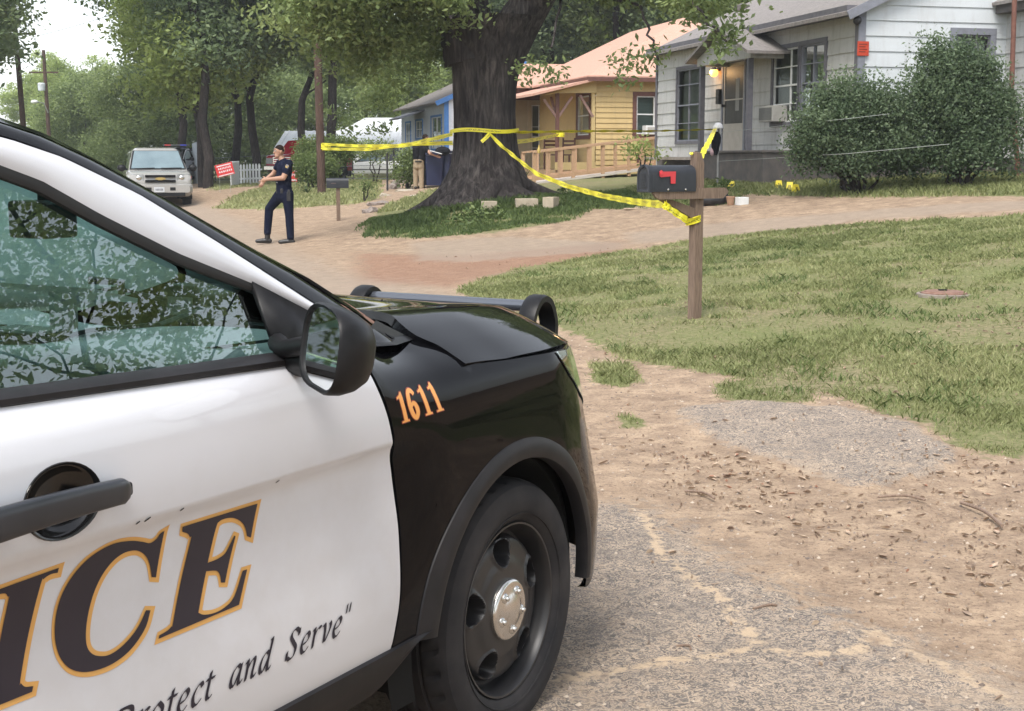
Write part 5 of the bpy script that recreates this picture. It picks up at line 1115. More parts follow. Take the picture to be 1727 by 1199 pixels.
    # -------- mirror
    def mirror(mir):
        O_ = Vector((-1.045, -.140, 1.228)); ax = Vector((-.10, -.165, 0)).normalized(); nx = Vector((-ax.y, ax.x, 0))*-1   # ax: along the face outwards, nx: forward
        if nx.x < 0: nx = -nx
        nx = (nx+Vector((0, 0, -.16))).normalized(); uz = Vector((0, 0, 1)); uz = (uz-nx*uz.dot(nx)).normalized()
        def sec(fw, hw, hh, dx=0, dz=0, n=28, pw=3.2):
            r = []
            for k in range(n):
                t = 2*math.pi*k/n; c, s_ = math.cos(t), math.sin(t); x = abs(c)**(2/pw)*np.sign(c)*hw; z = abs(s_)**(2/pw)*np.sign(s_)*hh
                p = O_+ax*(x+dx)+nx*fw+uz*(z+dz-.10*x*(1 if x > 0 else .4)); r.append(tuple(p))
            return r
        mb = MBM(mir); mb.grid([sec(.004, .094, .076), sec(-.004, .096, .078), sec(-.006, .100, .083), sec(.0, .104, .087), sec(.025, .104, .086, -.003), sec(.055, .096, .078, -.008), sec(.085, .076, .062, -.014), sec(.102, .05, .042, -.018), sec(.109, .012, .01, -.018)], close=True)
        h = mb.build('wing_mirror', M_PLAS, root, smooth=50)
        g = MBM(mir); g.add(sec(.001, .095, .077), [tuple(range(28))]); mm = bezel((.85, .88, .87), .02, 0, 1.0); g.build('mirror_glass', mm, h)
        g = MBM(mir); g.tube([tuple(O_-ax*.08+nx*.05+Vector((0, 0, -.03))), (-.93, -.02, 1.17), (-.90, .07, 1.175)], [.035, .03, .035], 10); g.tube([tuple(O_-ax*.09+nx*.03+Vector((0, 0, .0))), (-.94, .04, 1.20), (-.90, .09, 1.205)], [.022, .02, .022], 10)
        g.build('mirror_arm', M_PLAS, h, smooth=50)
    both(mirror)
    # -------- handle with its recess
    def handle(mir):
        for du, nm in ((0, 'door_handle'), (-1.0, 'door_handle')):
            mb = MBM(mir); n = 36; P = []
            for rr_, dep in ((1.055, .0006), (1.045, -.0022), (.97, -.0022), (.90, .006), (.75, .018), (.45, .028), (.02, .032)):
                row = []
                for k in range(n):
                    t = 2*math.pi*k/n; u = -1.590+du+.083*rr_*math.cos(t); z = 1.017+.064*rr_*math.sin(t); row.append((u, S(u, z)+dep-(.0 if rr_ < 1 else .001), z))
                P.append(row)
            mb.grid(P, close=True); b = mb.build('handle_recess', M_GLOSS, root, smooth=60)
            mb = MBM(mir); P = []
            for k, t in enumerate(lin(0, 1, 26)):
                u = -1.462+du-t*.335; z = 1.017+.006*math.sin(math.pi*t); e = 1 if .08 < t < .96 else (math.sin(math.pi/2*min(t/.08, (1-t)/.04))+.02)
                hh = (.0225+.007*t)*e; out = .034+.009*math.sin(math.pi*t); P.append([(u, S(u, 1.0)-out+.014*abs(math.cos(a))*0-.012*np.sign(math.cos(a))*abs(math.cos(a))**.55*e, z+hh*np.sign(math.sin(a))*abs(math.sin(a))**.75) for a in [2*math.pi*j/20 for j in range(20)]])
            mb.grid(P, close=True); h = mb.build('door_handle', M_HANDLE, b, smooth=50); mb = MBM(mir); mb.lathe([(.0, -.003), (.008, -.003), (.011, .0), (.011, .006)], (-1.735+du, S(-1.73, 1.0)-.036, 1.017), 'y', 16); mb.build('key_lock', M_CHR, h, smooth=40)
            for uu in (-1.485, -1.765): mb = MBM(mir); mb.box((uu+du, S(uu, 1.015)-.014, 1.018), (.045, .05, .026)); mb.build('handle_mount', M_FLARE, b, bevel=.006)
            mb = MBM(mir); mb.box((-1.700+du, S(-1.70, 1.0)-.0335, 1.018), (.0022, .029, .048)); mb.build('handle_split', M_DARK, b)
    both(handle)
    # -------- inside
    def dz(u, w):
        ww = (w-1.0); b = 1.115+.045*math.exp(-((w-.55)/.5)**2)+.05*math.exp(-((w-1.45)/.22)**2)*(1 if u < -.4 else .3)
        return b-.42*max(0, -.86-u)-.05*ssm(-.45, -.15, u)-.05*(abs(ww)/.85)**4
    mb = MB(); P = [[(u, w, dz(u, w)) for w in lin(.15, 1.85, 40)] for u in lin(-.12, -.86, 16)]
    P += [[(-.86-.045*math.sin(a), w, dz(-.86, w)-.045*(1-math.cos(a))) for w in lin(.15, 1.85, 40)] for a in lin(.2, math.pi*.8, 7)]
    P += [[(-.84, w, .82) for w in lin(.15, 1.85, 40)], [(-.62, w, .5) for w in lin(.15, 1.85, 40)]]
    mb.grid(P); dsh = mb.build('dashboard', M_DASH, root, smooth=45)
    mb = MB()
    for wc in (.98, 1.22):
        mb.box((-.80, wc, 1.157), (.12, .20, .02), m=0)
        for k in range(6): mb.box((-.76-.016*k, wc, 1.169), (.006, .17, .008), m=1)
    mb.build('air_vent', [M_DEV, M_DASH], dsh)
    mb = MB(); mb.prism([(-.085, -.04), (-.085, .025), (-.06, .052), (.06, .052), (.085, .025), (.085, -.04), (.06, -.052), (-.06, -.052)], lambda a, b, h: (-.31+h, .86+a*.95, 1.20+b), -.06, .08); rd = mb.build('radar_unit', M_DEV, dsh, bevel=.004)
    mb = MB(); mb.box((-.372, .86, 1.195), (.002, .09, .05)); mb.build('radar_label', pmat('grey_label', (.35, .37, .36), (.3, .31, .3), 60, .5), rd)
    mb = MB(); mb.tube([(-.31, .80, 1.19), (-.45, .72, 1.20), (-.62, .70, 1.18), (-.74, .82, 1.17), (-.84, .95, 1.13)], .006, 6); mb.tube([(-.31, .9, 1.19), (-.42, 1.05, 1.24), (-.5, 1.15, 1.22), (-.6, 1.1, 1.18)], .006, 6)
    mb.tube([(-.3, .7, 1.15), (-.4, .45, 1.165), (-.6, .35, 1.16), (-.8, .5, 1.14)], .004, 6); mb.tube([(-.45, 1.0, 1.17), (-.45, 1.0, 1.26), (-.52, 1.05, 1.27)], .012, 8); mb.build('cable', M_DEV, dsh, smooth=40)
    mb = MB(); mb.box((-.62, 1.02, 1.245), (.16, .34, .012), M=Matrix.Rotation(R_(14), 3, 'Y')); mb.box((-.64, 1.02, 1.20), (.05, .05, .1)); mb.build('document_tray', M_DASH, dsh)
    mb = MB(); mb.box((-1.0, .98, 1.50), (.05, .26, .075), rz=R_(-8)); mb.tube([(-.96, 1.0, 1.52), (-.93, 1.0, 1.62)], .012, 6); mb.build('rear_view_mirror', M_DEV, root, bevel=.012)
    mb = MB(); mb.box((-.98, .70, 1.46), (.10, .12, .085)); mb.box((-.96, .70, 1.53), (.04, .04, .08)); mb.build('dash_camera', M_DEV, root, bevel=.008)
    mb = MB(); P = []
    ring = [(-.98-.07*math.sin(t), 1.45+.19*math.cos(t), 1.06+.17*math.sin(t)) for t in lin(0, 2*math.pi, 33)]; mb.tube(ring, .016, 8, cap=False); mb.bar((-.98, 1.27, 1.06), (-.98, 1.63, 1.06), .03, .05); mb.build('steering_wheel', M_DEV, root, smooth=50)
    for wc in (.52, 1.45):
        mb = MB(); mb.box((-1.52, wc, .72), (.52, .5, .16)); mb.box((-1.86, wc, 1.02), (.16, .50, .62), M=Matrix.Rotation(R_(-14), 3, 'Y')); mb.box((-1.95, wc, 1.43), (.10, .26, .18)); mb.build('seat', M_SEAT, root, bevel=.05)
    mb = MB(); mb.box((-1.5, 1.0, .95), (.3, .28, .3)); mb.box((-1.42, .98, 1.1), (.24, .3, .02), M=Matrix.Rotation(R_(20), 3, 'Y')); mb.build('centre_console', M_DEV, root, bevel=.01)
    mb = MB(); mb.box((-1.4, 1.0, .33), (4.2, 1.30, .16)); mb.box((-2.2, .16, .80), (3.2, .04, .7)); mb.box((-2.2, 1.84, .80), (3.2, .04, .7)); mb.box((-2.1, 1.0, .46), (3.0, 1.6, .05)); mb.box((-.50, 1.0, .70), (.06, 1.5, .62)); mb.build('underbody_block', M_DARK, root)  # unseen black boxes added under and inside the body to block light
    # -------- push bar
    mb = MB(); mb.tube([(1.235, .62, 1.058), (1.235, 1.38, 1.058)], .022, 14); pb = mb.build('push_bar', bezel((.10, .11, .13), .22, .6, .4), root, smooth=40)
    for wc in (.615, 1.385):
        mb = MB(); pl = [(1.08, .42), (1.10, .75), (1.13, .98), (1.15, 1.045), (1.19, 1.085), (1.235, 1.098), (1.28, 1.08), (1.31, 1.035), (1.325, .97), (1.30, .80), (1.27, .45)]
        P = []
        for k, (u, z) in enumerate(smooth_line(pl, 4)):
            nb = len(smooth_line(pl, 4)); 
            P.append((u, z))
        c = Vector((1.2, .75)); rows = []
        for u, z in P:
            d_ = (Vector((u, z))-Vector((1.20, min(z, .96)))).normalized(); i_ = Vector((u, z))-d_*.022
            rows.append([(u, wc-.034, z), (u+d_.x*.005, wc-.02, z+d_.y*.005), (u+d_.x*.005, wc+.02, z+d_.y*.005), (u, wc+.034, z), (i_.x, wc+.034, i_.y), (i_.x, wc-.034, i_.y)])
        mb.grid(rows, close=True); mb.build('upright', M_PLAS, pb, smooth=50)
    mb = MB(); mb.box((1.25, 1.0, .8), (.04, .74, .3)); mb.tube([(1.25, .62, .62), (1.25, 1.38, .62)], .03, 12); mb.build('bumper_guard', M_PLAS, pb, smooth=40)
    # -------- writing
    if decals:
        D = door.d; k = 1/2.403
        def z4(p): q = on_car(p[0]*k, 700+p[1]*k); return q
        E_ = [(737, 452), (1040, 358), (1013, 496), (997, 490), (990, 455), (972, 430), (940, 416), (905, 420), (884, 432), (872, 455), (838, 598), (878, 582), (908, 560), (930, 520), (946, 488), (951, 490), (908, 678), (892, 678), (888, 650), (874, 630), (832, 632), (800, 800), (822, 808), (862, 802), (905, 780), (945, 735), (980, 630), (998, 624), (965, 768), (638, 906), (642, 892), (672, 874), (690, 856), (700, 825), (766, 520), (765, 495), (757, 480), (735, 472)]
        C_ = [(663, 468), (628, 657), (611, 656), (604, 610), (590, 575), (565, 553), (535, 548), (495, 560), (455, 590), (415, 640), (382, 705), (360, 775), (347, 845), (344, 900), (350, 940), (368, 965), (395, 975), (435, 972), (480, 945), (525, 900), (560, 850), (588, 790), (606, 790), (590, 850), (560, 905), (515, 960), (455, 1005), (390, 1032), (330, 1040), (280, 1026), (245, 990), (225, 940), (218, 880), (225, 800), (250, 720), (295, 645), (350, 585), (415, 540), (470, 517), (530, 509), (575, 513), (605, 518), (632, 500), (645, 480)]
        I_ = [(235, 618), (230, 638), (200, 645), (172, 665), (158, 695), (80, 1060), (80, 1085), (98, 1100), (131, 1097), (126, 1120), (-90, 1208), (-86, 1190), (-60, 1175), (-42, 1145), (26, 770), (28, 735), (15, 722), (-30, 730), (-26, 712)]
        outl = [('letter_e', E_), ('letter_c', C_), ('letter_i', I_)]
        for nm, pl in outl:
            q0 = [z4(p) for p in pl]; q = soft_poly(q0); g = [(a+.0025, b-.0015) for a, b in soft_poly(offset_poly(q0, .0085))]
            go = decal(g, lambda u, z: SD(u, z, .0010), 'gold_outline', M_GOLD, D, .0105); decal(q, lambda u, z: SD(u, z, .0026), 'black_letter', M_INK, D, .009)
        # the rest of the word, behind the picture's edge
        iq = [z4(p) for p in I_]; du = -.205
        L_ = [(-1.99, .708), (-1.975, .73), (-1.93, .885), (-1.945, .903), (-1.86, .903), (-1.875, .885), (-1.915, .728), (-1.86, .728), (-1.82, .78), (-1.81, .78), (-1.83, .708)]
        pass
        pen_text('To Protect and Serve"', -.7826, .545, .09, 'motto_letter', M_INK, D)
        # fleet number on the fender
        fnd = [o for o in root.children if o.name.startswith('front_fender')][0]
        c00, c10, c01, c11 = (-.566, .981), (-.372, .984), (-.583, 1.054), (-.402, 1.057)
        def bil(a, b): return tuple((1-a)*(1-b)*c00[i]+a*(1-b)*c10[i]+(1-a)*b*c01[i]+a*b*c11[i] for i in (0, 1))
        one = [(.03, .0), (.19, .0), (.19, .05), (.155, .07), (.155, 1.0), (.12, 1.0), (.09, .92), (.02, .86), (.02, .80), (.075, .82), (.08, .07), (.03, .05)]
        six_o = smooth_line([(.42, .86), (.36, 1.0), (.27, .88), (.235, .5), (.26, .12), (.335, -.01), (.42, .12), (.435, .35), (.40, .56), (.335, .58), (.315, .53)], 5)
        six = [(a, b) for a, b in six_o]+smooth_line([(.315, .62), (.325, .80), (.355, .90), (.375, .86), (.375, .80)], 3)
        six = smooth_line([(.435, .84), (.40, .97), (.335, 1.0), (.27, .86), (.235, .5), (.262, .12), (.34, -.01), (.42, .10), (.448, .32), (.42, .54), (.36, .60), (.318, .52), (.325, .72), (.345, .90), (.375, .91), (.385, .82)], 5)
        for off_, a0 in ((0, 0), (.52, 0), (.78, 0)):
            p = [bil(a+off_, b) for a, b in one]
            decal(offset_poly(p, .0022), lambda u, z: SD(u, z, .0006), 'digit_edge', pmat('red_edge', (.25, .03, .02), (.2, .02, .02), 5, .4), fnd, .03)
            decal(p, lambda u, z: SD(u, z, .0012), 'fleet_digit', M_ORANGE, fnd, .03)
        # six: ring built as a stroke so its bowl stays open
        pl = smooth_line([(.43, .80), (.40, .92), (.34, .955), (.29, .80), (.27, .50), (.29, .18), (.345, .045), (.395, .16), (.41, .32), (.39, .48), (.345, .53), (.30, .44)], 6)
        wd_ = [.028, .034, .028, .040, .044, .040, .030, .036, .042, .036, .026, .018]
        for ex, off2, mt, nm in ((.012, .0006, pmat('red_edge', (.25, .03, .02), (.2, .02, .02), 5, .4), 'digit_edge'), (0, .0012, M_ORANGE, 'fleet_digit')):
            V = []; nn = len(pl)
            for i, p in enumerate(pl):
                a = Vector(pl[max(i-1, 0)]); b = Vector(pl[min(i+1, nn-1)]); d_ = Vector(((b-a).x*2.6, (b-a).y)).normalized(); f = i/(nn-1)*(len(wd_)-1); j = min(int(f), len(wd_)-2); hw = wd_[j]+(wd_[j+1]-wd_[j])*(f-j)+ex
                nn_ = Vector((-d_.y, d_.x*2.6)) if True else 0
                for sg in (-1, 1): q = bil(p[0]+sg*nn_.x*hw, p[1]+sg*nn_.y*hw); V.append(SD(q[0], q[1], off2))
            mb = MB(); mb.add(V, [(2*i, 2*i+1, 2*i+3, 2*i+2) for i in range(nn-1)]); mb.build(nm, mt, fnd, smooth=60)
        # chips in the door crease
        mb = MB()
        for x, y in ((600, 420), (590, 427), (556, 437), (735, 383), (1122, 270)):
            q = z4((x, y)); mb.add([SD(q[0]+a, q[1]+b, .001) for a, b in ((-.004, -.002), (.0, -.003), (.006, .001), (.004, .0035), (-.002, .001))], [(0, 1, 2, 3, 4)])
        mb.build('paint_chip', M_DARK, D)
    return root
def on_car(px, py):
    w = 0.
    for _ in range(6): p = on_plane(px, py, CAR_O+_Wd*w, _Wd)-CAR_O; w = S(float(p@_F), float(p[2]))
    return (float(p@_F), float(p[2]))
POLICE = make_police_car(CAR_O, CAR_RZ, 'black and white police SUV with fleet number 1611 on its fender, parked closest to us')
# ================================================================ other vehicles (local: x across, y from nose to tail, z up)
M_SILV = paint((.33, .325, .31), .12, .7, name='silver_paint'); M_REDP = paint((.36, .02, .035), .2, .8, (.25, .12, .09), name='red_paint'); M_WP = paint((.72, .72, .71), .1, .5, name='car_white'); M_GLSD = pmat('dark_glass', (.03, .045, .045), (.05, .07, .07), 2, .08); M_GLSL = pmat('bright_glass', (.16, .22, .24), (.11, .16, .18), 2, .06, spec=1)
M_LAMP = pmat('lamp_glass', (.32, .33, .33), (.20, .21, .21), 30, .15); M_SOFT = pmat('soft_top', (.05, .055, .065), (.07, .075, .085), 10, .8); M_PLATE = pmat('plate', (.55, .57, .58), (.4, .42, .45), 40, .5); M_RIMS = pmat('alloy_rim', (.42, .42, .42), (.3, .3, .3), 9, .3, .7)
def rring(y, x0, x1, z0, z1_, r=.12, rt=None, n=5):
    """rounded rectangle ring at length y; rt top radius"""
    rt = rt or r; pts = []
    for cx, cz, rr, a0 in ((x1-r, z0+r, r, -90), (x1-rt, z1_-rt, rt, 0), (x0+rt, z1_-rt, rt, 90), (x0+r, z0+r, r, 180)):
        for k in range(n): a = R_(a0+90*k/(n-1)); pts.append((cx+rr*math.cos(a), y, cz+rr*math.sin(a)))
    return pts
def loft(mb, rings, m=0):
    mb.grid(rings, m, close=True); n = len(rings[0]); mb.add(rings[0], [tuple(range(n))], m); mb.add(rings[-1], [tuple(range(n-1, -1, -1))], m)
def far_wheel(root, x, y, r, sgn, rim=None, wd=.24):
    mb = MB(); prof = [(r*.62, .0), (r*.66, -.012), (r*.9, -.015), (r*.985, .02), (r, .05), (r, wd-.05), (r*.95, wd), (r*.5, wd)]
    mb.grid([[(x-sgn*w, y+rr*math.cos(2*math.pi*j/32), r+rr*math.sin(2*math.pi*j/32)) for j in range(32)] for rr, w in prof], close=True); t = mb.build('wheel', M_RUB, root, smooth=40)
    mb = MB(); mb.grid([[(x-sgn*(w+(.02 if (j//3) % 2 and .2 < rr/r < .5 else 0)), y+rr*math.cos(2*math.pi*j/30), r+rr*math.sin(2*math.pi*j/30)) for j in range(30)] for rr, w in [(r*.63, .0), (r*.58, .035), (r*.5, .03), (r*.3, .02), (r*.18, .012), (.001, .008)]], close=True); mb.build('rim', rim or M_RIMS, t, smooth=40)
def arch_dark(root, x, y, r, sgn):
    mb = MB(); n = 24; R2 = r*1.17; V = [(x+sgn*.006, y+R2*math.cos(math.pi*k/(n-1)), r*1.0+R2*math.sin(math.pi*k/(n-1))) for k in range(n)]; V += [(x+sgn*.006, y-R2, r*.7), (x+sgn*.006, y+R2, r*.7)]
    mb.add(V+[(p[0]-sgn*.35, p[1], p[2]) for p in V], [tuple(range(n+2))]+[(i, i+1, i+n+3, i+n+2) for i in range(n+1)]); mb.build('wheel_arch', M_DARK, root)
def quad(mb, pts, m=0): mb.add(pts, [tuple(range(len(pts)))], m)
def silver_suv():
    x, y = xat(281, 44.5), 44.5; root = thing('suv', 'silver SUV parked head on beyond the windshield pillar of the police car', 'SUV', gpt(x, y), R_(17)); X = 1.0
    mb = MB(); loft(mb, [rring(.0, -.86, .86, .45, .86, .1), rring(.06, -.94, .94, .40, 1.06, .12), rring(.28, -.985, .985, .36, 1.13, .14), rring(1.25, -1.0, 1.0, .36, 1.20, .10), rring(5.0, -1.0, 1.0, .36, 1.22, .1), rring(5.15, -.96, .96, .4, 1.2, .1)]); mb.build('body', M_SILV, root, smooth=38)
    mb = MB(); loft(mb, [rring(1.22, -.93, .93, 1.1, 1.19, .03), rring(1.55, -.89, .89, 1.1, 1.41, .05), rring(2.05, -.79, .79, 1.1, 1.85, .05, .2), rring(2.5, -.77, .77, 1.1, 1.93, .05, .22), rring(4.4, -.76, .76, 1.1, 1.93, .05, .22), rring(5.05, -.82, .82, 1.1, 1.84, .05, .14)]); cb = mb.build('cabin', M_SILV, root, smooth=30)
    mb = MB(); quad(mb, [(-.84, 1.275, 1.262), (.84, 1.275, 1.262), (.70, 1.985, 1.822), (-.70, 1.985, 1.822)]); mb.build('windshield', M_GLSL, cb); mb = MB(); quad(mb, [(-.90, 1.245, 1.222), (.90, 1.245, 1.222), (.75, 2.02, 1.835), (-.75, 2.02, 1.835)]); mb.build('windshield_seal', M_DARK, cb)
    for s in (-1, 1):
        for y0, y1 in ((1.75, 2.7), (2.8, 3.8), (3.9, 4.8)):
            mb = MB(); quad(mb, [(s*.925, y0 if y0 > 2 else 1.55, 1.24), (s*.925, y1, 1.24), (s*.795, y1, 1.78), (s*.795, y0+(.3 if y0 < 2 else 0), 1.78)]); mb.build('side_window', M_GLSD, cb)
        mb = MB(); mb.ball((s*1.13, 1.62, 1.27), (.14, .09, .11)); mb.bar((s*.95, 1.65, 1.22), (s*1.08, 1.63, 1.25), .06, .06); mb.build('wing_mirror', M_PLAS, root, smooth=50)
        mb = MB(); mb.prism([(.50, .86), (.80, .84), (.90, 1.0), (.90, 1.09), (.52, 1.09)], lambda a, b, h: (s*a, h+.10*max(0, a-.6)/.3, b), .0, .16); l = mb.build('headlight', M_LAMP, root, bevel=.01)
        mb = MB(); mb.ball((s*.66, .012, .97), (.085, .03, .075)); mb.build('lamp_bowl', M_CHR, l, smooth=60)
        mb = MB(); mb.ball((s*.64, .0, .56), (.075, .03, .06)); mb.build('fog_light', M_LAMP, root, smooth=60)
        far_wheel(root, s*.98, .98, .395, s); far_wheel(root, s*.98, 3.95, .395, s); arch_dark(root, s*1.0, .98, .395, s); arch_dark(root, s*1.0, 3.95, .395, s)
    for z0, z1_ in ((.82, .905), (.985, 1.06)):
        mb = MB(); mb.box((0, -.0, (z0+z1_)/2), (.94, .06, z1_-z0)); g = mb.build('grille_bar', M_DARK, root, bevel=.01)
        mb = MB()
        for k in range(4): mb.box((0, -.034, z0+(k+.5)*(z1_-z0)/4), (.92, .006, .006))
        mb.build('grille_slat', M_PLAS, g)
    mb = MB(); mb.prism([(-.17, -.030), (-.07, -.030), (-.07, -.05), (.07, -.05), (.07, -.030), (.17, -.030), (.135, .030), (.07, .030), (.07, .05), (-.07, .05), (-.07, .030), (-.135, .030)], lambda a, b, h: (a, h, b+.945), -.03, .02); mb.build('emblem', pmat('emblem_gold', (.45, .33, .13), (.4, .3, .1), 5, .35, .3), root)
    mb = MB(); loft(mb, [rring(-.10, -.90, .90, .50, .74, .07), rring(.1, -1.0, 1.0, .46, .78, .08)]); mb.box((0, -.04, .45), (1.5, .12, .12), m=1); bp = mb.build('bumper', [M_SILV, M_PLAS], root, smooth=40)
    mb = MB(); mb.box((-.05, -.11, .60), (.32, .012, .16)); pl = mb.build('number_plate', M_PLATE, bp)
    mb = MB()
    for k in range(6): mb.box((-.15+.04*k, -.118, .60), (.018, .003, .06))
    mb.build('plate_mark', M_INK, pl)
    for s in (-1, 1): mb = MB(); mb.box((s*.37, -.095, .62), (.17, .02, .10)); mb.build('air_intake', M_DARK, bp)
    for a, b in (((-.75, 1.20, 1.255), (-.1, 1.24, 1.275)), ((.1, 1.20, 1.265), (.75, 1.24, 1.275))): mb = MB(); mb.bar(a, b, .02, .02); mb.build('wiper', M_DARK, cb)
silver_suv()
def red_truck():
    Y = 60.; x = xat(490, Y); root = thing('pickup_truck', 'red pickup truck parked behind the officer, seen from its front corner', 'pickup truck', gpt(x, Y), R_(-14))
    mb = MB(); loft(mb, [rring(.0, -.92, .92, .5, 1.08, .08), rring(.15, -.98, .98, .45, 1.16, .1), rring(1.35, -.98, .98, .45, 1.24, .08), rring(3.2, -.98, .98, .45, 1.26, .06), rring(5.5, -.98, .98, .45, 1.26, .05)]); mb.build('body', M_REDP, root, smooth=35)
    mb = MB(); loft(mb, [rring(1.3, -.92, .92, 1.15, 1.25, .03), rring(1.95, -.78, .78, 1.15, 1.80, .05, .1), rring(3.0, -.77, .77, 1.15, 1.84, .05, .1), rring(3.3, -.80, .80, 1.15, 1.5, .05)]); cb = mb.build('cab', M_REDP, root, smooth=35)
    mb = MB(); quad(mb, [(-.84, 1.34, 1.26), (.84, 1.34, 1.26), (.74, 1.90, 1.745), (-.74, 1.90, 1.745)]); mb.build('windshield', M_GLSD, cb)
    for s in (-1, 1):
        mb = MB(); quad(mb, [(s*.935, 1.6, 1.27), (s*.935, 2.9, 1.27), (s*.79, 2.9, 1.72), (s*.79, 2.0, 1.72)]); mb.build('side_window', M_GLSD, cb)
        mb = MB(); mb.box((s*.77, -.01, .92), (.28, .06, .24)); mb.build('headlight', M_LAMP, root, bevel=.01); mb = MB(); mb.box((s*1.1, 1.6, 1.33), (.2, .08, .2)); mb.build('wing_mirror', M_PLAS, root, bevel=.03)
        for yy in (.95, 4.3): far_wheel(root, s*.97, yy, .39, s); arch_dark(root, s*.98, yy, .39, s)
    mb = MB(); mb.box((0, -.02, .94), (1.2, .05, .3)); g = mb.build('grille', M_CHR, root, bevel=.01)
    for z in (.85, .94, 1.03): mb = MB(); mb.box((0, -.05, z), (1.1, .02, .05)); mb.build('grille_bar', M_REDP, g)
    mb = MB(); mb.box((0, -.1, .62), (1.95, .2, .2)); mb.build('bumper', M_CHR, root, bevel=.03)
red_truck()
def convertible():
    Y = 76.; x = xat(564, Y); root = thing('convertible', 'white convertible with a dark soft top parked side on behind the hedge', 'car', gpt(x, Y+.0), R_(-90)); s = 1
    # local y runs from nose; nose points to image left, so the side at +x local faces us
    prof = [(0, .52, .62), (.1, .34, .70), (.6, .26, .80), (1.4, .24, .86), (2.2, .24, .92), (4.0, .24, .93), (4.7, .28, .90), (4.95, .42, .80)]
    mb = MB(); loft(mb, [rring(y, -.88+(.1 if y < .1 or y > 4.8 else 0), .88-(.1 if y < .1 or y > 4.8 else 0), a, b, .06, .12) for y, a, b in prof]); mb.build('body', M_WP, root, smooth=40)
    mb = MB(); loft(mb, [rring(1.45, -.78, .78, .8, .9, .02), rring(2.05, -.66, .66, .8, 1.28, .03, .08), rring(3.0, -.66, .66, .8, 1.33, .03, .1), rring(3.6, -.68, .68, .8, 1.22, .03, .1), rring(4.05, -.74, .74, .8, .95, .03)]); cb = mb.build('soft_top', M_SOFT, root, smooth=35)
    mb = MB(); quad(mb, [(-.74, 1.43, .925), (.74, 1.43, .925), (.645, 2.0, 1.25), (-.645, 2.0, 1.25)]); mb.build('windshield', M_GLSL, cb)
    for s in (-1, 1):
        mb = MB(); quad(mb, [(s*.80, 1.6, .93), (s*.80, 3.0, .93), (s*.685, 2.95, 1.24), (s*.685, 2.05, 1.24)]); mb.build('side_window', M_GLSL, cb)
        mb = MB(); mb.box((s*.885, 2.5, .47), (.02, 3.9, .045)); mb.build('side_strip', M_DARK, root)
        for yy in (.85, 3.75): far_wheel(root, s*.865, yy, .315, s); arch_dark(root, s*.875, yy, .315, s)
        mb = MB(); mb.box((s*.62, .03, .58), (.36, .06, .1)); mb.build('headlight', M_LAMP, root, bevel=.01)
    mb = MB(); mb.box((0, .0, .4), (1.6, .1, .14)); mb.build('bumper', M_PLAS, root, bevel=.03)
convertible()
# a second police SUV far down the road, a copy of the near one without the writing
p_ = gpt(xat(226, 62), 64)
PC2 = make_police_car(p_, R_(-97), 'distant black and white police SUV with red emergency light behind the silver SUV', decals=False)
# ================================================================ people
def figure(caps, mats, voxel=.007, smooth_it=4):
    """caps: (p0, p1, r0, r1, flat(depth factor), material index) fused into one continuous skin"""
    mb = MB()
    for p0, p1, r0, r1, fl, m in caps:
        a = Vector(p0); b = Vector(p1); d = b-a; n = 12; rows = []; K = 12
        if d.length < 1e-4: d = Vector((0, 0, .001))
        dn = d.normalized(); side = Vector((0, 1, 0)) if abs(dn.y) < .8 else Vector((1, 0, 0)); u = dn.cross(side).normalized(); v = u.cross(dn).normalized()
        for k in range(7): t = math.pi/2*k/6; rows.append((a-dn*r0*math.cos(t), r0*max(.02, math.sin(t))))
        for k in range(7): t = math.pi/2*k/6; rows.append((b+dn*r1*math.sin(t), r1*max(.02, math.cos(t))))
        P = [[tuple(c+u*rr*math.cos(2*math.pi*j/16)+v*rr*fl*math.sin(2*math.pi*j/16)) for j in range(16)] for c, rr in rows]
        mb.grid(P, close=True); o = len(mb.v)-16; mb.f.append(tuple(range(o-16*13, o-16*13+16))); mb.m.append(0); mb.f.append(tuple(range(o+15, o-1, -1))); mb.m.append(0)
    o = mb.build('tmp', mats[0], None); md = o.modifiers.new('r', 'REMESH'); md.mode = 'VOXEL'; md.voxel_size = voxel; md.adaptivity = 0
    sm = o.modifiers.new('s', 'SMOOTH'); sm.iterations = smooth_it; sm.factor = .5
    dg = bpy.context.evaluated_depsgraph_get(); me = bpy.data.meshes.new_from_object(o.evaluated_get(dg)); bpy.data.objects.remove(o)
    nf = len(me.polygons); c = np.empty(nf*3); me.polygons.foreach_get('center', c); c = c.reshape(-1, 3); best = np.full(nf, 1e9); idx = np.zeros(nf, int)
    for p0, p1, r0, r1, fl, m in caps:
        a = np.array(p0, float); ab = np.array(p1, float)-a; t = np.clip(((c-a)@ab)/max(1e-9, ab@ab), 0, 1); d = np.linalg.norm(c-a-t[:, None]*ab, axis=1)-(r0+(r1-r0)*t); k = d < best; best[k] = d[k]; idx[k] = m
    me.materials.clear()
    for m in mats: me.materials.append(m)
    me.polygons.foreach_set('material_index', idx.astype(np.int32)); me.polygons.foreach_set('use_smooth', [True]*nf); me.update(); return me
M_SKIN = pmat('skin', (.42, .24, .16), (.36, .20, .135), 12, .5); M_NAVY = pmat('navy_cloth', (.007, .009, .022), (.013, .016, .032), 18, .95, bmp=.1, spec=.05); M_BOOT = pmat('black_leather', (.012, .011, .011), (.02, .019, .019), 9, .4); M_HAIR = pmat('dark_hair', (.012, .008, .006), (.028, .018, .013), 40, .9, spec=.1); M_KHAKI = pmat('khaki_cloth', (.34, .26, .17), (.26, .20, .13), 12, .85); M_BLKC = pmat('black_cloth', (.010, .010, .012), (.02, .02, .023), 12, .95, spec=.05)
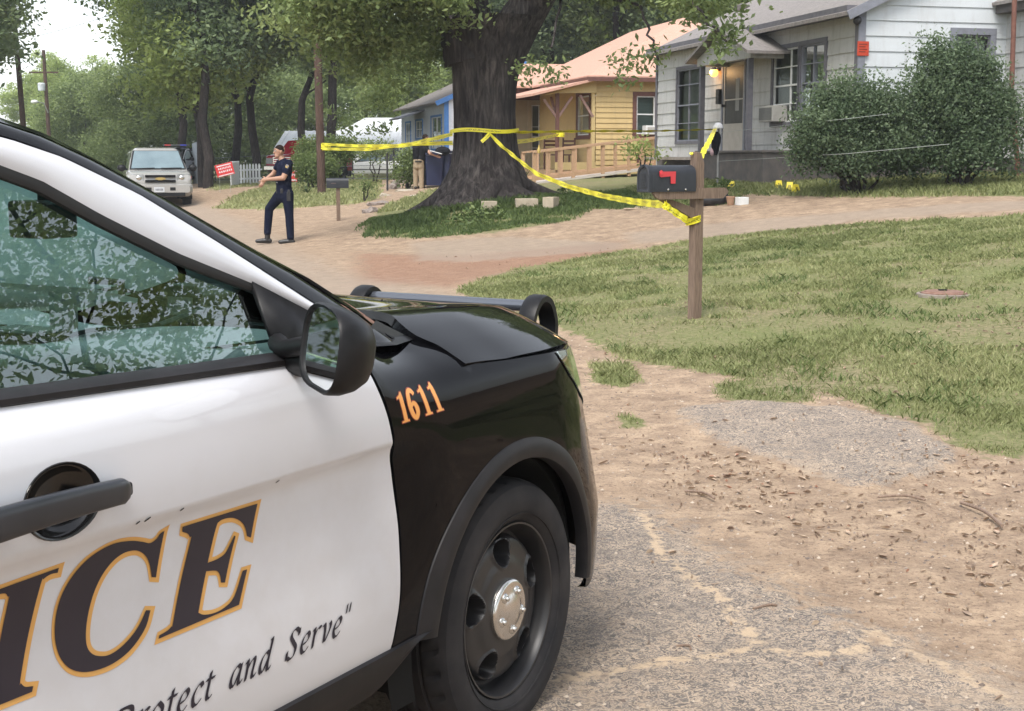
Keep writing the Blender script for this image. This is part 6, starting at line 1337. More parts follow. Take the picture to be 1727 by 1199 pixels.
M_BADGE = pmat('badge_gold', (.65, .48, .15), (.5, .35, .1), 30, .35, .5); M_PATCH = pmat('shoulder_patch', (.50, .36, .10), (.10, .12, .22), 60, .8, lo=.45, hi=.55)
def hand_caps(w, d, side, curl=.5, m=0, s=1.0):
    """wrist w, direction d (unit), side: direction towards the thumb"""
    w = Vector(w); d = Vector(d).normalized(); th = Vector(side); th = (th-d*th.dot(d)).normalized(); nrm = d.cross(th).normalized(); c = []
    pm = w+d*.085*s; c.append((w, w+d*.05*s, .024*s, .034*s, .62, m)); c.append((w+d*.04*s, pm, .034*s, .036*s, .5, m))
    for k, (off, L) in enumerate(((.030, .070), (.011, .080), (-.009, .074), (-.028, .058))):
        b = w+d*.085*s+th*off*s; a1 = curl; d1 = (d*math.cos(a1*.6)+nrm*math.sin(a1*.6)); d2 = (d*math.cos(a1*1.5)+nrm*math.sin(a1*1.5)); d3 = (d*math.cos(a1*2.3)+nrm*math.sin(a1*2.3))
        p1 = b+d1*L*.45*s; p2 = p1+d2*L*.32*s; p3 = p2+d3*L*.26*s; c += [(b, p1, .0095*s, .009*s, 1, m), (p1, p2, .009*s, .0085*s, 1, m), (p2, p3, .0085*s, .0075*s, 1, m)]
    b = w+d*.03*s+th*.028*s; p1 = b+(d*.6+th*.8)*.035*s; p2 = p1+(d*.92+th*.3+nrm*.2).normalized()*.034*s; c += [(b, p1, .013*s, .0105*s, 1, m), (p1, p2, .0105*s, .009*s, 1, m)]
    return c
def head_caps(hc, f, m=0, neck=None):
    """hc head centre, f facing direction (horizontal unit)"""
    hc = Vector(hc); f = Vector(f).normalized(); up = Vector((0, 0, 1)); s = f.cross(up); c = []
    c.append((hc+up*.03-f*.012, hc+up*.035-f*.02, .088, .090, .9, m)); c.append((hc-up*.03+f*.015, hc-up*.065+f*.035, .068, .048, .9, m)); c.append((hc-up*.095+f*.055, hc-up*.095+f*.058, .022, .022, 1, m))
    c.append((hc+f*.085+up*.015, hc+f*.102-up*.022, .009, .014, 1, m)); c.append((hc+f*.078-up*.060, hc+f*.080-up*.060, .016, .016, 1, m)); c.append((hc+f*.080+up*.038+s*.025, hc+f*.080+up*.038-s*.025, .013, .013, 1, m))
    for sg in (-1, 1): c.append((hc+s*sg*.084-f*.012+up*.018, hc+s*sg*.084-f*.008-up*.022, .015, .010, 1, m))
    return c
def face_parts(root, hc, f, hair_len=.0, bald=False):
    hc = Vector(hc); f = Vector(f).normalized(); up = Vector((0, 0, 1)); s = f.cross(up)
    for sg in (-1, 1):
        mb = MB(); mb.ball(hc+f*.081+s*sg*.031+up*.016, .0105, 0, 10, 8); e = mb.build('eye', M_EYE, root, smooth=60); mb = MB(); mb.ball(hc+f*.0905+s*sg*.032+up*.016, .0045, 0, 8, 6); mb.build('iris', M_DARK, e, smooth=60)
        mb = MB(); mb.bar(hc+f*.090+s*sg*.016+up*.040, hc+f*.084+s*sg*.050+up*.040, .006, .010); mb.build('eyebrow', M_HAIR, root)
    mb = MB(); mb.bar(hc+f*.0945+s*.024-up*.052, hc+f*.0945-s*.024-up*.052, .005, .007); mb.build('mouth', M_LIP, root)
    mb = MB(); P = []
    for i in range(11):
        ph = math.pi*.62*i/10; row = []
        for j in range(28):
            t = 2*math.pi*j/28; back = .5-.5*math.cos(t); ph2 = ph*(.62+.55*back); r = .093+.002*math.sin(9*t+i)
            row.append(tuple(hc+up*(.034+r*.98*math.cos(ph2))+f*(math.cos(t)*r*1.0*math.sin(ph2)-.016)+s*(math.sin(t)*r*.93*math.sin(ph2))))
        P.append(row)
    mb.grid(P, close=True); mb.build('hair', M_HAIR, root, smooth=60, solid=.01)
M_EYE = pmat('eye_white', (.6, .58, .55), (.55, .52, .5), 5, .3); M_LIP = pmat('lip', (.30, .13, .10), (.26, .11, .09), 9, .5)
def officer():
    Y = 26.3; base = np.array(gpt(xat(478, Y), Y)); root = thing('person', 'police officer in dark navy uniform walking along the dirt road edge', 'person', base)
    def P(px_, py, dy=0): p = at_y(px_, py, Y+dy)-base; return Vector(p)
    SK, NV, BT = 0, 1, 2; hc = P(470.5, 256, -.02); sL, sR = P(487, 276, -.17), P(473, 274, .15); eL = P(478, 300, -.26); eR = P(461, 293, .22); wL = P(450, 302.5, -.17); wR = P(446, 304, .10)
    hipL, hipR = P(485, 327, -.09), P(474, 327, .09); kL, kR = P(488, 364, -.10), P(454, 352, .16); aL, aR = P(490, 400, -.10), P(451, 392, .14)
    c = head_caps(hc, (-.86, -.5, 0), SK); c += [(P(474, 265, .0), P(477, 272, 0), .056, .06, 1, SK), (P(478, 274, 0), P(480, 279, 0), .075, .10, 1.2, NV)]
    c += [(sL, sR, .068, .066, 1, NV), (P(480, 284, -.07), P(479, 300, -.05), .125, .118, 1.1, NV), (P(479, 284, .07), P(478, 300, .05), .12, .115, 1.1, NV), (P(478, 300, 0), P(479, 318, 0), .130, .122, 1.18, NV), (P(479, 318, -.04), P(480, 330, -.05), .128, .120, 1.0, NV), (P(478, 320, .04), P(477, 330, .06), .122, .115, 1.0, NV)]
    c += [(sL, P(482, 290, -.23), .066, .060, 1, NV), (P(482, 290, -.23), eL, .054, .046, 1, SK), (eL, wL, .044, .027, .9, SK), (sR, P(467, 283, .20), .064, .058, 1, NV), (P(467, 284, .20), eR, .050, .043, 1, SK), (eR, wR, .042, .027, .9, SK)]
    c += hand_caps(wL, P(439, 305, -.10)-wL, (0, 0, 1), .45, SK)+hand_caps(wR, P(438, 316, .06)-wR, (-.6, 0, .8), .4, SK)
    c += [(hipL, kL, .098, .068, 1.05, NV), (kL, kL.lerp(aL, .45), .068, .066, 1, NV), (kL.lerp(aL, .45), aL, .066, .058, 1, NV), (hipR, kR, .098, .070, 1.05, NV), (kR, kR.lerp(aR, .45), .070, .066, 1, NV), (kR.lerp(aR, .45), aR, .066, .058, 1, NV)]
    for a, dx in ((aL, -1), (aR, -1)): b = Vector((a.x-.005, a.y, .050)); c += [(a-Vector((0, 0, .03)), b, .050, .048, 1, BT), (b+Vector((.045, 0, -.008)), b+Vector((-.09, -.01, -.010)), .042, .044, 1, BT), (b+Vector((-.09, -.01, -.010)), b+Vector((-.19, -.025, -.016)), .044, .034, 1.05, BT)]
    c = [(p0, p1, r0*(1.18 if m == NV else 1.08), r1*(1.18 if m == NV else 1.08), fl, m) for p0, p1, r0, r1, fl, m in c]
    low = min(v for v in [aL.z, aR.z])
    me = figure(c, [M_SKIN, M_NAVY, M_BOOT]); put(me, 'body', root); face_parts(root, hc, (-.86, -.5, 0))
    mb = MB(); c0 = P(479, 323, 0); rows = []
    for dz in (-.03, -.03, .03, .03): pass
    mb.grid([[(c0.x+rx*math.cos(t), c0.y+ry*math.sin(t), c0.z+dz) for t in [2*math.pi*j/28 for j in range(28)]] for rx, ry, dz in ((.135, .165, -.026), (.145, .175, -.026), (.145, .175, .026), (.135, .165, .026))], close=True); bl = mb.build('belt', M_BOOT, root, smooth=40)
    mb = MB(); mb.box(P(487, 331, -.19), (.07, .06, .17)); mb.box(P(487, 324, -.20), (.04, .04, .09)); mb.build('holster', M_BOOT, bl, bevel=.01)
    for px_, dy in ((475, -.19), (468, -.1)): mb = MB(); mb.box(P(px_, 322, dy), (.05, .04, .085)); mb.build('belt_pouch', M_BOOT, bl, bevel=.008)
    mb = MB(); mb.box(P(468, 307.5, -.125), (.035, .012, .02)); mb.build('name_tag', pmat('steel_tag', (.5, .5, .5), (.4, .4, .4), 4, .3, .6), root)
    mb = MB(); q = P(472.5, 285, -.185); mb.ball(q+Vector((-.03, .03, 0)), (.022, .010, .028), 0, 8, 6); mb.build('badge', M_BADGE, root, smooth=60)
    mb = MB(); q = P(484, 281, -.288); mb.ball(q+Vector((0, .018, 0)), (.034, .012, .042), 0, 12, 8); mb.build('shoulder_patch', M_PATCH, root, smooth=60)
    mb = MB(); a = P(440, 303, -.1); b = P(458, 318, -.05)
    mb = MB(); mb.tube([P(446, 303, -.1)-P(0, 0)*0+Vector((0, 0, 0)), P(450, 310, -.1), P(457, 323, -.1), P(462, 327, -.12)], .010, 6, flat=.4)
    o = mb.build('strap', pmat('pale_strap', (.42, .36, .27), (.35, .3, .22), 6, .8), None, smooth=50); o.location = root.location; tag(o, 'pale strap dangling from the officer hands', 'strap')
officer()
def helper_man():
    Y = 43.5; base = np.array(gpt(xat(707, Y), Y)); root = thing('person', 'man in black shirt and khaki trousers leaning over a bin beside the oak', 'person', base)
    def P(px_, py, dy=0): return Vector(at_y(px_, py, Y+dy)-base)
    SK, BK, KH, BT = 0, 1, 2, 3; hc = P(718, 233, -.02)
    c = head_caps(hc, (.9, .3, 0), SK); c += [(P(714, 240), P(711, 245), .055, .06, 1, SK), (P(699, 247.5, .02), P(719, 247.5, -.03), .075, .075, 1, BK), (P(702, 252), P(702, 266), .12, .11, 1.1, BK), (P(714, 252), P(711, 266), .12, .11, 1.1, BK), (P(703, 264), P(703, 274), .11, .11, 1.1, BK), (P(710, 264), P(709, 274), .11, .11, 1.1, BK), (P(703, 271), P(703, 281), .115, .11, 1.15, KH), (P(709, 271), P(709, 281), .115, .11, 1.15, KH),
          (P(710, 279, 0), P(710.5, 298, 0), .105, .082, 1, KH), (P(710.5, 298, 0), P(711, 317, 0), .082, .07, 1, KH), (P(702, 279, .03), P(701, 298, .05), .105, .082, 1, KH), (P(701, 298, .05), P(701, 317, .05), .082, .07, 1, KH)]
    for px_ in (701, 711): p = P(px_, 320); c.append((Vector((p.x, 0, .05)), Vector((p.x+.08, .15, .045)), .048, .04, 1, BT))
    e1, w1_ = P(725, 259, -.18), P(735, 263, -.15); e2, w2 = P(722, 256, .2), P(734, 261, .2)
    c += [(P(719, 248, -.05), P(722, 255, -.12), .062, .055, 1, BK), (P(722, 254, -.12), e1, .046, .04, 1, SK), (e1, w1_, .04, .026, 1, SK), (P(710, 247, .17), P(716, 253, .2), .06, .055, 1, BK), (P(716, 253, .2), e2, .046, .04, 1, SK), (e2, w2, .04, .026, 1, SK)]
    c += hand_caps(w1_, (1, 0, -.3), (0, 0, 1), .3, SK)+hand_caps(w2, (1, 0, -.2), (0, 0, 1), .3, SK)
    put(figure(c, [M_SKIN, M_BLKC, M_KHAKI, M_BOOT], .009), 'body', root); face_parts(root, hc, (.9, .3, 0))
    mb = MB(); c0 = P(706, 272); mb.grid([[(c0.x+rx*math.cos(t), c0.y+ry*math.sin(t), c0.z+dz) for t in [2*math.pi*j/24 for j in range(24)]] for rx, ry, dz in ((.13, .16, -.025), (.142, .172, -.025), (.142, .172, .025), (.13, .16, .025))], close=True); mb.build('belt', M_BOOT, root, smooth=40)
helper_man()
# ================================================================ props
M_BOX = pmat('mailbox_metal', (.014, .016, .022), (.024, .027, .034), 14, .45, bmp=.03); M_FLAG = pmat('flag_red', (.62, .05, .06), (.52, .04, .05), 6, .45); M_WOODP = pmat('post_wood', (.115, .078, .058), (.25, .175, .125), 9, .9, sc=(22, 22, .8), bmp=.4, lo=.36, hi=.66)
def near_mailbox():
    Y = 12.35; x = xat(1170, Y); zb = z1(x, Y); root = thing('mailbox', 'black mailbox with a red flag on a weathered wooden post tied with yellow tape', 'mailbox', (x, Y, zb), R_(31)); T = Matrix.Rotation(R_(31), 3, 'Z')
    def Z(py, px_=1170): return at_y(px_, py, Y)[2]-zb
    top, t2 = Z(256), Z(275); mb = MB(); h = .045
    mb.prism([(-h, -.12), (h, -.12), (h, t2), (.01, Z(258)), (-h, top)], lambda a, b, hh: (a, hh, b), -h, h); mb.prism([(-.006, -.1), (.006, -.1), (.006, Z(262)), (-.006, Z(259))], lambda a, b, hh: (a, hh, b), -h-.003, -h+.01); post = mb.build('post', M_WOODP, root, bevel=.004)
    za = Z(326); mb = MB(); 
    for yy in (-.058, ): mb.prism([(-.50, za-.028), (-.56, za+.048), (.27, za+.048), (.30, za+.01), (.24, za-.045), (-.46, za-.045)], lambda a, b, hh: (a, hh, b), yy-.016, yy+.010)
    mb.build('arm', M_WOODP, post); mb = MB(); mb.box((-.33, .005, za+.052), (.46, .15, .022)); mb.build('arm_shelf', M_WOODP, post)
    zc = Z(370); mb = MB(); mb.prism([(-.40, za-.05), (-.30, za-.05), (-.045, zc+.10), (-.045, zc)], lambda a, b, hh: (a, hh, b), -.035, .035); mb.build('brace', M_WOODP, post)
    zb0 = Z(323, 1110); L0, L1, w, hh_ = -.585, -.075, .083, Z(279, 1110)-Z(323, 1110)
    sec = [(-w, 0), (w, 0)]+[(w*math.cos(a), hh_-w+w*math.sin(a)) for a in lin(0, math.pi, 14)]
    mb = MB(); mb.grid([[(xx, yy*k, zb0+.004+zz*k+(1-k)*.09) for yy, zz in sec] for xx, k in ((L0+.02, 1), (L0+.022, 1.025), (L0+.045, 1.025), (L0+.047, 1), (L1, 1))], close=True); n = len(sec); mb.add([(L1, yy, zb0+.004+zz) for yy, zz in sec], [tuple(range(n))]); bx = mb.build('box', M_BOX, root, smooth=35)
    mb = MB(); mb.grid([[(xx, yy*k, zb0+.004+zz*k+(1-k)*.09) for yy, zz in sec] for xx, k in ((L0+.03, 1.05), (L0, 1.05), (L0-.006, .98), (L0-.004, .86), (L0+.004, .80), (L0+.004, .02))], close=True)
    for k in range(6): mb.box((L0-.006, 0, zb0+.05+k*.022), (.006, .09-.006*k, .006))
    mb.build('door', M_BOX, bx, smooth=30); mb = MB(); mb.box((L0-.012, 0, zb0+hh_-.005), (.02, .03, .03)); mb.build('handle', M_BOX, bx, bevel=.004)
    fy = -w-.007; fx = -.46; fz = zb0+hh_*.70; mb = MB(); mb.prism([(-.015, -.022), (.0, -.03), (.10, -.022), (.105, -.085), (.15, -.085), (.155, .018), (.02, .018), (0, .03), (-.02, .018)], lambda a, b, q: (fx+a, q, fz+b), fy-.004, fy+.003); fl = mb.build('flag', M_FLAG, bx); mb = MB(); mb.lathe([(.0, -.012), (.014, -.010), (.016, 0)], (fx, fy, fz), 'y', 12); mb.build('flag_pivot', M_FLAG, fl, smooth=50)
    for xx in (-.38, -.19): mb = MB(); mb.ball((xx, fy+.003, zb0+.022), (.010, .005, .010), 0, 10, 6); mb.build('screw', M_CHR, bx, smooth=60)
    return x, Y, zb, Z
MBX = near_mailbox()
def small_mailbox():
    Y = 33.; x = xat(575, Y); zb = z1(x, Y); root = thing('mailbox', 'small dark mailbox on a plain wooden post at the road edge left of the oak', 'mailbox', (x, Y, zb), R_(6))
    def Z(py): return at_y(575, py, Y)[2]-zb
    mb = MB(); mb.box((0, 0, Z(317)/2-.1), (.09, .09, Z(317)+.2)); mb.build('post', M_WOODP, root, bevel=.005); w = .085; hh = Z(300)-Z(317); sec = [(-w, 0), (w, 0)]+[(w*math.cos(a), hh-w+w*math.sin(a)) for a in lin(0, math.pi, 12)]
    mb = MB(); mb.grid([[(xx, yy, Z(317)+zz) for yy, zz in sec] for xx in (-.27, .25)], close=True)
    for xx in (-.27, .25): mb.add([(xx, yy, Z(317)+zz) for yy, zz in sec], [tuple(range(len(sec)))])
    mb.build('box', M_BOX, root, smooth=35); mb = MB(); mb.box((-.1, -w-.005, Z(309)), (.12, .008, .02)); mb.build('flag', pmat('dull_flag', (.12, .09, .09), (.1, .08, .08), 4, .6), root)
small_mailbox()
# ---------------------------------------------------------------- barrier tape
def tape_mat():
    m, nt, b = new_mat('barrier_tape'); a = N(nt, 'ShaderNodeAttribute', attribute_name='run'); c = N(nt, 'ShaderNodeAttribute', attribute_name='acr'); cb = nt.nodes.new('ShaderNodeCombineXYZ'); nt.links.new(a.outputs['Fac'], cb.inputs[0]); nt.links.new(c.outputs['Fac'], cb.inputs[1])
    v = cb.outputs[0]; mp = nt.nodes.new('ShaderNodeMapping'); mp.inputs['Scale'].default_value = (22, 5, 1); nt.links.new(v, mp.inputs[0]); n = noise(nt, mp.outputs[0], 2.2, 1, .3)
    band = math_(nt, 'LESS_THAN', math_(nt, 'ABSOLUTE', c.outputs['Fac']), .24); gaps = math_(nt, 'GREATER_THAN', noise(nt, v, 1.3, 0), .5)
    f = math_(nt, 'MULTIPLY', math_(nt, 'MULTIPLY', band, gaps), math_(nt, 'GREATER_THAN', n, .51)); nt.links.new(mix(nt, f, (.78, .70, .03), (.16, .14, .02)), b.inputs['Base Color']); b.inputs['Roughness'].default_value = .4; return m
M_TAPE = tape_mat()
def ribbon(pts, width, label, sag=0, twist=0, tw0=0, n=60, group='strips of yellow police tape', wob=.0, seed=0):
    rng = np.random.default_rng(seed); P = [Vector([float(c) for c in p]) for p in pts]; L = [0]
    for i in range(1, len(P)): L.append(L[-1]+(P[i]-P[i-1]).length)
    mb = MB(); rows = []; run = []; tot = L[-1]
    for k in range(n+1):
        s_ = tot*k/n; i = max(1, min(len(P)-1, int(np.searchsorted(L, s_)))); f = (s_-L[i-1])/max(1e-6, L[i]-L[i-1]); p = P[i-1].lerp(P[i], f)-Vector((0, 0, sag*4*(k/n)*(1-k/n))); d = (P[i]-P[i-1]).normalized()
        up = Vector((0, 0, 1)); sd_ = d.cross(up)
        if sd_.length < .05: sd_ = Vector((1, 0, 0))
        sd_.normalize(); u = sd_.cross(d).normalized(); a = tw0+twist*k/n+wob*math.sin(k*.9+seed); wv = u*math.cos(a)+sd_*math.sin(a); cr = .12*width*math.sin(k*1.7)
        rows.append([tuple(p+wv*width*q+sd_*(cr*(1-abs(q)*2))) for q in (-.5, -.17, .17, .5)]); run += [s_]*4
    mb.grid(rows); o = mb.build('barrier_tape', M_TAPE, None, smooth=70, fix=False); me = o.data; a = me.attributes.new('run', 'FLOAT', 'POINT'); a.data.foreach_set('value', np.array(run, np.float32)); a = me.attributes.new('acr', 'FLOAT', 'POINT'); a.data.foreach_set('value', np.tile(np.array([-.5, -.17, .17, .5], np.float32), n+1)); tag(o, label, 'police tape', group); return o
Yp = 45.; Yt = 28.2
def loop(px_, py, Y, r, label, width=.075, n=40, seed=1, tilt=0):
    c = at_y(px_, py, Y); return ribbon([(c[0]+r*math.cos(t), c[1]+r*math.sin(t), c[2]+tilt*math.cos(t)) for t in lin(0, 2*math.pi, 30)], width, label, seed=seed, n=n)
ribbon([at_y(543, 243, Yp-.2), at_y(600, 246, 40), at_y(680, 246, 34), at_y(764, 226, Yt-.4)], .085, 'upper tape from the utility pole to the left side of the oak', wob=.5, seed=2)
ribbon([at_y(543, 251, Yp-.2), at_y(620, 252, 39), at_y(690, 243, 34), at_y(764, 241, Yt+1.0)], .085, 'lower tape from the utility pole running behind the man in black', wob=.4, seed=3)
loop(548, 247, Yp, .17, 'tape wound round the utility pole', .16); c_ = at_y(817, 221, Yt)
ribbon([(c_[0]+(1.26/2+.06)*math.cos(t), c_[1]+.62*math.sin(t), c_[2]+.02*math.cos(3*t)) for t in lin(math.pi*.92, math.pi*2.08, 26)], .075, 'tape wrapped across the front of the oak trunk', seed=5)
ribbon([at_y(864, 240, Yt+.2), at_y(900, 236, 33), at_y(942, 227, 41.2)], .09, 'tape from the oak to the porch post of the yellow house', twist=.5, seed=6)
loop(945, 227, 41.5, .12, 'tape tied round the porch post of the yellow house', .12, seed=4)
ST = hit(1210, 312); YS_ = float(ST[1])
ribbon([at_y(866, 223, Yt-.1), at_y(1000, 221, 27.4), at_y(1100, 221, (27.4+YS_)/2), at_y(1205, 218, YS_)], .075, 'thin edge-on tape stretched from the oak to the capped stake', tw0=.85, twist=.4, wob=.2, seed=7, n=90)
ribbon([at_y(826, 226, Yt-.68), at_y(846, 246, 27), at_y(880, 274, 25.4), at_y(905, 293, 24.2), at_y(960, 315, 21.8), at_y(1020, 331, 18.8), at_y(1070, 340, 15.9), at_y(1105, 344, 13.6), at_y(1124, 344, 12.0)], .075, 'long sagging tape from the oak knot to the near mailbox arm', wob=.3, seed=8, n=110)
ribbon([at_y(826, 225, Yt-.70), at_y(820, 232, Yt-.74), at_y(812, 239, Yt-.74)], .075, 'short loose tape end hanging from the knot on the oak', tw0=.4, seed=9, n=14)
ribbon([at_y(1120, 344, 11.98), at_y(1135, 356, 12.1), at_y(1158, 371, 12.22)], .06, 'tape running down the brace of the near mailbox', wob=.25, seed=10, n=20)
ribbon([at_y(1118, 345, 11.97), at_y(1122, 352, 11.97), at_y(1128, 348, 11.97)], .03, 'little tape knot under the near mailbox', seed=13, n=12)
loop(1169.5, 371, 12.35, .068, 'crumpled tape tied round the near mailbox post', .06, seed=11, tilt=.02); ribbon([at_y(1157, 377, 12.27), at_y(1168, 372, 12.26), at_y(1181, 367, 12.3)], .045, 'folded tape strand crossing the near mailbox post', tw0=.5, seed=14, n=14)
ribbon([at_y(1178, 270, 12.38), at_y(1186, 256, 15.5), at_y(1197, 236, 20), at_y(1206, 217, YS_-.1)], .075, 'wide tape rising from the near mailbox post to the capped stake', tw0=1.35, twist=.3, wob=.2, seed=12, n=60)
ribbon([at_y(1166, 257, 12.33), at_y(1166, 260, 12.30), at_y(1167, 263, 12.30)], .03, 'scrap of tape stapled on top of the near mailbox post', tw0=1.57, n=6, seed=15)
# ---------------------------------------------------------------- the stake with cap and jacket
sx, sy, sz = ST; zt_ = at_y(1210, 214, sy)[2]
mb = MB(); mb.tube([(sx, sy, sz-.2), (sx, sy, zt_)], .022, 10); tag(mb.build('stake', pmat('grey_stake', (.25, .25, .25), (.35, .34, .33), 9, .6), None, smooth=50), 'thin grey metal stake before the porch of the grey house', 'stake')
def q_(px_, py, dy=0): return at_y(px_, py, sy+dy)
mb = MB(); c = q_(1211, 214); P = [[(c[0]+.105*math.cos(t)*math.sin(ph), c[1]+.12*math.sin(t)*math.sin(ph), c[2]-.03+.115*math.cos(ph)) for t in lin(0, 2*math.pi*23/24, 24)] for ph in lin(0.02, math.pi*.52, 8)]; mb.grid(P, close=True); cp = mb.build('cap', pmat('white_cloth', (.66, .66, .68), (.55, .55, .58), 14, .85), None, smooth=60, solid=.006); tag(cp, 'white baseball cap hung on top of the grey stake', 'cap'); mb = MB(); mb.prism([(-.07, .09), (-.06, .17), (0, .20), (.06, .17), (.07, .09)], lambda a, b, h: (c[0]-b, c[1]+a, c[2]-.035+h), -.004, .004); mb.build('brim', cp.data.materials[0], cp)
rng_ = np.random.default_rng(5); mb = MB(); rows = []
for k, (py, w0, w1) in enumerate(((222, -.02, .03), (226, -.07, .07), (232, -.09, .09), (240, -.10, .085), (248, -.085, .075), (254, -.06, .07), (259, -.03, .05), (261, -.01, .03))):
    c2 = q_(1208.5-.3*k, py); rows.append([(c2[0]+(w0+w1)/2+(w1-w0)/2*math.cos(t)*(1+.12*math.sin(3*t+k)), c2[1]+.07*math.sin(t)*(1+.2*math.sin(5*t+k*.7)), c2[2]) for t in lin(0, 2*math.pi*19/20, 20)])
mb.grid(rows, close=True); tag(mb.build('jacket', M_BLKC, None, smooth=60), 'black jacket hanging below the white cap on the stake', 'jacket'); mb = MB(); c2 = q_(1201, 256); mb.ball(c2, (.045, .04, .085), 0, 10, 8); tag(mb.build('rag', pmat('pink_rag', (.55, .38, .40), (.5, .33, .36), 20, .9), None, smooth=60), 'pinkish rag hanging beside the black jacket', 'rag')
def cord(pts, r, label, mat=None, name='cord', cat='cord', group=None, sag=0):
    out = []; 
    for i in range(len(pts)-1):
        a, b = Vector([float(v) for v in pts[i]]), Vector([float(v) for v in pts[i+1]])
        for k in range(12): f = k/12; p = a.lerp(b, f); p.z -= sag*4*f*(1-f); out.append(p)
    out.append(Vector([float(v) for v in pts[-1]])); o = MB().tube(out, r, 6).build(name, mat or M_STR, None, smooth=60); tag(o, label, cat, group); return o
M_STR = pmat('white_string', (.36, .38, .36), (.3, .32, .3), 9, .7)
cord([q_(1211, 224), at_y(1430, 200, 22.9), at_y(1500, 192, 23.3)], .004, 'upper white string running from the stake across the shrubs'); cord([q_(1211, 272), at_y(1430, 259, 22.9), at_y(1601, 243, 22.6)], .004, 'lower white string running from the stake across the shrubs')
Pb = np.array(gpt(xat(1709, 25.6), 25.6)); mb = MB(); mb.tube([(Pb[0]-.03, Pb[1], Pb[2]-.3), at_y(1706, 150, 25.6), at_y(1713, -60, 25.6)], .045, 12); tag(mb.build('pole', pmat('rusty_pole', (.13, .055, .04), (.2, .09, .065), 9, .8), None, smooth=60), 'leaning rusty brown pole at the right edge of the picture', 'pole')
# ---------------------------------------------------------------- yard things
M_EVID = pmat('evidence_yellow', (.80, .66, .05), (.75, .6, .04), 6, .5); M_CARD = pmat('pale_block', (.45, .38, .29), (.36, .30, .22), 9, .9, bmp=.2)
def marker(px_, py, label, rz):
    p = hit(px_, py); mb = MB(); w, h, d = .11, .14, .06
    mb.add([(-w/2, -d, 0), (w/2, -d, 0), (w/2, 0, h), (-w/2, 0, h), (-w/2, d, 0), (w/2, d, 0)], [(0, 1, 2, 3), (3, 2, 5, 4), (0, 3, 4), (1, 5, 2)]); o = mb.build('evidence_marker', M_EVID, None, solid=.004); o.location = p; o.rotation_euler = (0, 0, rz); tag(o, label, 'evidence marker', 'yellow evidence markers on the grass')
    mb = MB(); mb.box((-.01, -.034, .065), (.018, .004, .055), M=Matrix.Rotation(R_(-23), 3, 'X')); mb.box((.018, -.034, .065), (.012, .004, .05), M=Matrix.Rotation(R_(-23), 3, 'X')); mb.build('digit', M_INK, o)
for px_, py, lab, rz in ((1313, 317, 'first yellow evidence marker from the left of the three in front of the wide shrub', .2), (1332, 320, 'middle yellow evidence marker in front of the wide shrub', -.4), (1342, 324, 'yellow evidence marker nearest us in front of the wide shrub', .5), (1233, 318, 'yellow evidence marker on the grass beside the black bag', .1), (1198, 254, '', 0)):
    if lab: marker(px_, py, lab, rz)
def block(px_, py, w, h, d, label, rz=0, mat=None, name='block', cat='block', group=None, bev=.008):
    p = hit(px_, py); mb = MB(); mb.box((0, 0, h/2-.01), (w, d, h)); o = mb.build(name, mat or M_CARD, None, bevel=bev); o.location = p; o.rotation_euler = (0, 0, rz); tag(o, label, cat, group); return o
block(825, 356, .25, .20, .22, 'leftmost of three tan blocks lying in the grass by the oak', .35, group='tan blocks in the grass below the oak'); block(888, 349, .42, .17, .24, 'widest of three tan blocks lying in the grass by the oak', .1, group='tan blocks in the grass below the oak'); block(929, 351, .22, .22, .3, 'rightmost tan block in the grass by the oak, nearest the tape', -.4, group='tan blocks in the grass below the oak')
b = block(1251, 345, .19, .14, .16, 'small white takeout box on the dirt right of the black bag', .3, M_WHT, 'box', 'box'); block(1390, 311, .14, .03, .12, 'small white paper scrap on the grass before the wide shrub', .3, M_WHT, 'paper', 'paper')
p = hit(1232, 346); mb = MB(); mb.lathe([(.0, 0), (.055, 0), (.075, .13), (.082, .13), (.082, .155), (.07, .155), (.05, .03), (0, .03)], (0, 0, 0), n=18); o = mb.build('flower_pot', pmat('terracotta', (.36, .22, .14), (.3, .18, .11), 9, .9), None, smooth=40); o.location = p; tag(o, 'little clay flower pot between the black bag and the white box', 'flower pot')
p = hit(1205, 346); mb = MB(); rows = []
for k, (xx, r) in enumerate(((-.28, .02), (-.27, .10), (-.18, .14), (-.02, .15), (.12, .16), (.22, .12), (.27, .02))): rows.append([(xx+.02*math.sin(3*t), .13*math.cos(t)*r/.15, .10+r*math.sin(t)*(1+.12*math.sin(5*t+k))*.95) for t in lin(0, 2*math.pi*15/16, 16)])
mb.grid(rows, close=True); o = mb.build('bag', pmat('black_bag', (.012, .012, .014), (.03, .03, .033), 14, .4), None, smooth=50); o.location = p; tag(o, 'black plastic bag slumped on the grass behind the near mailbox', 'bag')
for k, (px_, py, w, d, rz, lab) in enumerate(((1072, 352, .42, .14, .4, 'pale flat board on the ground below the sagging tape'), (1085, 350, .3, .09, -.2, 'short thin board lying beside the pale flat board'))): block(px_, py, w, .025, d, lab, rz, pmat('bare_board', (.48, .38, .28), (.4, .3, .22), 9, .8), 'board', 'board')
p = hit(1592, 497); root = thing('meter_cover', 'round rusty water meter cover set in the lawn', 'meter cover', p, 0); mb = MB(); mb.lathe([(0, .035), (.17, .035), (.175, .028), (.20, .022), (.21, -.01), (.24, -.05)], n=36); mb.build('lid', pmat('rusty_lid', (.16, .085, .062), (.27, .16, .12), 26, .9, bmp=.4), root, smooth=30); mb = MB(); mb.lathe([(.25, -.05), (.245, .012), (.215, .016), (.21, -.02)], n=36); mb.build('ring', pmat('concrete_ring', (.27, .23, .19), (.2, .17, .14), 22, .95), root, smooth=40); mb = MB(); mb.box((.0, .04, .04), (.07, .045, .012)); mb.build('lid_slot', M_DARK, root)
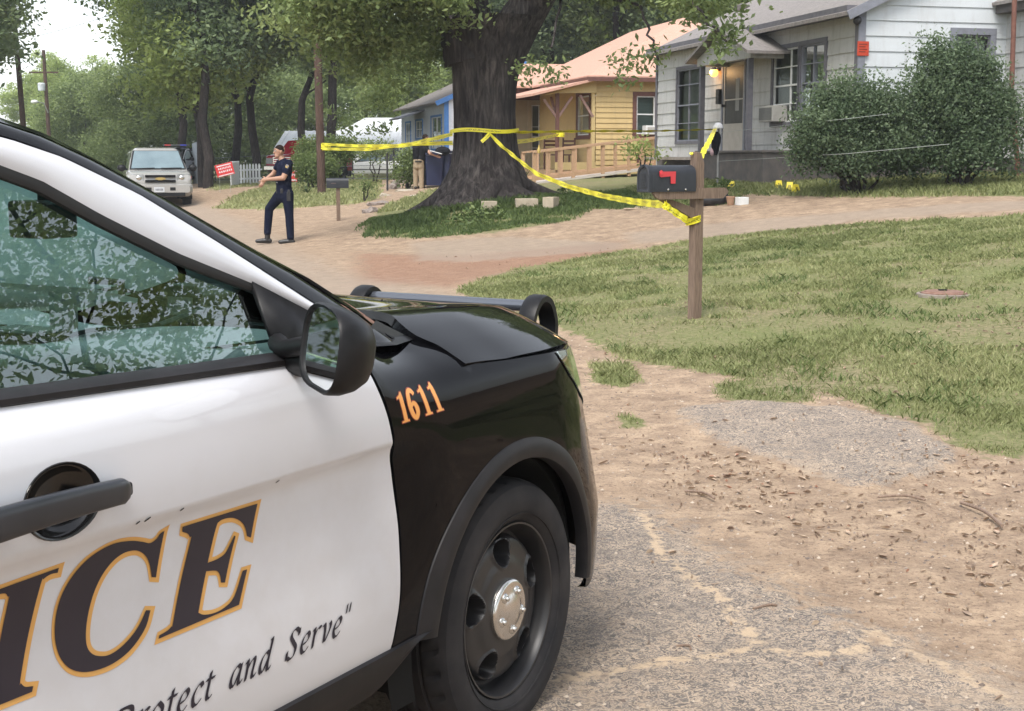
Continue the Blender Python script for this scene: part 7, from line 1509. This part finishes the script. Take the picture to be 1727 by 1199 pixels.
# red placard on the corner of the grey house
q = GW.px(1437, 84); g_ = GG; mb = MB(); g_.box(mb, -.07, .16, q[1]-.13, q[1]+.13, .05, .065); o = mb.build('sign', pmat('red_sign', (.50, .055, .02), (.42, .04, .015), 4, .6), None); tag(o, 'small orange red placard nailed to the corner of the grey house', 'sign'); mb = MB()
for k in range(4): g_.box(mb, -.04, .12-.03*(k % 2), q[1]+.07-.045*k, q[1]+.085-.045*k, .066, .068)
mb.build('sign_mark', pmat('sign_dark', (.14, .02, .01), (.1, .015, .01), 4, .6), o)
def yard_sign(px_, py, Y, w, h, tilt, label, rz=0):
    c = at_y(px_, py, Y); zg_ = z1(c[0], c[1]); root = thing('yard_sign', label, 'sign', (c[0], c[1], zg_), rz, 'red and white yard signs'); T = Matrix.Rotation(tilt, 3, 'Y'); cz = c[2]-zg_
    mb = MB(); mb.box((0, 0, cz), (w, .012, h), M=T); pn = mb.build('panel', pmat('sign_red', (.62, .035, .035), (.56, .03, .03), 4, .5), root); mb = MB(); mw = pmat('sign_white', (.72, .68, .67), (.66, .6, .6), 4, .5)
    for zz, ww, th in ((.36, .82, .035), (-.42, .86, .03)): mb.box(T @ Vector((0, -.009, h*zz))+Vector((0, 0, cz)), (w*ww, .004, h*th*2.5), M=T)
    rng = np.random.default_rng(int(px_)); 
    for row_ in (.14, -.12):
        xx = -.36
        while xx < .34: lw = .05+.05*rng.random(); mb.box(T @ Vector((w*(xx+lw/2), -.009, h*row_))+Vector((0, 0, cz)), (w*lw*.8, .004, h*.15), M=T); xx += lw+.03
    mb.build('lettering', mw, pn)
    for s in (-1, 1): mb = MB(); mb.tube([(s*w*.3, .01, -.1), (s*w*.3, .01, cz)], .006, 6); mb.build('leg', M_STR, root)
yard_sign(379, 286, 50, .62, .44, R_(-14), 'tilted red and white yard sign at the foot of the dark tree trunk', .2); yard_sign(492, 291, 50, .42, .62, R_(4), 'upright red and white yard sign half hidden behind the officer', .3)
# ---------------------------------------------------------------- poles and street lamp
def utility_pole(px_, py_base, Y, top, r, label, lean=0, extras=()):
    x = xat(px_, Y); z = z1(x, Y); root = thing('utility_pole', label, 'utility pole', (x, Y, z), 0, 'wooden utility poles'); mb = MB(); mb.tube([(0, 0, -.3), (lean*.5, 0, top*.5), (lean, 0, top)], [r, r*.9, r*.75], 14); mb.build('pole', M_POLE, root, smooth=60); return root
up1 = utility_pole(548, 325, 45, 11.5, .135, 'nearest utility pole wrapped in yellow tape left of the oak', -.12)
up2 = utility_pole(62, 0, 72, 9.6, .15, 'brown utility pole with a transformer at the far left', -.35); up3 = utility_pole(101, 0, 92, 8.4, .14, 'shorter utility pole carrying the street lamp at the far left', -.15)
def zl(py, Y, px_=60): return at_y(px_, py, Y)[2]
for up, px_, Y, py0, py1 in ((up2, 57, 72, 75, 90), (up3, 97, 92, 140, 153)):
    z = up.location.z; mb = MB(); mb.lathe([(0, zl(py1, Y)-z), (.22, zl(py1, Y)-z), (.24, zl(py0, Y)-z-.05), (.2, zl(py0, Y)-z), (0, zl(py0, Y)-z)], (-.32, -.2, 0), n=16); mb.build('transformer', pmat('pale_can', (.62, .66, .70), (.5, .54, .58), 4, .5), up, smooth=40)
    mb = MB(); zt = zl(py0-18, Y)-z; mb.box((-.2, 0, zt), (1.9, .1, .1)); mb.build('crossarm', M_POLE, up)
z3 = up3.location.z; mb = MB(); zA = zl(172, 92)-z3; mb.tube([(0, -.1, zA-.7), (-.15, -.4, zA-.1), (-.5, -.7, zA)], .035, 8); am = mb.build('lamp_arm', M_STR, up3, smooth=50); mb = MB(); mb.ball((-.62, -.8, zA-.02), (.24, .18, .13), 0, 12, 8); mb.build('lamp_head', pmat('lamp_white', (.7, .72, .72), (.6, .62, .62), 4, .4), am, smooth=60)
for i, (a, b, lab) in enumerate((((57, 62, 72), (96, 128, 92), 'wire between the two far utility poles'), ((57, 62, 72), (548, -120, 45), 'wire from the transformer pole over the road'), ((57, 98, 72), (-60, 60, 60), 'wire from the transformer pole to the left'))): cord([at_y(*a), at_y(*b)], .012, lab, M_DARKH, 'wire', 'wire', 'overhead wires', .3)
# ---------------------------------------------------------------- fences
def picket_fence(px0, px1, Y0, Y1, label, h=.85, sp=.16, w=.09, mat=None):
    a = np.array([xat(px0, Y0), Y0]); b = np.array([xat(px1, Y1), Y1]); L = np.linalg.norm(b-a); d = (b-a)/L; z0 = z1(*a); root = thing('picket_fence', label, 'fence', (a[0], a[1], z0), 0); n = int(L/sp); mt = mat or M_WHT
    for k in range(n+1):
        p = a+d*sp*k; zz = z1(*p)-z0; mb = MB(); nn = np.array([-d[1], d[0]])*.015; c = p-a
        mb.prism([(-w/2, zz-.02), (w/2, zz-.02), (w/2, zz+h-.06), (0, zz+h), (-w/2, zz+h-.06)], lambda u, v, q: (c[0]+d[0]*u+nn[0]*q, c[1]+d[1]*u+nn[1]*q, v), -1, .3); mb.build('picket', mt, root)
    for hz in (.25, h-.25): mb = MB(); mb.bar((0, .03, hz), (float(b[0]-a[0]), float(b[1]-a[1])+.03, hz+z1(*b)-z0), .05, .07); mb.build('rail', mt, root)
picket_fence(410, 449, 58, 57.4, 'low white picket fence between the red sign and the red truck'); picket_fence(398, 412, 55, 57.6, 'short solid white fence return beside the red sign', 1.0, .14, .14)
picket_fence(336, 362, 66, 60, 'tall grey board fence behind the dark tree trunk', 1.9, .17, .165, pmat('grey_board', (.36, .40, .44), (.28, .31, .34), 6, .9))
a_ = [gpt(xat(p, Y), Y) for p, Y in ((372, 68), (440, 66), (520, 60), (600, 56), (668, 50))]; root = thing('wire_fence', 'thin chain link fence behind the lawn between road and oak', 'fence', a_[0])
for q in a_: mb = MB(); mb.tube([(q[0]-a_[0][0], q[1]-a_[0][1], q[2]-a_[0][2]-.1), (q[0]-a_[0][0], q[1]-a_[0][1], q[2]-a_[0][2]+1.2)], .025, 8); mb.build('post', M_DARKH, root, smooth=50)
for hz in (1.18, .6, .1):
    mb = MB()
    for i in range(len(a_)-1): A, B = a_[i], a_[i+1]; mb.bar((A[0]-a_[0][0], A[1]-a_[0][1], A[2]-a_[0][2]+hz), (B[0]-a_[0][0], B[1]-a_[0][1], B[2]-a_[0][2]+hz), .018, .018)
    mb.build('rail', M_TRIML, root)
p = hit(657, 300); p = np.array(gpt(xat(657, 44), 44)); mb = MB(); mb.tube([(0, 0, -.1), (0, 0, 1.15)], .03, 8); o = mb.build('fence_post', M_DARKH, None, smooth=50); o.location = p; tag(o, 'lone dark metal fence post between the sapling and the bush', 'post')
# ---------------------------------------------------------------- bins, rocks, porch things
def bin_(px_, Y, label, mat, rz, open_=False):
    x = xat(px_, Y); root = thing('wheelie_bin', label, 'bin', gpt(x, Y), rz, 'plastic wheelie bins'); mb = MB(); loft(mb, [[(p[0], p[2]-.5, .06+(q)*1.0) for p in rring(0, -.25-.05*q, .25+.05*q, .22-.04*q, .78+.04*q, .06)] for q in (0, .5, .93)]); mb.build('body', mat, root, smooth=40)
    mb = MB(); loft(mb, [[(p[0], p[2]-.5, z) for p in rring(0, -.33, .33, .15, .86, .08)] for z in (1.0, 1.045, 1.07)]); l = mb.build('lid', mat, root, smooth=40)
    for s in (-1, 1): mb = MB(); mb.lathe([(.0, -.03), (.1, -.03), (.1, .03), (0, .03)], (s*.27, .28, .1), 'x', 16); mb.build('wheel', M_RUB, root, smooth=40)
M_BINB = pmat('bin_blue', (.007, .011, .040), (.011, .018, .06), 5, .5); bin_(733, 43.8, 'dark blue wheelie bin nearest the man in khaki trousers', M_BINB, .2); bin_(752, 44.0, 'dark blue wheelie bin half hidden by the oak trunk', M_BINB, -.3)
bz = z1(xat(736, 43.3), 43.3)+1.08; mb = MB(); mb.box((xat(738, 43.2), 43.2, bz+.0), (.38, .3, .02), M=Matrix.Rotation(R_(16), 3, 'Y')); tag(mb.build('paper', M_WHT, None), 'white paper sheets lying on the lid of the blue bin', 'paper')
mb = MB(); mb.ball((xat(749, 43.6), 43.6, bz+.04), (.24, .2, .14), 0, 12, 8); tag(mb.build('sack', M_BLKC, None, smooth=60), 'dark rounded sack on top of the blue bin by the oak', 'sack')
def rock(px_, py, s, label, seed, mat=None, Y=None):
    rng = np.random.default_rng(seed); bm = bmesh.new(); bmesh.ops.create_icosphere(bm, subdivisions=2, radius=1)
    for v in bm.verts: v.co *= 1+.22*math.sin(v.co.x*4+seed)+.14*math.sin(v.co.y*6+seed*2)+.08*rng.normal(); v.co = Vector((v.co.x*s[0], v.co.y*s[1], v.co.z*s[2]))
    me = bpy.data.meshes.new('rock'); bm.to_mesh(me); bm.free(); me.materials.append(mat or M_ROCK); p = hit(px_, py) if Y is None else gpt(xat(px_, Y), Y); o = put(me, 'rock', None, [float(c) for c in p]); tag(o, label, 'rock', 'loose rocks left of the oak')
M_ROCK = pmat('field_rock', (.16, .125, .11), (.28, .24, .21), 12, .95, bmp=.3); M_ROCKP = pmat('pale_rock', (.40, .35, .28), (.30, .26, .2), 12, .95, bmp=.3)
for i, (px_, py, s, lab, mt) in enumerate(((664, 318, (.28, .2, .2), 'dark brown rock beside the lone fence post', M_ROCK), (676, 309, (.22, .18, .26), 'upright dark rock just behind the brown rock', M_ROCK), (650, 330, (.2, .14, .07), 'flat pale rock at the lawn edge', M_ROCKP), (600, 338, (.3, .2, .04), 'flat pale stone lying alone on the lawn', M_ROCKP), (684, 322, (.3, .18, .07), 'long flat grey stone before the man in khaki trousers', M_ROCKP), (640, 345, (.3, .2, .1), 'grey stone at the left end of the oak mound', M_ROCK), (625, 358, (.24, .2, .12), 'lowest dark stone on the left slope of the oak mound', M_ROCK), (700, 332, (.26, .16, .06), 'grey slab at the tip of the left oak root', M_ROCKP))): rock(px_, py, s, lab, i+1, mt)
# porch furniture of the yellow house: chairs seen through the railing
def chair(px_, Y, label, rz):
    x = xat(px_, Y); root = thing('chair', label, 'chair', (x, Y, 1.23), rz, 'brown wooden chairs on the yellow porch'); mt = M_BRN; mb = MB(); mb.box((0, 0, .44), (.46, .44, .04)); mb.build('seat', mt, root, bevel=.008)
    for sx in (-.2, .2):
        for sy in (-.19, .19): mb = MB(); mb.box((sx, sy, .22 if sy < 0 else .48), (.04, .04, .44 if sy < 0 else .96)); mb.build('leg', mt, root)
    mb = MB()
    for z in (.62, .74, .86): mb.box((0, .19, z), (.38, .02, .06))
    mb.build('backrest', mt, root)
chair(931, 43.4, 'brown wooden chair on the yellow porch, left of the other', .4); chair(953, 43.6, 'brown wooden chair on the yellow porch near its corner post', -.5)
p = at_y(1062, 226, 41.6); mb = MB(); mb.lathe([(0, 0), (.04, 0), (.05, .1), (.02, .16), (.02, .22), (0, .22)], at_y(909, 258, 39.3), n=12); tag(mb.build('lantern', M_BADGE, None, smooth=40), 'small yellow lantern on the left end of the ramp rail', 'lantern')
# ================================================================ grass, weeds, litter
def vn(x, y, s, seed=0):
    """smooth value noise 0..1"""
    rng = np.random.default_rng(seed); T = rng.random((64, 64)); u = x/s+1000.3; v = y/s+1000.7; i = np.floor(u).astype(int); j = np.floor(v).astype(int); fu = u-i; fv = v-j; fu = fu*fu*(3-2*fu); fv = fv*fv*(3-2*fv)
    g = lambda a, b: T[a % 64, b % 64]; return (g(i, j)*(1-fu)+g(i+1, j)*fu)*(1-fv)+(g(i, j+1)*(1-fu)+g(i+1, j+1)*fu)*fv
def lookup(arr, x, y): i = np.clip(np.searchsorted(XS, x), 1, len(XS)-1); j = np.clip(np.searchsorted(YS, y), 1, len(YS)-1); i -= (x-XS[i-1]) < (XS[i]-x); j -= (y-YS[j-1]) < (YS[j]-y); return arr[j, i]
def blades(name, x, y, h, wd, rng, mat, label, cat, tone, lean=.7, lift=0):
    n = len(x); z = zg(x, y)+lift; a = rng.random(n)*2*math.pi; cx, sy_ = np.cos(a), np.sin(a); b = rng.random(n)*2*math.pi; ln = h*lean*(.3+rng.random(n)); P = np.stack([x, y, z-.004], 1); s = np.stack([cx, sy_, np.zeros(n)], 1)*(wd/2)[:, None]
    mid = P+np.stack([np.cos(b)*ln*.35, np.sin(b)*ln*.35, h*.6], 1); tip = P+np.stack([np.cos(b)*ln, np.sin(b)*ln, h], 1); V = np.stack([P-s, P+s, mid+s*.7, tip, mid-s*.7], 1).reshape(-1, 3)
    me = bpy.data.meshes.new(name); me.vertices.add(5*n); me.vertices.foreach_set('co', V.astype(np.float32).ravel()); me.loops.add(5*n); me.loops.foreach_set('vertex_index', np.arange(5*n, dtype=np.int32)); me.polygons.add(n); me.polygons.foreach_set('loop_start', np.arange(0, 5*n, 5, dtype=np.int32)); me.polygons.foreach_set('loop_total', np.full(n, 5, np.int32)); me.update(calc_edges=True)
    at = me.attributes.new('tone', 'FLOAT', 'POINT'); at.data.foreach_set('value', np.repeat(tone, 5).astype(np.float32)); me.materials.append(mat); o = put(me, name); tag(o, label, cat, kind='stuff'); return o
rng = np.random.default_rng(77)
def scatter(n, x0, x1, y0, y1, thr=.5, yb=1.0):
    x = x0+(x1-x0)*rng.random(n); y = y0+(y1-y0)*rng.random(n)**yb; g = lookup(GM[0], x, y); nz = .55*vn(x, y, .5, 1)+.3*vn(x, y, .17, 2)+.3*vn(x, y, 1.6, 3)-.08; bare = .75*np.exp(-((x-3.9)**2+(y-11.3)**2)/1.4)+.35*np.exp(-((x-5.2)**2+(y-9.6)**2)/3)+.35*np.exp(-((x-1.0)**2+(y-12.6)**2)/1.2)
    p = np.clip((g-.38)*2.6, 0, 1)*np.clip((nz-.34-bare*.6)*2.4, .05, .95); k = rng.random(n) < p; return x[k], y[k], nz[k]
x, y, nz = scatter(820000, -2.4, 6.6, 6.2, 20.5, yb=1.15); t = np.clip(.15+.6*rng.random(len(x))+.5*(vn(x, y, 1.1, 9)-.5), 0, 1); d = np.hypot(x, y)
blades('lawn_grass', x, y, (.010+.026*rng.random(len(x))**1.5)*(.6+.8*nz)*(1+d/40), (.0035+.0035*rng.random(len(x)))*(d/8), rng, ML_BLADE, 'thin mown grass of the front lawn around the mailbox post', 'grass', t, 1.1)
k = rng.random(len(x)) < .0; 
xx = 6.2*rng.random(60000); yy = 6.4+12*rng.random(60000)**1.2; g = lookup(GM[0], xx, yy); k = (g > .5) & (vn(xx, yy, .32, 21) > .74); xx, yy = xx[k], yy[k]; blades('lawn_tufts', xx, yy, .025+.04*rng.random(len(xx)), .006+.006*rng.random(len(xx)), rng, ML_WEED, 'scattered darker green tufts and weeds in the front lawn', 'grass', .3+.7*rng.random(len(xx)), 1.2)
x, y, nz = scatter(120000, 6.6, 12, 7, 20); t = np.clip(.15+.6*rng.random(len(x)), 0, 1); blades('side_grass', x, y, .03+.04*rng.random(len(x)), .012+.008*rng.random(len(x)), rng, ML_BLADE, 'mown grass on the right side of the lawn', 'grass', t, 1.0)
x = -3.4+8.0*rng.random(90000); y = 24.2+6.5*rng.random(90000); g = lookup(GM[0], x, y); k = (rng.random(len(x)) < np.clip((g-.35)*3, 0, 1)*np.clip(2.2*vn(x, y, .45, 4)-.35, .1, 1)); x, y = x[k], y[k]; mnd = np.exp(-(((x+1)/2.2)**2+((y-27)/1.7)**2)); blades('mound_weeds', x, y, .04+.13*mnd*rng.random(len(x)), .014+.014*rng.random(len(x)), rng, ML_WEED, 'tall deep green weeds on the mound of the big oak', 'weeds', .1+.9*rng.random(len(x))*vn(x, y, .5, 31), .8)
x = 2.5+11*rng.random(90000); y = 22+9*rng.random(90000); g = lookup(GM[0], x, y); k = rng.random(len(x)) < np.clip((g-.35)*3, 0, 1)*.7; x, y = x[k], y[k]; blades('yard_grass', x, y, .04+.06*rng.random(len(x)), .012+.01*rng.random(len(x)), rng, ML_BLADE, 'grass strip along the foot of the grey house', 'grass', rng.random(len(x))*.7, .9)
x = -16+14*rng.random(90000); y = 34+26*rng.random(90000); g = lookup(GM[0], x, y); k = rng.random(len(x)) < np.clip((g-.4)*3, 0, 1)*.8; x, y = x[k], y[k]; blades('verge_grass', x, y, .05+.06*rng.random(len(x)), .03+.02*rng.random(len(x)), rng, ML_BLADE, 'bright green verge between the road and the hedges', 'grass', .25+.7*rng.random(len(x)), .9)
# broad-leaved weeds at the foot of the oak and by the house
for (px_, py, s, n, lab) in ((860, 322, .35, 260, 'leafy weeds low against the right of the oak trunk'), (770, 330, .5, 500, 'leafy weeds at the front of the oak trunk'), (960, 330, .3, 160, 'low weeds right of the tan blocks'), (1215, 322, .25, 130, 'small weeds behind the black bag'), (800, 372, .5, 380, 'spreading weeds on the front slope of the oak mound')):
    p = hit(px_, py); rg = np.random.default_rng(int(px_)); q = np.stack([p[0]+rg.normal(size=n)*s, p[1]+rg.normal(size=n)*s*.6, np.zeros(n)], 1); q[:, 2] = zg(q[:, 0], q[:, 1])+.02+.22*rg.random(n)*np.exp(-((q[:, 0]-p[0])/s)**2); tag(put(leaves_mesh('weeds', q, .085, rg, ML_WEED, rg.random(n)*.8), 'weeds'), lab, 'weeds', kind='stuff')
# leaf litter
LIT = [([(1210, 780), (1240, 790), (1290, 800)], 138, .16), ([(1240, 830), (1280, 845), (1380, 860), (1430, 900), (1460, 935)], 208, .2), ([(1150, 810), (1200, 815), (1300, 870)], 68, .2), ([(1600, 760), (1660, 790), (1727, 800)], 84, .15), ([(1560, 800), (1640, 860), (1727, 960)], 163, .22), ([(1600, 930), (1680, 950), (1727, 975)], 79, .15), ([(1430, 965), (1540, 975), (1640, 1010)], 68, .18), ([(1020, 720), (1110, 760), (1160, 770)], 54, .16), ([(1330, 610), (1500, 640), (1620, 700)], 59, .3), ([(1560, 560), (1600, 520), (1690, 560), (1720, 600)], 128, .35), ([(1140, 720), (1400, 780), (1500, 830)], 44, .4), ([(1300, 900), (1500, 1040), (1700, 1100)], 44, .5), ([(820, 440), (1000, 430), (1300, 400)], 99, .6), ([(1480, 740), (1600, 820), (1650, 880)], 74, .2)]
rg = np.random.default_rng(8); X_ = []; Y_ = []
for pl, n, s in LIT:
    n = int(n*.75)
    w_ = wpoly(pl); t = rg.random(n)*(len(w_)-1); i = np.minimum(t.astype(int), len(w_)-2); f = (t-i)[:, None]; q = w_[i]*(1-f)+w_[i+1]*f+rg.normal(size=(n, 2))*s; X_.append(q[:, 0]); Y_.append(q[:, 1])
q = rg.random((300, 2)); X_.append(.3+6*q[:, 0]); Y_.append(3.8+12*q[:, 1]); lx = np.concatenate(X_); ly = np.concatenate(Y_); k = ly > 3.6; lx, ly = lx[k], ly[k]; lz = zg(lx, ly)+lookup(GLIFT, lx, ly)
mb = MB()
for i in range(len(lx)):
    a = rg.random()*6.28; L = .006+.026*rg.random()**2.4; W_ = L*(.14+.34*rg.random()**1.5); cu = .002+.012*rg.random(); ca, sa = math.cos(a), math.sin(a); tl = rg.normal()*.3
    P = []
    for u, v, h in ((-1, 0, .3), (-.45, -.8, cu*60), (-.45, .8, cu*60), (.35, -.9, cu*50), (.35, .9, cu*50), (1, 0, .6), (-.4, 0, .1), (.35, 0, .1)):
        xx, yy = u*L, v*W_; P.append((lx[i]+ca*xx-sa*yy, ly[i]+sa*xx+ca*yy, lz[i]+.003+h*.006+abs(v)*cu+max(0, u*tl)*L))
    mb.add(P, [(0, 1, 6), (0, 6, 2), (1, 3, 7, 6), (6, 7, 4, 2), (3, 5, 7), (7, 5, 4)])
def litter_mat():
    m, nt, b = new_mat('dry_leaf'); n = noise(nt, coords(nt), 22, 1, .5); nt.links.new(ramp(nt, n, [(.30, (.19, .13, .095)), (.40, (.28, .20, .145)), (.52, (.36, .265, .19)), (.62, (.48, .38, .28)), (.72, (.34, .17, .11))]), b.inputs['Base Color']); b.inputs['Roughness'].default_value = .75; return m
tag(mb.build('leaf_litter', litter_mat(), None, fix=False), 'dry curled brown leaves scattered over the dirt and the driveway edge', 'leaf litter', kind='stuff')
mb = MB(); n = 15000; q = rg.random((n, 2)); x = -.2+6.2*q[:, 0]; y = 3.4+9*q[:, 1]**1.3; g = lookup(GM[0], x, y); k = g < .45; x, y = x[k], y[k]; z = zg(x, y)+lookup(GLIFT, x, y)
for i in range(len(x)):
    r = .0025+.008*rg.random()**3; a = rg.random()*6; P = [(x[i]+r*math.cos(a+t)*(1+.3*math.sin(3*t+a)), y[i]+r*math.sin(a+t), z[i]) for t in (0, 1.25, 2.5, 3.77, 5.0)]+[(x[i]+r*.2, y[i], z[i]+r*.8)]; mb.add(P, [(j, (j+1) % 5, 5) for j in range(5)])
tag(mb.build('gravel', pmat('pebble', (.46, .38, .30), (.13, .10, .085), 14, .9, lo=.42, hi=.58), None, fix=False), 'tiny pale pebbles strewn over the asphalt and dirt', 'gravel', kind='stuff')
for i, (a, b, r, lab) in enumerate((((1155, 835), (1205, 848), .006, 'brown twig on the asphalt nearest the police car front wheel'), ((1270, 1035), (1310, 1030), .005, 'pale curved twig lying on the bare asphalt'), ((1140, 1098), (1165, 1105), .004, 'short greenish twig low on the asphalt'), ((1480, 845), (1560, 850), .006, 'long thin twig on the dirt right of the asphalt'), ((1620, 855), (1690, 895), .008, 'dark stick at the right edge of the dirt'))):
    A, B = hit(*a), hit(*b); m = (A+B)/2; pts = [(A[0], A[1], z1(A[0], A[1])+r+.014), (m[0]+.02, m[1]+.015, z1(m[0], m[1])+r*1.8+.014), (B[0], B[1], z1(B[0], B[1])+r+.014)]; o = MB().tube(smooth_line(pts, 4), r, 6).build('twig', M_WOODW, None, smooth=60); tag(o, lab, 'twig', 'twigs on the ground')
# ---------------------------------------------------------------- the air
def haze():
    mb = MB(); mb.box((0, 175, 13), (540, 510, 29)); m = bpy.data.materials.new('air'); m.use_nodes = True; nt = m.node_tree; nt.nodes.clear(); o_ = nt.nodes.new('ShaderNodeOutputMaterial'); v = nt.nodes.new('ShaderNodeVolumePrincipled')
    v.inputs['Color'].default_value = (.9, .95, 1, 1); v.inputs['Density'].default_value = .0008; v.inputs['Anisotropy'].default_value = .3; nt.links.new(v.outputs[0], o_.inputs['Volume']); o = mb.build('haze', m); o['kind'] = 'stuff'; o['label'] = 'faint pale summer haze in the air down the street'; o['category'] = 'haze'
haze()
